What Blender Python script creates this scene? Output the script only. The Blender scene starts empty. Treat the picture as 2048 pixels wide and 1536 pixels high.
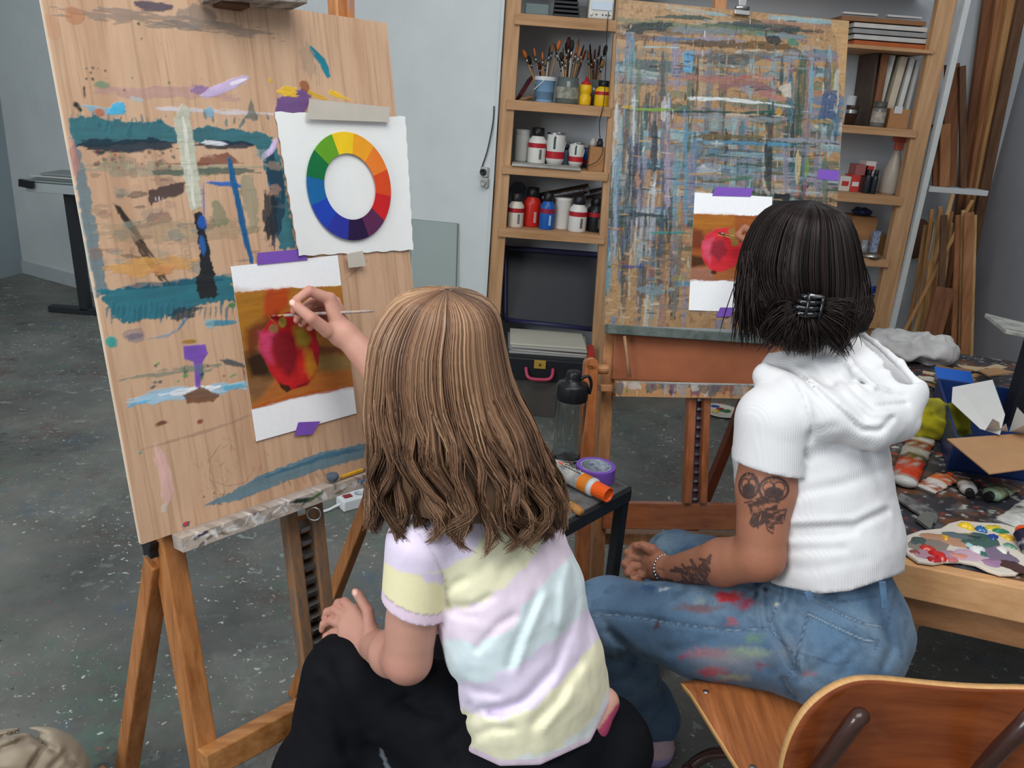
import bpy, bmesh, math, random
import numpy as np
from mathutils import Vector, Matrix
from math import sin, cos, tan, pi, radians, degrees, atan, sqrt
random.seed(7)
S = bpy.context.scene
COL = S.collection
# ---------------------------------------------------------------- camera
F = 1600.0; ROLL = radians(4.3); H = 1.42; PITCH = atan(570.0 / F)
cam_d = bpy.data.cameras.new('camera'); cam = bpy.data.objects.new('camera', cam_d); COL.objects.link(cam)
cam_d.sensor_width = 36; cam_d.lens = 36 * F / 2048; cam_d.clip_start = 0.02; cam_d.clip_end = 60
_R = Vector((1, 0, 0)); _U = Vector((0, sin(PITCH), cos(PITCH))); _Fw = Vector((0, cos(PITCH), -sin(PITCH)))
_xr = _R * cos(ROLL) + _U * sin(ROLL); _yu = -_R * sin(ROLL) + _U * cos(ROLL)
cam.matrix_world = Matrix(((_xr.x, _yu.x, -_Fw.x, 0), (_xr.y, _yu.y, -_Fw.y, 0), (_xr.z, _yu.z, -_Fw.z, H), (0, 0, 0, 1)))
S.camera = cam
# ---------------------------------------------------------------- world, light, exposure
w = bpy.data.worlds.new('world'); S.world = w; w.use_nodes = True
w.node_tree.nodes['Background'].inputs[0].default_value = (0.80, 0.90, 1.0, 1)
w.node_tree.nodes['Background'].inputs[1].default_value = 0.34
def area(name, loc, target, sx, sy, power, col):
    l = bpy.data.lights.new(name, 'AREA'); l.shape = 'RECTANGLE'; l.size = sx; l.size_y = sy; l.energy = power; l.color = col
    o = bpy.data.objects.new(name, l); COL.objects.link(o); o.location = loc
    o.rotation_euler = (Vector(target) - Vector(loc)).to_track_quat('-Z', 'Y').to_euler(); return o
area('roof_window_light', (0.3, 0.1, 3.5), (0.3, 1.6, 0.4), 2.6, 1.6, 52, (1.0, 0.98, 0.95))
area('side_window_light', (-2.6, -1.2, 2.3), (0.1, 1.6, 0.6), 1.5, 1.5, 62, (0.93, 0.97, 1.0))
S.view_settings.view_transform = 'Standard'; S.view_settings.look = 'None'; S.view_settings.gamma = 1
S.view_settings.use_curve_mapping = False; S.view_settings.exposure = 0.43
# ---------------------------------------------------------------- photo geometry helpers
def ray(px, py):
    u = (px - 1024) / F; v = (768 - py) / F; c, s = cos(ROLL), sin(ROLL)
    r = u * c - v * s; t = u * s + v * c
    return Vector((r, cos(PITCH) + t * sin(PITCH), -sin(PITCH) + t * cos(PITCH)))
CAM = Vector((0, 0, H))
def WZ(px, py, z): d = ray(px, py); return CAM + d * ((z - H) / d.z)
def WY(px, py, y): d = ray(px, py); return CAM + d * (y / d.y)
def WP(px, py, o, n): d = ray(px, py); return CAM + d * ((o - CAM).dot(n) / d.dot(n))
def proj(P):
    P = np.asarray(P, dtype=float); x, y, z = P[..., 0], P[..., 1], P[..., 2] - H
    wd = y * cos(PITCH) - z * sin(PITCH); wd = np.where(wd < .05, .05, wd)
    t = (y * sin(PITCH) + z * cos(PITCH)) / wd; r = x / wd
    return 1024 + (r * cos(ROLL) + t * sin(ROLL)) * F, 768 - (-r * sin(ROLL) + t * cos(ROLL)) * F
def lin(h):
    if isinstance(h, str): h = [int(h[i:i + 2], 16) / 255 for i in (0, 2, 4)]
    return tuple(c / 12.92 if c <= .04045 else ((c + .055) / 1.055) ** 2.4 for c in h)
# ---------------------------------------------------------------- noise on arrays
def _h(ix, iy, iz, seed):
    n = (ix * 374761393 + iy * 668265263 + iz * 2147483647 + seed * 974634541) & 0x7fffffff
    n = ((n ^ (n >> 13)) * 1274126177) & 0x7fffffff
    return ((n ^ (n >> 16)) & 0xffff) / 65535.0
def vnoise(P, scale, seed=0):
    P = np.asarray(P, dtype=float) * scale
    i = np.floor(P).astype(np.int64); f = P - i; f = f * f * (3 - 2 * f); r = 0
    for dx in (0, 1):
        for dy in (0, 1):
            for dz in (0, 1):
                wt = (f[..., 0] if dx else 1 - f[..., 0]) * (f[..., 1] if dy else 1 - f[..., 1]) * (f[..., 2] if dz else 1 - f[..., 2])
                r = r + wt * _h(i[..., 0] + dx, i[..., 1] + dy, i[..., 2] + dz, seed)
    return r
_ROT = np.array(Matrix.Rotation(.7, 3, 'X') @ Matrix.Rotation(.9, 3, 'Z') @ Matrix.Rotation(.5, 3, 'Y'))
def fbm(P, scale, seed=0, o=3):
    r = 0; a = .5
    P = np.asarray(P, dtype=float)
    for k in range(o): P = P @ _ROT; r = r + a * vnoise(P, scale * 2 ** k, seed + k); a *= .5
    return r / (1 - .5 ** o)
# ---------------------------------------------------------------- materials
MATS = {}
def M(name, col, rough=.55, metal=0, var=0.0, vs=15, bump=0, bs=150, coat=0, trans=0, attr=False, spec=.4, grain=None, dark=None, stretch=(1, 1, 1), ior=1.45, alpha=1, sheen=0, aniso=0):
    if name in MATS: return MATS[name]
    m = bpy.data.materials.new(name); m.use_nodes = True; nt = m.node_tree; N = nt.nodes; L = nt.links; b = N['Principled BSDF']
    c = lin(col) if isinstance(col, str) else col
    b.inputs['Base Color'].default_value = (*c, 1); b.inputs['Roughness'].default_value = rough; b.inputs['Metallic'].default_value = metal
    b.inputs['Specular IOR Level'].default_value = spec; b.inputs['Coat Weight'].default_value = coat; b.inputs['Transmission Weight'].default_value = trans
    b.inputs['IOR'].default_value = ior; b.inputs['Alpha'].default_value = alpha; b.inputs['Sheen Weight'].default_value = sheen; b.inputs['Anisotropic'].default_value = aniso
    tc = N.new('ShaderNodeTexCoord'); mp = N.new('ShaderNodeMapping'); L.new(tc.outputs['Object'], mp.inputs[0]); mp.inputs['Scale'].default_value = stretch
    src = None
    if attr:
        a = N.new('ShaderNodeAttribute'); a.attribute_name = 'Col'; src = a.outputs['Color']
    if var or grain or dark:
        n = N.new('ShaderNodeTexNoise'); n.inputs['Scale'].default_value = vs; n.inputs['Detail'].default_value = 6; n.inputs['Roughness'].default_value = .6
        L.new(mp.outputs[0], n.inputs['Vector'])
        r = N.new('ShaderNodeValToRGB'); L.new(n.outputs['Fac'], r.inputs[0]); r.color_ramp.elements[0].position = .3; r.color_ramp.elements[1].position = .7
        if src is None:
            d = (lin(dark) if isinstance(dark, str) else dark) if dark else tuple(x * (1 - var) for x in c)
            hi = c if dark else tuple(min(1, x * (1 + var)) for x in c)
            r.color_ramp.elements[0].color = (*d, 1); r.color_ramp.elements[1].color = (*hi, 1); src = r.outputs[0]
        else:
            r.color_ramp.elements[0].color = (1 - var,) * 3 + (1,); r.color_ramp.elements[1].color = (1 + var * .5,) * 3 + (1,)
            mx = N.new('ShaderNodeMix'); mx.data_type = 'RGBA'; mx.blend_type = 'MULTIPLY'; mx.inputs[0].default_value = 1
            L.new(src, mx.inputs[6]); L.new(r.outputs[0], mx.inputs[7]); src = mx.outputs[2]
    if src is not None: L.new(src, b.inputs['Base Color'])
    if bump:
        n2 = N.new('ShaderNodeTexNoise'); n2.inputs['Scale'].default_value = bs; n2.inputs['Detail'].default_value = 5; L.new(mp.outputs[0], n2.inputs['Vector'])
        bp = N.new('ShaderNodeBump'); bp.inputs['Strength'].default_value = bump; bp.inputs['Distance'].default_value = .002
        L.new(n2.outputs['Fac'], bp.inputs['Height']); L.new(bp.outputs[0], b.inputs['Normal'])
    MATS[name] = m; return m
def wood(name, light, dark, axis=2, vs=10, rough=.5, coat=0.0):
    st = [9, 9, 9]; st[axis] = .7
    return M(name, light, rough=rough, dark=dark, vs=vs, stretch=tuple(st), bump=.12, bs=30, coat=coat)
# ---------------------------------------------------------------- mesh builder
ORG = {}
class MB:
    def __init__(s): s.v = []; s.f = []; s.mi = []; s.m = 0
    def add(s, vs, fs):
        o = len(s.v); s.v += [Vector(v) for v in vs]; s.f += [[i + o for i in f] for f in fs]; s.mi += [s.m] * len(fs); return s
    def hexa(s, c): return s.add(c, [(0, 3, 2, 1), (4, 5, 6, 7), (0, 1, 5, 4), (1, 2, 6, 5), (2, 3, 7, 6), (3, 0, 4, 7)])
    def box(s, c, sz, ax=None):
        c = Vector(c); X, Y, Z = ax or (Vector((1, 0, 0)), Vector((0, 1, 0)), Vector((0, 0, 1)))
        X = X * sz[0] / 2; Y = Y * sz[1] / 2; Z = Z * sz[2] / 2
        return s.hexa([c - X - Y - Z, c + X - Y - Z, c + X + Y - Z, c - X + Y - Z, c - X - Y + Z, c + X - Y + Z, c + X + Y + Z, c - X + Y + Z])
    def beam(s, a, b, wdt, th, side):
        a = Vector(a); b = Vector(b); d = (b - a).normalized(); X = Vector(side); X = (X - d * X.dot(d)).normalized(); Y = d.cross(X)
        X = X * wdt / 2; Y = Y * th / 2
        return s.hexa([a - X - Y, a + X - Y, a + X + Y, a - X + Y, b - X - Y, b + X - Y, b + X + Y, b - X + Y])
    def tube(s, pts, r, n=8, caps=True, closed=False):
        pts = [Vector(p) for p in pts]; k = len(pts); rs = r if isinstance(r, (list, tuple)) else [r] * k
        o = len(s.v); up = None; vs = []
        for i, p in enumerate(pts):
            if closed: t = pts[(i + 1) % k] - pts[i - 1]
            else: t = pts[min(i + 1, k - 1)] - pts[max(i - 1, 0)]
            t.normalize()
            if up is None: up = t.orthogonal().normalized()
            up = (up - t * up.dot(t)).normalized(); q = t.cross(up)
            vs += [p + (up * cos(2 * pi * j / n) + q * sin(2 * pi * j / n)) * rs[i] for j in range(n)]
        fs = [(i * n + j, i * n + (j + 1) % n, ((i + 1) % k) * n + (j + 1) % n, ((i + 1) % k) * n + j) for i in range(k if closed else k - 1) for j in range(n)]
        if caps and not closed: fs += [tuple(range(n))[::-1], tuple(range((k - 1) * n, k * n))]
        return s.add(vs, fs)
    def lathe(s, prof, n=20, o=(0, 0, 0), ax=(0, 0, 1), caps=True):
        o = Vector(o); ax = Vector(ax).normalized(); X = Vector((1, 0, 0)) if abs(ax.x) < .9 else Vector((0, 1, 0)); X = (X - ax * X.dot(ax)).normalized(); Y = ax.cross(X)
        vs = [o + ax * z + (X * cos(2 * pi * j / n) + Y * sin(2 * pi * j / n)) * r for r, z in prof for j in range(n)]
        k = len(prof); fs = [(i * n + j, i * n + (j + 1) % n, (i + 1) * n + (j + 1) % n, (i + 1) * n + j) for i in range(k - 1) for j in range(n)]
        if caps: fs += [tuple(range(n))[::-1], tuple(range((k - 1) * n, k * n))]
        return s.add(vs, fs)
    def prism(s, poly, off):
        off = Vector(off); n = len(poly); p = [Vector(q) for q in poly]
        return s.add(p + [q + off for q in p], [tuple(range(n))[::-1], tuple(range(n, 2 * n))] + [(i, (i + 1) % n, n + (i + 1) % n, n + i) for i in range(n)])
    def build(s, name, mat, parent=None, bevel=0, smooth=False, label=None, cat=None, group=None, kind=None, org=None, sub=0):
        if parent is not None and org is None: org = ORG[parent.name]
        if org is None:
            A = np.array([tuple(v) for v in s.v]); lo = A.min(0); hi = A.max(0); org = Vector(((lo[0] + hi[0]) / 2, (lo[1] + hi[1]) / 2, lo[2]))
        org = Vector(org); me = bpy.data.meshes.new(name)
        me.from_pydata([tuple(v - org) for v in s.v], [], s.f)
        for m in (mat if isinstance(mat, list) else [mat]): me.materials.append(m)
        if any(s.mi): me.polygons.foreach_set('material_index', s.mi)
        bm = bmesh.new(); bm.from_mesh(me); bmesh.ops.recalc_face_normals(bm, faces=bm.faces); bm.to_mesh(me); bm.free()
        o = bpy.data.objects.new(name, me); COL.objects.link(o)
        if parent is not None: o.parent = parent; o.location = org - ORG[parent.name]
        else: o.location = org
        ORG[o.name] = org
        if smooth: me.polygons.foreach_set('use_smooth', [True] * len(me.polygons))
        if bevel:
            b = o.modifiers.new('bevel', 'BEVEL'); b.width = bevel; b.segments = 2; b.limit_method = 'ANGLE'
        if sub:
            b = o.modifiers.new('sub', 'SUBSURF'); b.levels = sub; b.render_levels = sub
        return tag(o, label, cat, group, kind)
def tag(o, label=None, cat=None, group=None, kind=None):
    if label: o['label'] = label
    if cat: o['category'] = cat
    if group: o['group'] = group
    if kind: o['kind'] = kind
    return o
def thing(name, loc, label, cat, group=None, kind=None):
    o = bpy.data.objects.new(name, None); COL.objects.link(o); o.location = loc; o.empty_display_size = .05; ORG[o.name] = Vector(loc)
    return tag(o, label, cat, group, kind)
def dup(root, loc, rot=None, scale=None, label=None, group=None):
    r = root.copy(); COL.objects.link(r); r.location = loc; ORG[r.name] = Vector(loc)
    if rot is not None: r.rotation_euler = rot
    if scale is not None: r.scale = scale
    if label: r['label'] = label
    if group: r['group'] = group
    for ch in root.children:
        c = ch.copy(); COL.objects.link(c); c.parent = r
        for g in ch.children:
            d = g.copy(); COL.objects.link(d); d.parent = c
    return r
def colmesh(name, V, Fc, C, mat, parent=None, smooth=True, org=None, **kw):
    """numpy mesh with a colour attribute"""
    if parent is not None and org is None: org = ORG[parent.name]
    if org is None: lo = V.min(0); hi = V.max(0); org = Vector(((lo[0] + hi[0]) / 2, (lo[1] + hi[1]) / 2, lo[2]))
    org = Vector(org); V = V - np.array(org); me = bpy.data.meshes.new(name); nf, k = Fc.shape
    me.vertices.add(len(V)); me.vertices.foreach_set('co', V.astype(np.float32).ravel())
    me.loops.add(nf * k); me.loops.foreach_set('vertex_index', Fc.astype(np.int32).ravel())
    me.polygons.add(nf); me.polygons.foreach_set('loop_start', np.arange(nf, dtype=np.int32) * k)
    try: me.polygons.foreach_set('loop_total', np.full(nf, k, dtype=np.int32))
    except Exception: pass
    me.polygons.foreach_set('use_smooth', np.full(nf, smooth))
    me.update(calc_edges=True)
    if C is not None:
        at = me.color_attributes.new('Col', 'FLOAT_COLOR', 'POINT')
        at.data.foreach_set('color', np.concatenate([C, np.ones((len(C), 1))], 1).astype(np.float32).ravel())
    me.materials.append(mat); o = bpy.data.objects.new(name, me); COL.objects.link(o)
    if parent is not None: o.parent = parent; o.location = org - ORG[parent.name]
    else: o.location = org
    ORG[o.name] = org
    return tag(o, **kw)
def L3(c): return np.array(lin(c))
# ---------------------------------------------------------------- painting canvas (a fine grid with one colour for each vertex)
class Canvas:
    def __init__(s, w, h, nx, ny, base):
        s.w, s.h = w, h; s.nx, s.ny = nx, ny
        u, v = np.meshgrid(np.linspace(0, w, nx), np.linspace(0, h, ny)); s.P = np.stack([u, v, u * 0], -1)
        s.C = np.tile(L3(base), (ny, nx, 1)); s.Z = np.zeros((ny, nx)); s.k = 0
    def mix(s, a, col, z=0, sl=None):
        sl = sl or (slice(None), slice(None))
        a = np.clip(a, 0, 1)[..., None]; col = L3(col) if not isinstance(col, np.ndarray) else col
        s.C[sl] = s.C[sl] * (1 - a) + col * a; s.Z[sl] = s.Z[sl] + z * a[..., 0]
    def crop(s, pts, m):
        p = np.array(pts, dtype=float).reshape(-1, 2); lo = p.min(0) - m; hi = p.max(0) + m; dx = s.w / (s.nx - 1); dy = s.h / (s.ny - 1)
        f = lambda x, n: int(min(max(x, 0), n))
        return (slice(f(lo[1] / dy, s.ny), f(hi[1] / dy + 2, s.ny)), slice(f(lo[0] / dx, s.nx), f(hi[0] / dx + 2, s.nx)))
    def stroke(s, pts, wd, col, a=1, edge=.25, ns=90, dry=0, z=0.0003, taper=False, streak=None):
        s.k += 17; sl = s.crop(pts, wd * (.5 + edge) + .003); P = s.P[sl]
        if P.size == 0: return s
        best = np.full(P.shape[:2], 9.); T = np.zeros(P.shape[:2]); n = len(pts) - 1
        A = np.array(pts[0]); B = np.array(pts[-1]); dd = (B - A) / max(1e-9, np.linalg.norm(B - A))
        al = P[..., 0] * dd[0] + P[..., 1] * dd[1]; ac = -P[..., 0] * dd[1] + P[..., 1] * dd[0]
        nz = fbm(np.stack([al * .12, ac, al * 0], -1), 260, s.k + 5, 3)
        wob = (fbm(np.stack([al * .35, ac, al * 0], -1), ns * 1.6, s.k) - .5) * wd * edge * 1.6
        for i in range(n):
            A = np.array([*pts[i], 0.]); B = np.array([*pts[i + 1], 0.]); ab = B - A
            t = np.clip(((P - A) @ ab) / max(1e-9, ab @ ab), 0, 1); d = np.linalg.norm(P - A - t[..., None] * ab, axis=-1)
            m = d < best; best = np.where(m, d, best); T = np.where(m, (i + t) / n, T)
        ww = wd / 2 * (1 if not taper else (1 - .8 * T))
        endt = np.clip(np.abs(T - .5) * 2 - .55, 0, .45) / .45
        mk = np.clip((ww - best + wob - endt * (1.15 - nz * 1.5).clip(0, 1) * wd * edge * 2.2) / (.0016), 0, 1) * a
        if dry: mk = mk * np.clip((nz - dry * .75) / .12, 0, 1)
        cc = (L3(col) if not isinstance(col, np.ndarray) else col) * (1 + .55 * (nz[..., None] - .5))
        s.mix(mk, cc, z, sl); return s
    def blob(s, c, rx, ry, col, a=1, edge=.5, ns=60, z=.0003, soft=.0016, rot=0):
        s.k += 13; sl = s.crop([c], max(rx, ry) * (1 + edge) + .002); P = s.P[sl]
        if P.size == 0: return s
        d = P[..., :2] - np.array(c); cr, sr = cos(rot), sin(rot)
        x = d[..., 0] * cr + d[..., 1] * sr; y = -d[..., 0] * sr + d[..., 1] * cr
        q = np.sqrt((x / rx) ** 2 + (y / ry) ** 2) + (fbm(P, ns, s.k) - .5) * 2 * edge
        s.mix(np.clip((1 - q) * min(rx, ry) / soft, 0, 1) * a, col, z, sl); return s
    def poly(s, pts, col, a=1, edge=.004, ns=120, soft=.0016, z=.0003, dry=0, ang=0.):
        s.k += 11; sl = s.crop(pts, edge + soft + .002); P0 = s.P[sl]
        if P0.size == 0: return s
        P = P0[..., :2] + np.stack([fbm(P0, ns, s.k) - .5, fbm(P0, ns, s.k + 3) - .5], -1) * 2 * edge
        ins = np.zeros(P.shape[:2], bool); dist = np.full(P.shape[:2], 9.); n = len(pts)
        for i in range(n):
            x1, y1 = pts[i]; x2, y2 = pts[(i + 1) % n]
            c = (y1 > P[..., 1]) != (y2 > P[..., 1]); xi = (x2 - x1) * (P[..., 1] - y1) / ((y2 - y1) or 1e-9) + x1
            ins ^= c & (P[..., 0] < xi)
            ab = np.array([x2 - x1, y2 - y1]); t = np.clip(((P - np.array([x1, y1])) @ ab) / max(1e-12, ab @ ab), 0, 1)
            dist = np.minimum(dist, np.linalg.norm(P - np.array([x1, y1]) - t[..., None] * ab, axis=-1))
        mk = np.clip(np.where(ins, dist, -dist) / soft + .5, 0, 1) * a; al = P0[..., 0] * cos(ang) + P0[..., 1] * sin(ang); ac = -P0[..., 0] * sin(ang) + P0[..., 1] * cos(ang)
        nz = fbm(np.stack([al * .1, ac, al * 0], -1), 220, s.k + 5, 3)
        if dry: mk = mk * np.clip((nz - dry * .75) / .12, 0, 1)
        s.mix(mk, (L3(col) if not isinstance(col, np.ndarray) else col) * (1 + .5 * (nz[..., None] - .5)), z, sl); return s
    def mesh(s, name, o, U, V, N, th, mat, parent=None, **kw):
        s.Z = np.clip(s.Z, -.001, .002); ny, nx = s.ny, s.nx; o = np.array(o); U = np.array(U); V = np.array(V); N = np.array(N)
        A = (o + s.P[..., :1] * U + s.P[..., 1:2] * V + s.Z[..., None] * N).reshape(-1, 3)
        i = np.arange(nx * ny).reshape(ny, nx)
        f = np.stack([i[:-1, :-1], i[:-1, 1:], i[1:, 1:], i[1:, :-1]], -1).reshape(-1, 4)
        ring = np.concatenate([i[0, :], i[1:, -1], i[-1, -2::-1], i[-2:0:-1, 0]]); k = len(A)
        Bk = A[ring] - N * th; m = len(ring); j = np.arange(m); jn = (j + 1) % m
        sd = np.stack([ring[j], k + j, k + jn, ring[jn]], -1)
        B2 = np.array([o, o + U * s.w, o + U * s.w + V * s.h, o + V * s.h]) - N * th; q = k + m
        bk = np.array([[q, q + 3, q + 2, q + 1]])
        Cc = s.C.reshape(-1, 3); E = np.tile(np.array(kw.pop('edgecol', lin('c9a883'))), (m + 4, 1))
        return colmesh(name, np.concatenate([A, Bk, B2]), np.concatenate([f, sd, bk]), np.concatenate([Cc, E]), mat, parent, smooth=False, **kw)
# ================================================================ setting
def floor_mat():
    m = bpy.data.materials.new('floor_paint'); m.use_nodes = True; nt = m.node_tree; N = nt.nodes; L = nt.links; b = N['Principled BSDF']
    tc = N.new('ShaderNodeTexCoord'); cur = None
    def noise(sc, det=5, rg=.6, off=0, st=(1, 1, 1)):
        mp = N.new('ShaderNodeMapping'); mp.inputs['Location'].default_value = (off, off * .7, 0); mp.inputs['Scale'].default_value = st; L.new(tc.outputs['Object'], mp.inputs[0])
        n = N.new('ShaderNodeTexNoise'); n.inputs['Scale'].default_value = sc; n.inputs['Detail'].default_value = det; n.inputs['Roughness'].default_value = rg; L.new(mp.outputs[0], n.inputs['Vector']); return n.outputs['Fac']
    def ramp(f, a, c):
        r = N.new('ShaderNodeMapRange'); r.inputs[1].default_value = a; r.inputs[2].default_value = c; L.new(f, r.inputs[0]); return r.outputs[0]
    r = N.new('ShaderNodeValToRGB'); L.new(noise(2.2, 8, .65), r.inputs[0]); e = r.color_ramp.elements
    e[0].position = .3; e[0].color = (*lin('525450'), 1); e[1].position = .7; e[1].color = (*lin('7f7f78'), 1); cur = r.outputs[0]
    def over(fac, col):
        nonlocal cur
        mx = N.new('ShaderNodeMix'); mx.data_type = 'RGBA'; L.new(fac, mx.inputs[0]); L.new(cur, mx.inputs[6]); mx.inputs[7].default_value = (*lin(col), 1); cur = mx.outputs[2]
    def mul(a, b_):
        k = N.new('ShaderNodeMath'); k.operation = 'MULTIPLY'; L.new(a, k.inputs[0]); (L.new(b_, k.inputs[1]) if not isinstance(b_, float) else setattr(k.inputs[1], 'default_value', b_)); return k.outputs[0]
    for (sc, col, lo, hi, off, am) in ((3.1, '56725f', .52, .68, 3, .8), (2.6, '664a48', .54, .7, 11, .85), (2.9, '52667a', .55, .7, 23, .75), (1.3, '94948c', .52, .72, 31, .6), (5.2, '2c2e2c', .58, .7, 37, .7)):
        over(mul(mul(ramp(noise(sc, 6, .7, off), lo, hi), ramp(noise(sc * 6, 4, .7, off + 5), .4, .6)), am), col)
    for (sc, col, lo, off, am, msk) in ((46, 'c9c9c2', .645, 41, .85, 2.), (95, 'd8d6cc', .67, 47, .8, 3.), (24, '9aa6a0', .63, 53, .7, 1.5), (14, 'b4b6ae', .66, 83, .55, 1.2), (38, '6f8f6e', .68, 59, .8, 2.2), (42, '9c5a58', .69, 61, .8, 1.8), (36, '5c7f93', .69, 67, .8, 2.4), (60, '1e1f1e', .66, 71, .8, 2.)):
        over(mul(mul(ramp(noise(sc, 3, .6, off), lo, lo + .03), ramp(noise(msk, 2, .5, off + 9), .45, .6)), am), col)
    L.new(cur, b.inputs['Base Color']); rr = N.new('ShaderNodeMapRange'); L.new(noise(6, 5), rr.inputs[0]); rr.inputs[3].default_value = .35; rr.inputs[4].default_value = .75; L.new(rr.outputs[0], b.inputs['Roughness'])
    b.inputs['Specular IOR Level'].default_value = .3
    bp = N.new('ShaderNodeBump'); bp.inputs['Strength'].default_value = .15; L.new(noise(70, 4), bp.inputs['Height']); L.new(bp.outputs[0], b.inputs['Normal'])
    return m
MB().box((-.6, 2.4, -.05), (7.4, 7.6, .1)).build('floor', floor_mat(), kind='structure')
wallw = M('wall_white', 'ced2d1', .8, var=.05, vs=4, bump=.15, bs=40)
wallg = M('wall_left_paint', '96a3a8', .8, var=.05, vs=3, bump=.1, bs=40)
CN = WZ(48, 545, 0); YS = 3.75; SL = WY(987, 300, YS)        # far corner, end of the back wall at the shelf
def wall(name, a, b, z1, mat, th=.1, side=1):
    a = Vector((a[0], a[1], 0)); b = Vector((b[0], b[1], 0)); d = (b - a).normalized(); n = Vector((-d.y, d.x, 0)) * side
    return MB().prism([a, b, b + n * th, a + n * th], (0, 0, z1)).build(name, mat, kind='structure')
dB = Vector((SL.x - CN.x, SL.y - CN.y, 0)).normalized(); nB = Vector((dB.y, -dB.x, 0))
MB().prism([Vector((CN.x, CN.y, 0)), Vector((SL.x, SL.y, 0)), Vector((SL.x, YS + .42, 0)), Vector((CN.x, CN.y, 0)) - nB * .1], (0, 0, 3.0)).build('wall_back', wallw, kind='structure')
wall('wall_left', (-3.9, 3.0), CN, 3.0, wallg)
XR = WY(1974, 400, YS + .32).x
wall('wall_shelf', (SL.x, YS + .32), (XR + .1, YS + .32), 3.0, M('shelf_wall', 'c6ccd0', .8, var=.05, vs=4))
wall('wall_right', (XR, YS + .32), (XR, -.4), 3.0, M('wall_grey_paint', '96969b', .75, var=.08, vs=3, bump=.1, bs=40))
dB = Vector((SL.x - CN.x, SL.y - CN.y, 0)).normalized(); nB = Vector((dB.y, -dB.x, 0))
MB().prism([CN, CN + dB * 4.0, CN + dB * 4.0 + nB * .015, CN + nB * .015], (0, 0, .09)).build('baseboard_back', M('base_white', 'b4babb', .6, var=.04), kind='structure')
# panel joints of the white partition wall, proud battens
def onwall(px, py, off=.0): return WP(px, py, CN + nB * off, nB)
# ================================================================ board frames
class Frame:
    def __init__(s, o, u, up):
        s.o = Vector(o); s.u = Vector(u).normalized(); up = Vector(up); s.v = (up - s.u * up.dot(s.u)).normalized(); s.n = s.u.cross(s.v)
    def at(s, px, py, off=0): return WP(px, py, s.o + s.n * off, s.n)
    def uv(s, px, py, off=0): p = s.at(px, py, off) - s.o; return (p.dot(s.u), p.dot(s.v))
    def P(s, a, b, c=0): return s.o + s.u * a + s.v * b + s.n * c
    def ax(s): return (s.u, s.v, s.n)
B1 = Frame(WZ(284, 1089, .71), (.658, .753, 0), (-.148, .129, .98))
u2 = Vector((.987, .161, 0)).normalized()
B2 = Frame(WY(1205, 650, 2.05), u2, Vector((0, .262, .965)))
pine = wood('easel_beech', 'c0824f', '8f5526', 2, vs=6, rough=.42, coat=.15)
pine_x = wood('easel_beech_cross', 'b9824f', '8a5528', 0, vs=6, rough=.42, coat=.15)
dust = M('easel_painty', 'a8764a', .6, dark='6c665f', vs=22, stretch=(5, 5, .8), bump=.2, bs=60)
ledge_m = M('ledge_paint_layers', 'c9c2ba', .6, dark='4a4644', vs=34, stretch=(1, 1, 1), bump=.6, bs=80)
steel = M('steel', 'a8a8a6', .3, 1); blackp = M('black_plastic', '141518', .35); blackm = M('black_metal', '202226', .5, var=.3)
# ---------------------------------------------------------------- easel by the child
e1 = thing('easel', Vector((-.55, 1.45, 0)), 'beech studio easel holding the plywood board with the colour wheel sheet', 'easel')
def ext(a, b, z):    # continue the line a-b down to height z
    return a + (b - a) * ((z - a.z) / (b.z - a.z))
BK = -.045
def leg_on(fr, p0, p1, off, wd, th, root, mat, name='leg', top=None, z=0.0):
    a = fr.at(*p0, off); b = fr.at(*p1, off); b = ext(a, b, z) if z is not None else b
    if top: a = a + (a - b).normalized() * top
    return MB().beam(a, b, wd, th, fr.u).build(name, mat, root, bevel=.003)
l1 = leg_on(B1, (335, 1085), (412, 1536), -.0385, .036, .05, e1, [pine], top=.35)
# painted rear-rail and front rail of the middle slide, ratchet teeth between them
ra = leg_on(B1, (577, 1030), (622, 1400), -.026, .026, .026, e1, dust, 'slide_rail', top=.05, z=.24)
rb = leg_on(B1, (628, 1015), (662, 1330), -.026, .026, .026, e1, dust, 'slide_rail', top=.05, z=.26)
p0 = B1.at(602, 1030, -.039); p1 = ext(p0, B1.at(643, 1370, -.039), .27)
slb = MB().beam(p0, p1, .03, .006, B1.u).build('slide_back', pine, e1)
for k in range(14):
    c = p0.lerp(p1, (k + .6) / 14.3); MB().prism([c - B1.u * .014, c + B1.u * .014, c + B1.u * .014 + B1.n * .018 - B1.v * .012, c - B1.u * .014 + B1.n * .018 - B1.v * .012], B1.v * .008).build('ratchet_tooth', steel, slb)
r_t = B1.at(316, 1120, -.06); r_b = WZ(246, 1590, 0.0)
MB().beam(r_t, r_b, .035, .035, B1.u).build('leg', pine, e1, bevel=.003)
q_t = B1.at(757, 955, -.06); q_b = ext(q_t, q_t + (r_b - r_t), .3); q_b = WY(652, 1225, q_b.y) if False else q_b
a = WY(762, 945, B1.at(762, 945, -.08).y); b = WY(655, 1222, a.y + .02); MB().beam(a, ext(a, b, .0), .026, .03, B1.u).build('leg', pine, e1, bevel=.003)
a = B1.at(425, 1498, .0); b = B1.at(628, 1392, .0); a2 = a.lerp(b, -.1); b2 = a.lerp(b, 1.55)
MB().beam(a2 - B1.v * .02, b2 - B1.v * .02, .05, .035, B1.v).build('cross_bar', pine_x, e1, bevel=.003)
b = WZ(190, 1560, .03); a = l1.location + ORG['easel'] ; a = ext(B1.at(335, 1085, -.0385), B1.at(412, 1536, -.0385), .04)
MB().beam(a, b, .05, .04, (0, 0, 1)).build('foot_bar', pine_x, e1, bevel=.003)
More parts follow.
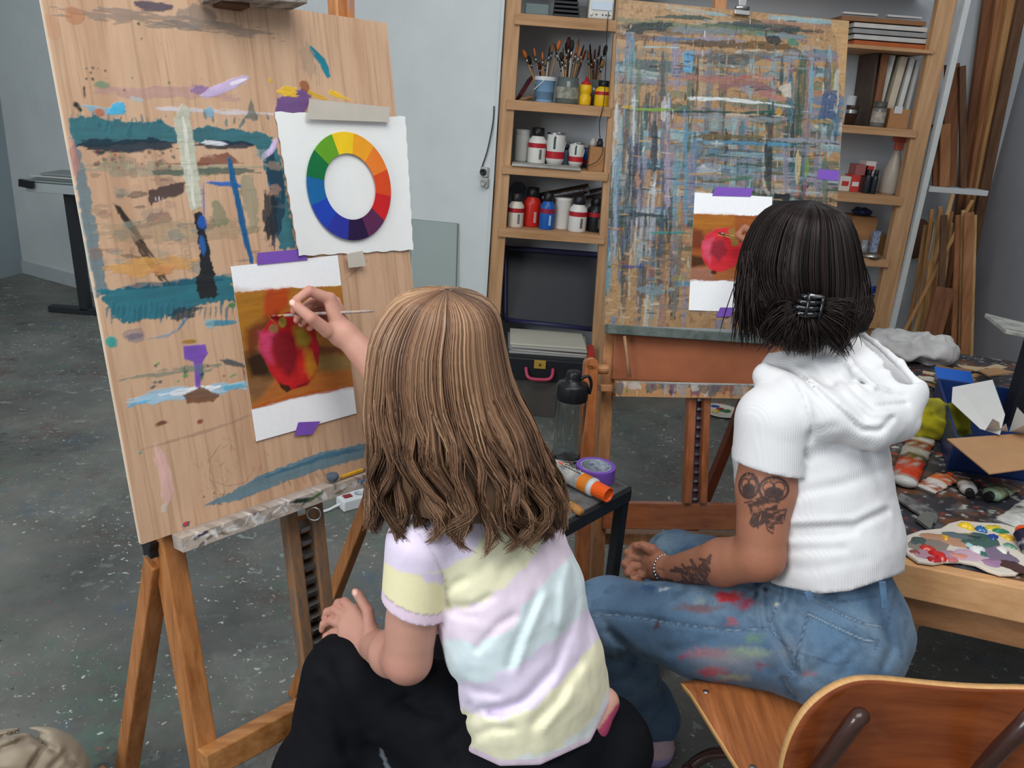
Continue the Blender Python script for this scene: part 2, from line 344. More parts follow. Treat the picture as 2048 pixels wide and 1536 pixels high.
# ledge
a = B1.at(345, 1083, .0); b = B1.at(775, 930, .0); a = B1.P(B1.uv(345, 1078)[0], -.012, .022); b = B1.P(.66, -.012, .022)
cvl = Canvas(.62, .024, 310, 13, 'b4a89c'); cvl.k = 8000
for k in range(120): x_ = random.random(); cvl.stroke([(x_ * .62, random.uniform(0, .03)), (x_ * .62 + random.uniform(.005, .03), random.uniform(0, .03))], random.uniform(.003, .012), random.choice(['e2e2e0', 'cfd0d2', 'b9b4ae', '8a8078', '5a4a44'] if x_ < .45 else ['6a5a58', '8a4a4a', 'a8a09a', '4a3f3c', 'c9c4be', '7a6a60']), .8, .7)
cvl.stroke([(.02, .018), (.05, .022)], .008, '3f2f4a', 1, .5); cvl.stroke([(.2, .02), (.25, .012)], .01, '24342c', 1, .6); cvl.stroke([(.23, .01), (.27, .02)], .006, '4a6a3c', 1, .6); cvl.stroke([(.42, .02), (.45, .022)], .006, '2f5fa0', 1, .5); cvl.stroke([(.35, .012), (.40, .016)], .005, '4a86b0', 1, .5)
le_ = cvl.mesh('ledge', a - B1.v * .012 + B1.n * .012, B1.u, B1.v, B1.n, .034, M('ledge_paint_crust', 'ffffff', .55, attr=True, var=.2, vs=90, bump=.5, bs=100), e1, edgecol=lin('9c8f86'))
a = B1.P(-.01, -.035, -.03); b = B1.P(.62, -.035, -.03)
# mast behind the board, top holder
a = B1.at(682, -60, -.035); b = B1.at(686, 60, -.035)
MB().beam(a + B1.v * .1, ext(a, b, .9), .03, .03, B1.u).build('mast', pine, e1, bevel=.003)
a = B1.at(703, -60, -.03); b = B1.at(703, 60, -.03)
MB().beam(a + B1.v * .1, ext(a, b, .9), .012, .034, B1.u).build('mast_side', M('mast_paint', '3f86b0', .6, dark='b5722f', vs=18, stretch=(1, 1, .6)), e1)
a = B1.P(B1.uv(415, 10)[0], .87, .03); b = B1.P(B1.uv(600, 18)[0], .87, .03)
a = B1.at(415, -4, .03); b = B1.at(598, 10, .03)
MB().beam(a + B1.v * .012, b + B1.v * .012, .05, .03, B1.n).build('top_clamp', ledge_m, e1, bevel=.002)
c = B1.at(452, 14, .0); MB().box(c + B1.v * .02 + B1.n * .0175, (.05, .05, .03), B1.ax()).build('clamp_block', M('dark_wood', '5a3a26', .5, var=.2), e1, bevel=.002)
# knob at the left leg: star shaped grip on a bolt
c = B1.at(290, 1094, -.05); kn = MB()
star = []
for k in range(10):
    r = .024 if k % 2 == 0 else .014; star.append(c + (B1.v * cos(k * pi / 5) + B1.n * sin(k * pi / 5)) * r)
kn.prism(star, B1.u * .018); kn.tube([c + B1.u * .01, c + B1.u * .05], .008)
kn.build('clamp_knob', blackp, e1, bevel=.002)
c = B1.at(628, 1028, .03); MB().tube([c + (B1.u * cos(t) * .7 + B1.v * sin(t)) * .0125 + B1.n * cos(t) * .009 for t in np.linspace(0, 2 * pi, 20, endpoint=False)], .0016, 6, closed=True).build('ring_pull', steel, e1, smooth=True)
# ---------------------------------------------------------------- plywood board with old paint
BW, BH = .612, .845
cv = Canvas(BW, BH, 345, 476, 'cfab8c'); Pu = cv.P
g = fbm(np.stack([Pu[..., 0] + .02 * fbm(Pu, 6, 3), Pu[..., 1] * .07, Pu[..., 0] * 0], -1), 55, 1, 4); cv.mix(np.clip((g - .42) * 3.2, 0, 1) * .65, 'b88f70', 0)
g = fbm(np.stack([Pu[..., 0], Pu[..., 1] * .025, Pu[..., 0] * 0], -1), 260, 5, 3); cv.mix(np.clip((g - .56) * 7, 0, 1) * .45, 'a37c5c', 0)
cv.mix(np.clip((fbm(Pu, 5, 9) - .5) * 2, 0, 1) * .3, 'd9b99c', 0)
K = .00074
def z1(*pts): return [B1.uv(x / 2.194, y / 2.194) for x, y in pts]
def z3(*pts): return [B1.uv(x / 2.239, 850 + y / 2.239) for x, y in pts]
def zb(*pts): return [B1.uv(400 + x / 3.072, 450 + y / 3.072) for x, y in pts]
# grey washes at the top
cv.stroke(z1((600, 20), (745, 35)), 22 * K, '4a4354', .9, .3)
cv.stroke(z1((240, 40), (620, 75), (900, 110), (1250, 160)), 26 * K, '8f7d70', .8, .6, dry=.35)
cv.stroke(z1((640, 120), (760, 100), (900, 135)), 16 * K, '7d736c', .7, .6)
cv.blob(z1((870, 70))[0], .035, .016, '8a7c72', .7, .8)
cv.blob(z1((330, 70))[0], .014, .014, 'b8815c', .8); cv.blob(z1((225, 110))[0], .012, .02, 'c08c6c', .5)
cv.blob(z1((607, 103))[0], .003, .003, '1e5a50'); cv.blob(z1((620, 170))[0], .002, .002, '1e4a45')
# dark specks, upper left
for x, y, r in ((378, 300, 4), (407, 298, 5), (400, 320, 5), (430, 300, 3), (460, 310, 5), (378, 345, 4), (405, 345, 6), (465, 340, 3), (370, 385, 5), (545, 395, 5), (330, 455, 8), (350, 480, 7), (885, 345, 3), (580, 340, 4), (740, 362, 6)):
    cv.blob(z1((x, y))[0], r * .0005, r * .0005, '25352f' if x not in (740, 580) else '4a7a58', .9, .6, 200)
cv.stroke(z1((366, 370), (372, 430)), 6 * K, '2a2522', .9); cv.stroke(z1((318, 445), (365, 495)), 10 * K, '1e2226', .9, .6)
# mauve, white and blue streaks
cv.stroke(z1((380, 400), (620, 410), (860, 400), (1050, 430)), 24 * K, 'a9808a', .45, .5)
cv.stroke(z1((845, 395), (905, 390)), 20 * K, '87699a', .8, .4); cv.stroke(z1((895, 418), (975, 385), (1080, 345)), 22 * K, 'c7b3d8', .95, .3); cv.stroke(z1((1000, 375), (1082, 346)), 9 * K, 'efe9f4', .9, .4)
cv.stroke(z1((650, 475), (900, 485), (1200, 500)), 12 * K, 'cfd0dc', .6, .6, dry=.3); cv.stroke(z1((370, 480), (560, 490)), 18 * K, '62aecb', .7, .6); cv.poly(z1((470, 490), (490, 455), (545, 448), (550, 500), (510, 505), (480, 500)), '45b0d8', .95, .004, 160)
cv.stroke(z1((560, 430), (640, 445)), 12 * K, 'a9c7ce', .6, .8); cv.blob(z1((435, 492))[0], .009, .007, 'b8683c', .9); cv.blob(z1((922, 495))[0], .008, .009, '6fa9c4', .8); cv.blob(z1((445, 372))[0], .014, .006, '6f8a6c', .8)
# purple and yellow marks right
cv.poly(z1((1215, 430), (1330, 385), (1370, 410), (1330, 500), (1205, 500)), '6b4a86', .95); cv.stroke(z1((1230, 400), (1300, 405)), 22 * K, 'e0b42c', .95, .4); cv.stroke(z1((1330, 395), (1440, 440)), 14 * K, 'd8a828', .9, .4)
cv.stroke(z1((1450, 405), (1550, 445)), 20 * K, 'e2b62e', 1, .2, taper=True); cv.blob(z1((1335, 375))[0], .01, .011, '9a5a34', .9); cv.blob(z1((1188, 354))[0], .004, .004, 'd8a828')
cv.stroke(z1((1365, 215), (1415, 270), (1437, 325)), 22 * K, '1d7f92', 1, .15); cv.stroke(z1((1345, 200), (1360, 330)), 40 * K, 'a18a76', .55, .5)
for x in (1380, 1392, 1405): cv.stroke(z1((x, 250), (x + 12, 400)), 5 * K, '8f7a68', .5, .8)
# teal frame
T = '1f6a76'
cv.poly(z1((300, 520), (420, 505), (560, 540), (700, 525), (800, 580), (900, 550), (1050, 570), (1150, 580), (1210, 620), (1235, 720), (1265, 900), (1300, 1095), (1225, 1095), (1165, 760), (1130, 640), (800, 625), (600, 630), (320, 640)), T, .95, .006)
cv.stroke(z1((330, 640), (560, 640), (800, 632)), 26 * K, '14303f', .95, .5); cv.stroke(z1((850, 632), (1130, 636)), 20 * K, '12283c', .9, .5); cv.stroke(z1((870, 625), (1010, 632)), 10 * K, 'e4e6ea', .9, .5)
cv.poly(z1((305, 600), (345, 640), (400, 870), (475, 1290), (430, 1310), (370, 1040)), '4a7684', .8, .005); cv.stroke(z1((318, 620), (335, 780)), 18 * K, 'b97f74', .7, .6)
cv.poly(z1((425, 1270), (700, 1245), (900, 1212), (1015, 1208), (1030, 1320), (900, 1335), (740, 1390), (640, 1400), (560, 1430), (500, 1390)), '1c6d7c', .97, .008, 160)
for x in range(470, 1030, 24): cv.stroke(z1((x, 1330), (x - 6, 1400 + 45 * random.random())), 12 * K, '2b6577', .75, .5, dry=.3, taper=True)
cv.stroke(z1((520, 1260), (980, 1225)), 14 * K, '1c4f63', .7, .5); cv.stroke(z1((1180, 650), (1225, 850), (1190, 1090)), 40 * K, '16324a', .85, .5, dry=.2); cv.stroke(z1((1190, 840), (1185, 1060)), 36 * K, '232a30', .9, .4)
cv.stroke(z1((1150, 690), (1190, 660), (1212, 615)), 16 * K, 'cdbbe0', 1, .2); cv.poly(z1((1080, 520), (1100, 430), (1130, 530)), '5f6a62', .8)
# inside of the frame
cv.stroke(z1((370, 725), (640, 745), (1130, 730)), 30 * K, '7d8f7c', .45, .6); cv.stroke(z1((650, 760), (1140, 745)), 16 * K, '3c5a50', .8, .6)
cv.poly(z1((880, 690), (1000, 665), (1050, 715), (860, 725)), '7a4434', .85); cv.stroke(z1((700, 718), (1070, 716)), 5 * K, '8a4a3a', .8)
for k in range(40): cv.blob(z1((random.uniform(420, 780), random.uniform(660, 740)))[0], .004 * random.random() + .001, .003, random.choice(['5a4634', '6f8f6a', '7a3a30', '39424a']), .7, .8, 150)
cv.poly(z1((650, 835), (815, 795), (800, 850), (700, 880), (660, 905)), '4b3a3a', .95, .004); cv.stroke(z1((560, 855), (640, 850)), 12 * K, '54433e', .7, .7, dry=.3); cv.stroke(z1((590, 910), (640, 905)), 8 * K, '6a5148', .7)
for x in (680, 695, 712): cv.stroke(z1((x, 865), (x + 8, 885)), 4 * K, 'e8e4e0', .9)
cv.poly(z1((498, 893), (525, 905), (600, 1005), (680, 1120), (748, 1252), (700, 1232), (625, 1130), (560, 1010)), '33291f', .9, .003, 200, dry=.42, ang=-1.05); cv.poly(z1((498, 893), (525, 905), (600, 1005), (640, 1075), (600, 1050), (550, 985)), '2c241d', .85, .002, 200, dry=.2, ang=-1.05)
cv.stroke(z1((620, 960), (770, 955)), 26 * K, '8f6a5e', .7, .8); cv.stroke(z1((430, 1015), (860, 1010), (1130, 1000)), 44 * K, '9b8a6c', .5, .5); cv.stroke(z1((460, 1175), (700, 1165), (870, 1140)), 36 * K, 'd29a50', .75, .4); cv.stroke(z1((660, 1190), (760, 1180)), 24 * K, 'cf8a5c', .6, .5)
cv.blob(z1((970, 950))[0], .016, .02, '5d7a5c', .6, .9); cv.blob(z1((1090, 860))[0], .014, .045, '7c8a72', .55, .8); cv.stroke(z1((1060, 1020), (1140, 1000)), 20 * K, '8f8468', .7, .6)
rq = random.Random(3)
for k in range(70):
    x_, y_ = rq.uniform(360, 1180), rq.uniform(650, 1230); l_ = rq.uniform(20, 110); cv.stroke(z1((x_, y_), (x_ + l_, y_ + rq.uniform(-8, 8))), rq.uniform(6, 26) * K, rq.choice(['8f7a68', '6f7f78', 'a8927a', '7d8f8c', '5a5048', 'b08a74', '8a6a5c', '55686a']), rq.uniform(.25, .6), .8, dry=rq.uniform(.2, .5))
for k in range(40):
    x_, y_ = rq.uniform(310, 1180), rq.uniform(480, 560); cv.stroke(z1((x_, y_ + 30), (x_ + rq.uniform(-14, 14), y_ - rq.uniform(0, 26))), rq.uniform(6, 12) * K, rq.choice(['2a6a72', '24606c', '35747c']), .7, .5, dry=.35, taper=True)
# pale green grey column and black column
cv.poly(z1((765, 525), (800, 455), (830, 480), (890, 905), (840, 930), (810, 800)), 'bfc1ae', .97, .004, 150); cv.stroke(z1((805, 520), (850, 900)), 12 * K, 'd9d7cb', .8, .5, dry=.3)
cv.poly(z1((845, 935), (885, 925), (955, 1300), (880, 1310), (860, 1270), (880, 1140), (865, 1030)), '22252a', 1, .006, 150); cv.blob(z1((890, 1080))[0], .006, .02, '2a62a8', .9); cv.blob(z1((885, 970))[0], .008, .016, '2459b0', .9)
cv.stroke(z1((892, 800), (895, 1010)), 5 * K, '2b62b4', .9); cv.stroke(z1((900, 800), (1080, 815)), 12 * K, '2a66b6', .95, .6, taper=False)
cv.stroke(z1((1005, 700), (1030, 830), (1060, 960), (1100, 1150)), 17 * K, '1f5d8e', 1, .2); cv.stroke(z1((770, 1460), (830, 1380)), 7 * K, '3f7fa6', .8); cv.stroke(z1((740, 1390), (880, 1350)), 22 * K, '2a3a44', .85, .6, dry=.25)
cv.stroke(z1((590, 1495), (740, 1470), (780, 1440)), 7 * K, '7695a8', .7, .6); cv.blob(z1((590, 1480))[0], .016, .01, '938489', .8, .8); cv.blob(z1((495, 1500))[0], .008, .01, '4aa29c', .9); cv.stroke(z1((900, 1420), (1030, 1412)), 12 * K, '2f86a0', .9, .4); cv.stroke(z1((890, 1425), (950, 1418)), 18 * K, '7cb4bb', .7, .6); cv.blob(z1((1015, 1340))[0], .008, .005, '2f7f4a', .9)
# lower part: white-blue stroke, purple tape, brown fan, pink wash
lp = lambda *p: [B1.uv(x, y) for x, y in p]
cv.stroke(lp((248, 808), (330, 790), (420, 782), (505, 765)), 30 * K, '9cc8e0', .85, .5, dry=.25); cv.stroke(lp((320, 790), (440, 775)), 16 * K, 'e8edf2', .9, .5); cv.stroke(lp((250, 815), (300, 800)), 14 * K, '4fb0d8', .8, .6, dry=.3); cv.stroke(lp((440, 780), (495, 770)), 16 * K, '5ab4d0', .8, .6)
cv.poly(lp((367, 692), (410, 688), (416, 706), (405, 724), (400, 775), (391, 775), (387, 724), (368, 718)), '7d55b4', 1, .001); cv.stroke(lp((366, 684), (392, 682)), 11 * K, 'a87a30', .95, .3)
cv.stroke(lp((368, 725), (372, 765)), 5 * K, '2f6a4a', .9, .8); cv.stroke(lp((405, 725), (403, 765)), 6 * K, '2d7450', .9, .8); cv.poly(lp((366, 790), (400, 774), (440, 790), (425, 803), (375, 806)), '7b5238', .95, .003)
cv.stroke(lp((232, 760), (360, 740), (470, 730)), 16 * K, '54796c', .6, .7, dry=.4); cv.blob(lp((220, 683))[0], .008, .01, '3f9a90', .9); cv.stroke(lp((440, 720), (495, 735)), 12 * K, '2c4750', .85, .6); cv.stroke(lp((486, 735), (492, 770)), 6 * K, '7a3428', .9, .6)
for k in range(16): cv.blob(lp((random.uniform(300, 480), random.uniform(725, 790)))[0], .005 * random.random() + .0015, .003, random.choice(['2f6a5a', '274e58', '7a4a3a', '5a9a50']), .8, .8, 150)
cv.blob(lp((268, 672))[0], .014, .004, '4a6076', .8, .8); cv.blob(lp((265, 668))[0], .018, .01, '8f7a7c', .6); cv.blob(lp((325, 846))[0], .011, .005, '6e3a2e', .9, .6); cv.blob(lp((400, 843))[0], .006, .004, '8a4038', .9)
cv.stroke(lp((316, 895), (335, 960), (335, 1010)), 30 * K, 'e0b3ae', .75, .4); cv.stroke(lp((330, 1005), (330, 1028)), 14 * K, 'd8ccc2', .7, .4); cv.stroke(lp((260, 905), (420, 860), (500, 830)), 9 * K, '9c7a68', .5, .5); cv.blob(lp((280, 905))[0], .004, .003, '5a9a90')
cv.stroke(lp((440, 985), (420, 960), (418, 920), (440, 890)), 3.5 * K, '5a4436', .7); cv.stroke(lp((420, 960), (455, 972), (490, 965), (510, 935)), 3.5 * K, '6a5040', .6); cv.stroke(lp((626, 865), (622, 910), (605, 940)), 3 * K, '4a3c34', .7)
for k in range(26):
    x, y = random.uniform(400, 530), random.uniform(880, 985); a_ = random.uniform(0, 6); cv.stroke(lp((x, y), (x + 18 * cos(a_), y + 18 * sin(a_))), 3.5 * K, '6d5544', .45, .5)
for k in range(14): cv.blob(lp((random.uniform(405, 450), random.uniform(985, 1010)))[0], .0022, .0018, '2c2622', .9, .6, 200)
cv.poly(lp((402, 1012), (455, 988), (520, 950), (640, 905), (760, 880), (765, 905), (640, 940), (560, 968), (480, 1000)), '3b7d92', .8, .004); cv.stroke(lp((500, 965), (640, 915), (760, 890)), 12 * K, '2c6884', .7, .6, dry=.25)
for x in range(560, 650, 14): cv.stroke(lp((x, 962 - (x - 560) * .28), (x + 8, 978 - (x - 560) * .28)), 9 * K, 'b08a70', .8, .4)
cv.stroke(lp((365, 1052), (380, 1046)), 14 * K, '254e74', .95, .6); cv.blob(lp((372, 1047))[0], .004, .004, 'c0432e', .95); cv.stroke(lp((350, 1064), (360, 1070)), 6 * K, '3f8a80', .8)
cv.stroke(lp((830, 560), (838, 700)), 5 * K, 'e8e8e6', .8); cv.stroke(lp((690, 560), (735, 520)), 5 * K, '8a6a54', .6); cv.blob(lp((705, 660))[0], .006, .02, '7d8a60', .5, .7); cv.blob(lp((700, 680))[0], .004, .006, 'c0a030', .6)
for k in range(90): cv.blob((random.uniform(.01, BW), random.uniform(.01, BH)), .0013, .0012, random.choice(['6a5040', '4a5a58', '3a3a3a', '7f4a3a']), .7, .5, 200, z=0)
plym = M('plywood_painted', 'd6ae8a', .55, attr=True, var=.08, vs=60, stretch=(1, 1, .06), bump=.08, bs=90)
cv.mesh('plywood_board', B1.o, B1.u, B1.v, B1.n, .012, plym, edgecol=lin('d8c9b4'), label='tall plywood board stained with teal paint, on the easel by the child', cat='board')
# ---------------------------------------------------------------- colour wheel sheet
sheet = [B1.uv(*p) for p in ((592, 512), (823, 500), (807, 234), (548, 224))]
def bil(q, s, t):
    a = np.array(q[0]) * (1 - s) + np.array(q[1]) * s; b = np.array(q[3]) * (1 - s) + np.array(q[2]) * s; return a * (1 - t) + b * t
cw = thing('colour_wheel_sheet', B1.P(*sheet[0], .002), 'unstretched white canvas sheet painted with a twelve-colour wheel', 'colour wheel')
n = 24; vs = []; top = []
for j in range(n + 1):
    for i in range(n + 1):
        a, b = bil(sheet, i / n, j / n); lift = .003 + .007 * (max(0, 1 - i / n * 3.) ** 2) * (1 - j / n) + .0025 * max(0, i / n * 4 - 3) ** 2
        a += .0012 * sin(j * 2.1) * (i in (0, n)); b += .0012 * sin(i * 1.7) * (j in (0, n)); top.append(B1.P(a, b, lift))
mb = MB(); m_ = len(top); mb.add(top + [p - B1.n * .0012 for p in top], [(j * (n + 1) + i, j * (n + 1) + i + 1, (j + 1) * (n + 1) + i + 1, (j + 1) * (n + 1) + i) for j in range(n) for i in range(n)] + [(m_ + j * (n + 1) + i, m_ + (j + 1) * (n + 1) + i, m_ + (j + 1) * (n + 1) + i + 1, m_ + j * (n + 1) + i + 1) for j in range(n) for i in range(n)])
mb.build('canvas', M('canvas_white', 'eceeec', .75, var=.02, vs=20, bump=.1, bs=300), cw, smooth=True)
eT, eB, eL, eR = [B1.uv(*p, .006) for p in ((695, 264), (707, 481), (611, 360), (780, 372))]
cc = ((eL[0] + eR[0]) / 2, (eT[1] + eB[1]) / 2); R1 = ((eR[0] - eL[0]) / 2, (eT[1] - eB[1]) / 2); inn = .612
wheel = ['f2ca1e', 'f0a224', 'ec7f2c', 'd94a1e', 'cc2024', '5c2850', '26123f', '2b349c', '1d42b0', '14649f', '0c6e3c', '62a024']
for k, colr in enumerate(wheel):
    aa = [pi / 2 + .05 - (k - .5 + q / 6) * pi / 6 for q in range(7)]
    pts = [B1.P(cc[0] + R1[0] * cos(t), cc[1] + R1[1] * sin(t), .0076) for t in aa] + [B1.P(cc[0] + R1[0] * inn * cos(t), cc[1] + R1[1] * inn * sin(t), .0076) for t in aa[::-1]]
    MB().prism(pts, B1.n * .0006).build('colour_wedge', M('wheel_' + colr, colr, .5, var=.06, vs=40), cw)
def strip(fr, quad, off, mat, parent, name='tape', th=.0004, nseg=6):
    q = [fr.uv(*p) for p in quad]; mb = MB(); pts = []
    lo = [bil(q, i / nseg, 0) for i in range(nseg + 1)]; hi = [bil(q, i / nseg, 1) for i in range(nseg + 1)]
    poly = [fr.P(*p, off) for p in lo] + [fr.P(*p, off) for p in hi[::-1]]
    return mb.prism(poly, fr.n * th).build(name, mat, parent)
mask_t = M('masking_tape_cream', 'cdc6ba', .6, var=.05, alpha=.85); purple = M('masking_tape_purple', '7a52b2', .55, var=.06, vs=60, bump=.1, bs=300)
strip(B1, ((605, 240), (770, 246), (772, 216), (612, 200)), .0115, mask_t, cw); strip(B1, ((690, 536), (725, 532), (718, 502), (686, 508)), .0115, mask_t, cw)
# ---------------------------------------------------------------- apple studies
def study(fr, name, corners, label, paint, tapes, nx, ny, off=.003):
    c = [fr.uv(*p, off) for p in corners]; u0 = (c[0][0] + c[3][0]) / 2; u1 = (c[1][0] + c[2][0]) / 2; v0 = (c[0][1] + c[1][1]) / 2; v1 = (c[2][1] + c[3][1]) / 2
    cvs = Canvas(u1 - u0, v1 - v0, nx, ny, 'f4f6f8')
    root = thing(name, fr.P(u0, v0, .001), label, 'painting')
    cvs.k = 900; paint(cvs, lambda *pts: [(lambda q: (q[0] - u0, q[1] - v0))(fr.uv(x, y, off)) for x, y in pts])
    cvs.mesh('painted_card', fr.P(u0, v0, off), fr.u, fr.v, fr.n, .0015, M('study_paint', 'ffffff', .42, attr=True, var=.03, vs=120), root, edgecol=lin('e8e8e6'))
    for t in tapes: strip(fr, t, off + .0012, purple, root)
    return root
def paint1(c, m):
    f = lambda *p: m(*[(400 + x / 3.072, 450 + y / 3.072) for x, y in p])
    c.poly(f((150, 415), (330, 405), (560, 385), (860, 372), (990, 370), (990, 985), (900, 992), (640, 1045), (450, 1090), (330, 1130), (200, 1160)), 'a9702a', 1, .0025, 160)
    c.poly(f((150, 420), (400, 405), (400, 560), (300, 660), (150, 720)), 'a87223', .9, .006, 40, soft=.02); c.poly(f((400, 400), (545, 385), (540, 500), (430, 600), (390, 560)), 'b0441c', .95, .006, 60, soft=.01)
    c.poly(f((280, 640), (420, 560), (470, 540), (400, 700), (330, 800), (280, 780)), '6e3018', .9, .006, 50, soft=.015)
    c.poly(f((270, 790), (400, 760), (470, 920), (440, 960), (300, 960)), '1e120c', .95, .006, 50, soft=.02); c.poly(f((280, 960), (430, 930), (470, 990), (430, 1060), (330, 1100), (290, 1050)), '7d5a3c', .9, .006, 50, soft=.02)
    c.poly(f((700, 760), (930, 800), (990, 900), (740, 930)), '8f7440', .95, .006, 60, soft=.015); c.poly(f((690, 740), (860, 750), (930, 800), (740, 800)), '6b3a1c', .9, .005, 60, soft=.01)
    c.poly(f((440, 960), (700, 900), (990, 890), (960, 985), (640, 1040), (420, 1090), (320, 1120), (380, 1050)), 'b4692e', .9, .005, 60, soft=.012); c.stroke(f((330, 1118), (450, 1085), (640, 1040), (930, 990)), .009, 'b3561c', .8, .5)
    c.poly(f((420, 600), (470, 555), (560, 530), (640, 545), (700, 620), (735, 760), (720, 900), (660, 985), (560, 1010), (480, 975), (430, 900), (365, 760), (370, 670)), 'b01e22', 1, .002, 100)
    c.poly(f((365, 660), (450, 650), (490, 690), (430, 760), (450, 860), (420, 850), (368, 760)), 'c8416a', .95, .003, 90, soft=.012); c.poly(f((430, 690), (500, 650), (580, 680), (600, 850), (540, 930), (470, 850)), '7d1420', .9, .004, 80, soft=.01)
    c.poly(f((420, 840), (520, 940), (640, 980), (560, 1005), (480, 970)), 'c42026', .9, .004, 80, soft=.012); c.poly(f((590, 850), (650, 760), (700, 780), (680, 930), (620, 960)), 'd02a24', .9, .004, 80, soft=.012)
    c.poly(f((570, 630), (640, 620), (680, 700), (660, 765), (600, 740)), '98842c', .95, .004, 80, soft=.012); c.poly(f((640, 770), (700, 780), (720, 880), (680, 940), (650, 900)), 'c88a28', .9, .004, 90, soft=.012); c.poly(f((680, 680), (735, 760), (720, 880), (690, 780)), 'b81e34', .9, .003, 90)
    c.blob(f((450, 640))[0], .013, .009, '8a6a40', .95); c.blob(f((505, 600))[0], .009, .011, '9a8a3a', .95); c.stroke(f((415, 550), (430, 575), (500, 635)), .0035, 'a86a2c', 1, .3); c.stroke(f((430, 570), (480, 555)), .004, '8a2a28', 1)
    c.poly(f((480, 965), (545, 990), (560, 1015), (530, 1028), (500, 1005)), '3a2012', .95, .002); c.stroke(f((580, 995), (660, 970)), .004, '4a1a14', .9)
study(B1, 'apple_study', ((513, 881), (714, 828), (675, 513), (461, 530)), 'card painted with a large red apple, below the colour wheel sheet', paint1,
      (((512, 530), (613, 520), (600, 498), (512, 506)), ((586, 871), (622, 868), (638, 842), (594, 844))), 150, 214)
# ================================================================ second easel
e2 = thing('easel', Vector((.55, 2.15, 0)), 'reddish beech easel with a front panel and tray, behind the small metal table', 'easel')
redw = wood('easel_red_beech', 'a8663f', '7c4222', 2, vs=6, rough=.42, coat=.2); redx = wood('easel_red_beech_cross', 'a2603a', '7a4224', 0, vs=6, rough=.42, coat=.2)
palew = wood('easel_pale_beech', 'b98356', '92613c', 2, vs=6, rough=.45, coat=.1)
leg_on(B2, (1217, 665), (1192, 1130), -.038, .034, .045, e2, palew, top=.3)
a = B2.at(1181, 728, .04); b = B2.at(1163, 1130, .04); b = ext(a, b, 0)
m = MB(); d = (b - a).normalized(); m.beam(a, b, .036, .03, B2.u); m.lathe([(.018, -.015), (.018, .015)], 20, a, B2.n); m.build('leg', wood('easel_orange_beech', 'b06a3a', '8a4a20', 2, vs=6, rough=.4, coat=.2), e2, bevel=.003)
c = B2.at(1194, 738, .03); MB().lathe([(.013, -.03), (.013, .03)], 16, c, B2.u).build('bolt_cap', palew, e2, bevel=.002)
leg_on(B2, (1668, 690), (1690, 1130), -.038, .034, .045, e2, redw, top=.3)
leg_on(B2, (1383, 780), (1373, 1005), -.0, .022, .03, e2, redw, 'slide_rail', z=None); leg_on(B2, (1412, 780), (1404, 1005), -.0, .02, .03, e2, redw, 'slide_rail', z=None)
p0 = B2.at(1399, 790, -.012); p1 = B2.at(1389, 1005, -.012); MB().beam(p0, p1, .018, .004, B2.u).build('ratchet_strip', M('ratchet_steel', '5a4a66', .45, .6), e2)
for k in range(12):
    c = p0.lerp(p1, (k + .5) / 12); MB().box(c + B2.n * .006, (.016, .007, .01), B2.ax()).build('ratchet_tooth', steel, e2)
fr = lambda x0, y0, x1, y1, off: (B2.at(x0, y0, off), B2.at(x1, y1, off))
def slab(fr_, px0, py0, px1, py1, hpx, off, th, mat, root, name, bev=.002):
    a = fr_.at(px0, py0 + hpx / 2, off); b = fr_.at(px1, py1 + hpx / 2, off); h = (fr_.at(px0, py0, off) - fr_.at(px0, py0 + hpx, off)).length
    return MB().beam(a, b, h, th, fr_.v).build(name, mat, root, bevel=bev)
slab(B2, 1205, 1003, 1690, 1010, 52, -.01, .03, redx, e2, 'cross_bar'); slab(B2, 1200, 1062, 1690, 1072, 22, -.08, .05, palew, e2, 'foot_bar')
slab(B2, 1226, 668, 1680, 690, 90, -.005, .012, M('tray_panel', 'a0603f', .5, dark='8a4f35', vs=8), e2, 'front_panel')
cv = Canvas(.62, .04, 310, 22, 'b98a5c'); cv.k = 3000
for k in range(70): x = random.uniform(0, .62); cv.stroke([(x, random.uniform(.0, .03)), (x + random.uniform(-.01, .01), .042)], random.uniform(.004, .03), random.choice(['8d8f8e', '5d5e63', '6e4a5e', 'a8a6a2', '4f5a58', 'c2bcb4', '8a5a4a', '7c6a5c']), .8, .6)
for x, c_ in ((.03, '3f8a5a'), (.085, '3f6a44'), (.15, '4a4a50'), (.3, '9a4a4a')): cv.blob((x, .015), .004, .008, c_)
for k in range(30): cv.stroke([(random.uniform(0, .62), .038), (random.uniform(0, .62), .038)], .006, random.choice(['9a9c9c', 'b9b9b6', '77787a']), .6, .8)
tr = B2.uv(1224, 790); cv.mesh('tray_front', B2.P(tr[0], tr[1], .035), B2.u, B2.v, B2.n, .012, M('tray_paint', 'ffffff', .5, attr=True, var=.15, vs=90, bump=.3, bs=120), e2)
MB().box(B2.P(tr[0] + .31, tr[1] + .004, .012), (.62, .008, .04), B2.ax()).build('tray_bottom', redx, e2)
slab(B2, 1213, 648, 1680, 680, 19, .018, .035, M('ledge_green_paint', '3c4a44', .5, dark='6d7470', vs=25, bump=.3, bs=60), e2, 'ledge')
a = WY(1490, 800, 2.3); b = WY(1405, 1010, 2.3); MB().beam(a, ext(a, b, 0), .03, .03, B2.u).build('leg', M('leg_dark_red', '6a3420', .45, var=.15), e2, bevel=.003)
a = B2.at(1442, -60, -.03); MB().beam(a + B2.v * .2, a - B2.v * .9, .032, .028, B2.u).build('mast', palew, e2, bevel=.002)
# bracket at the left leg
c = B2.at(1208, 775, .012); MB().box(c, (.03, .018, .05), B2.ax()).build('bracket', palew, e2, bevel=.002)
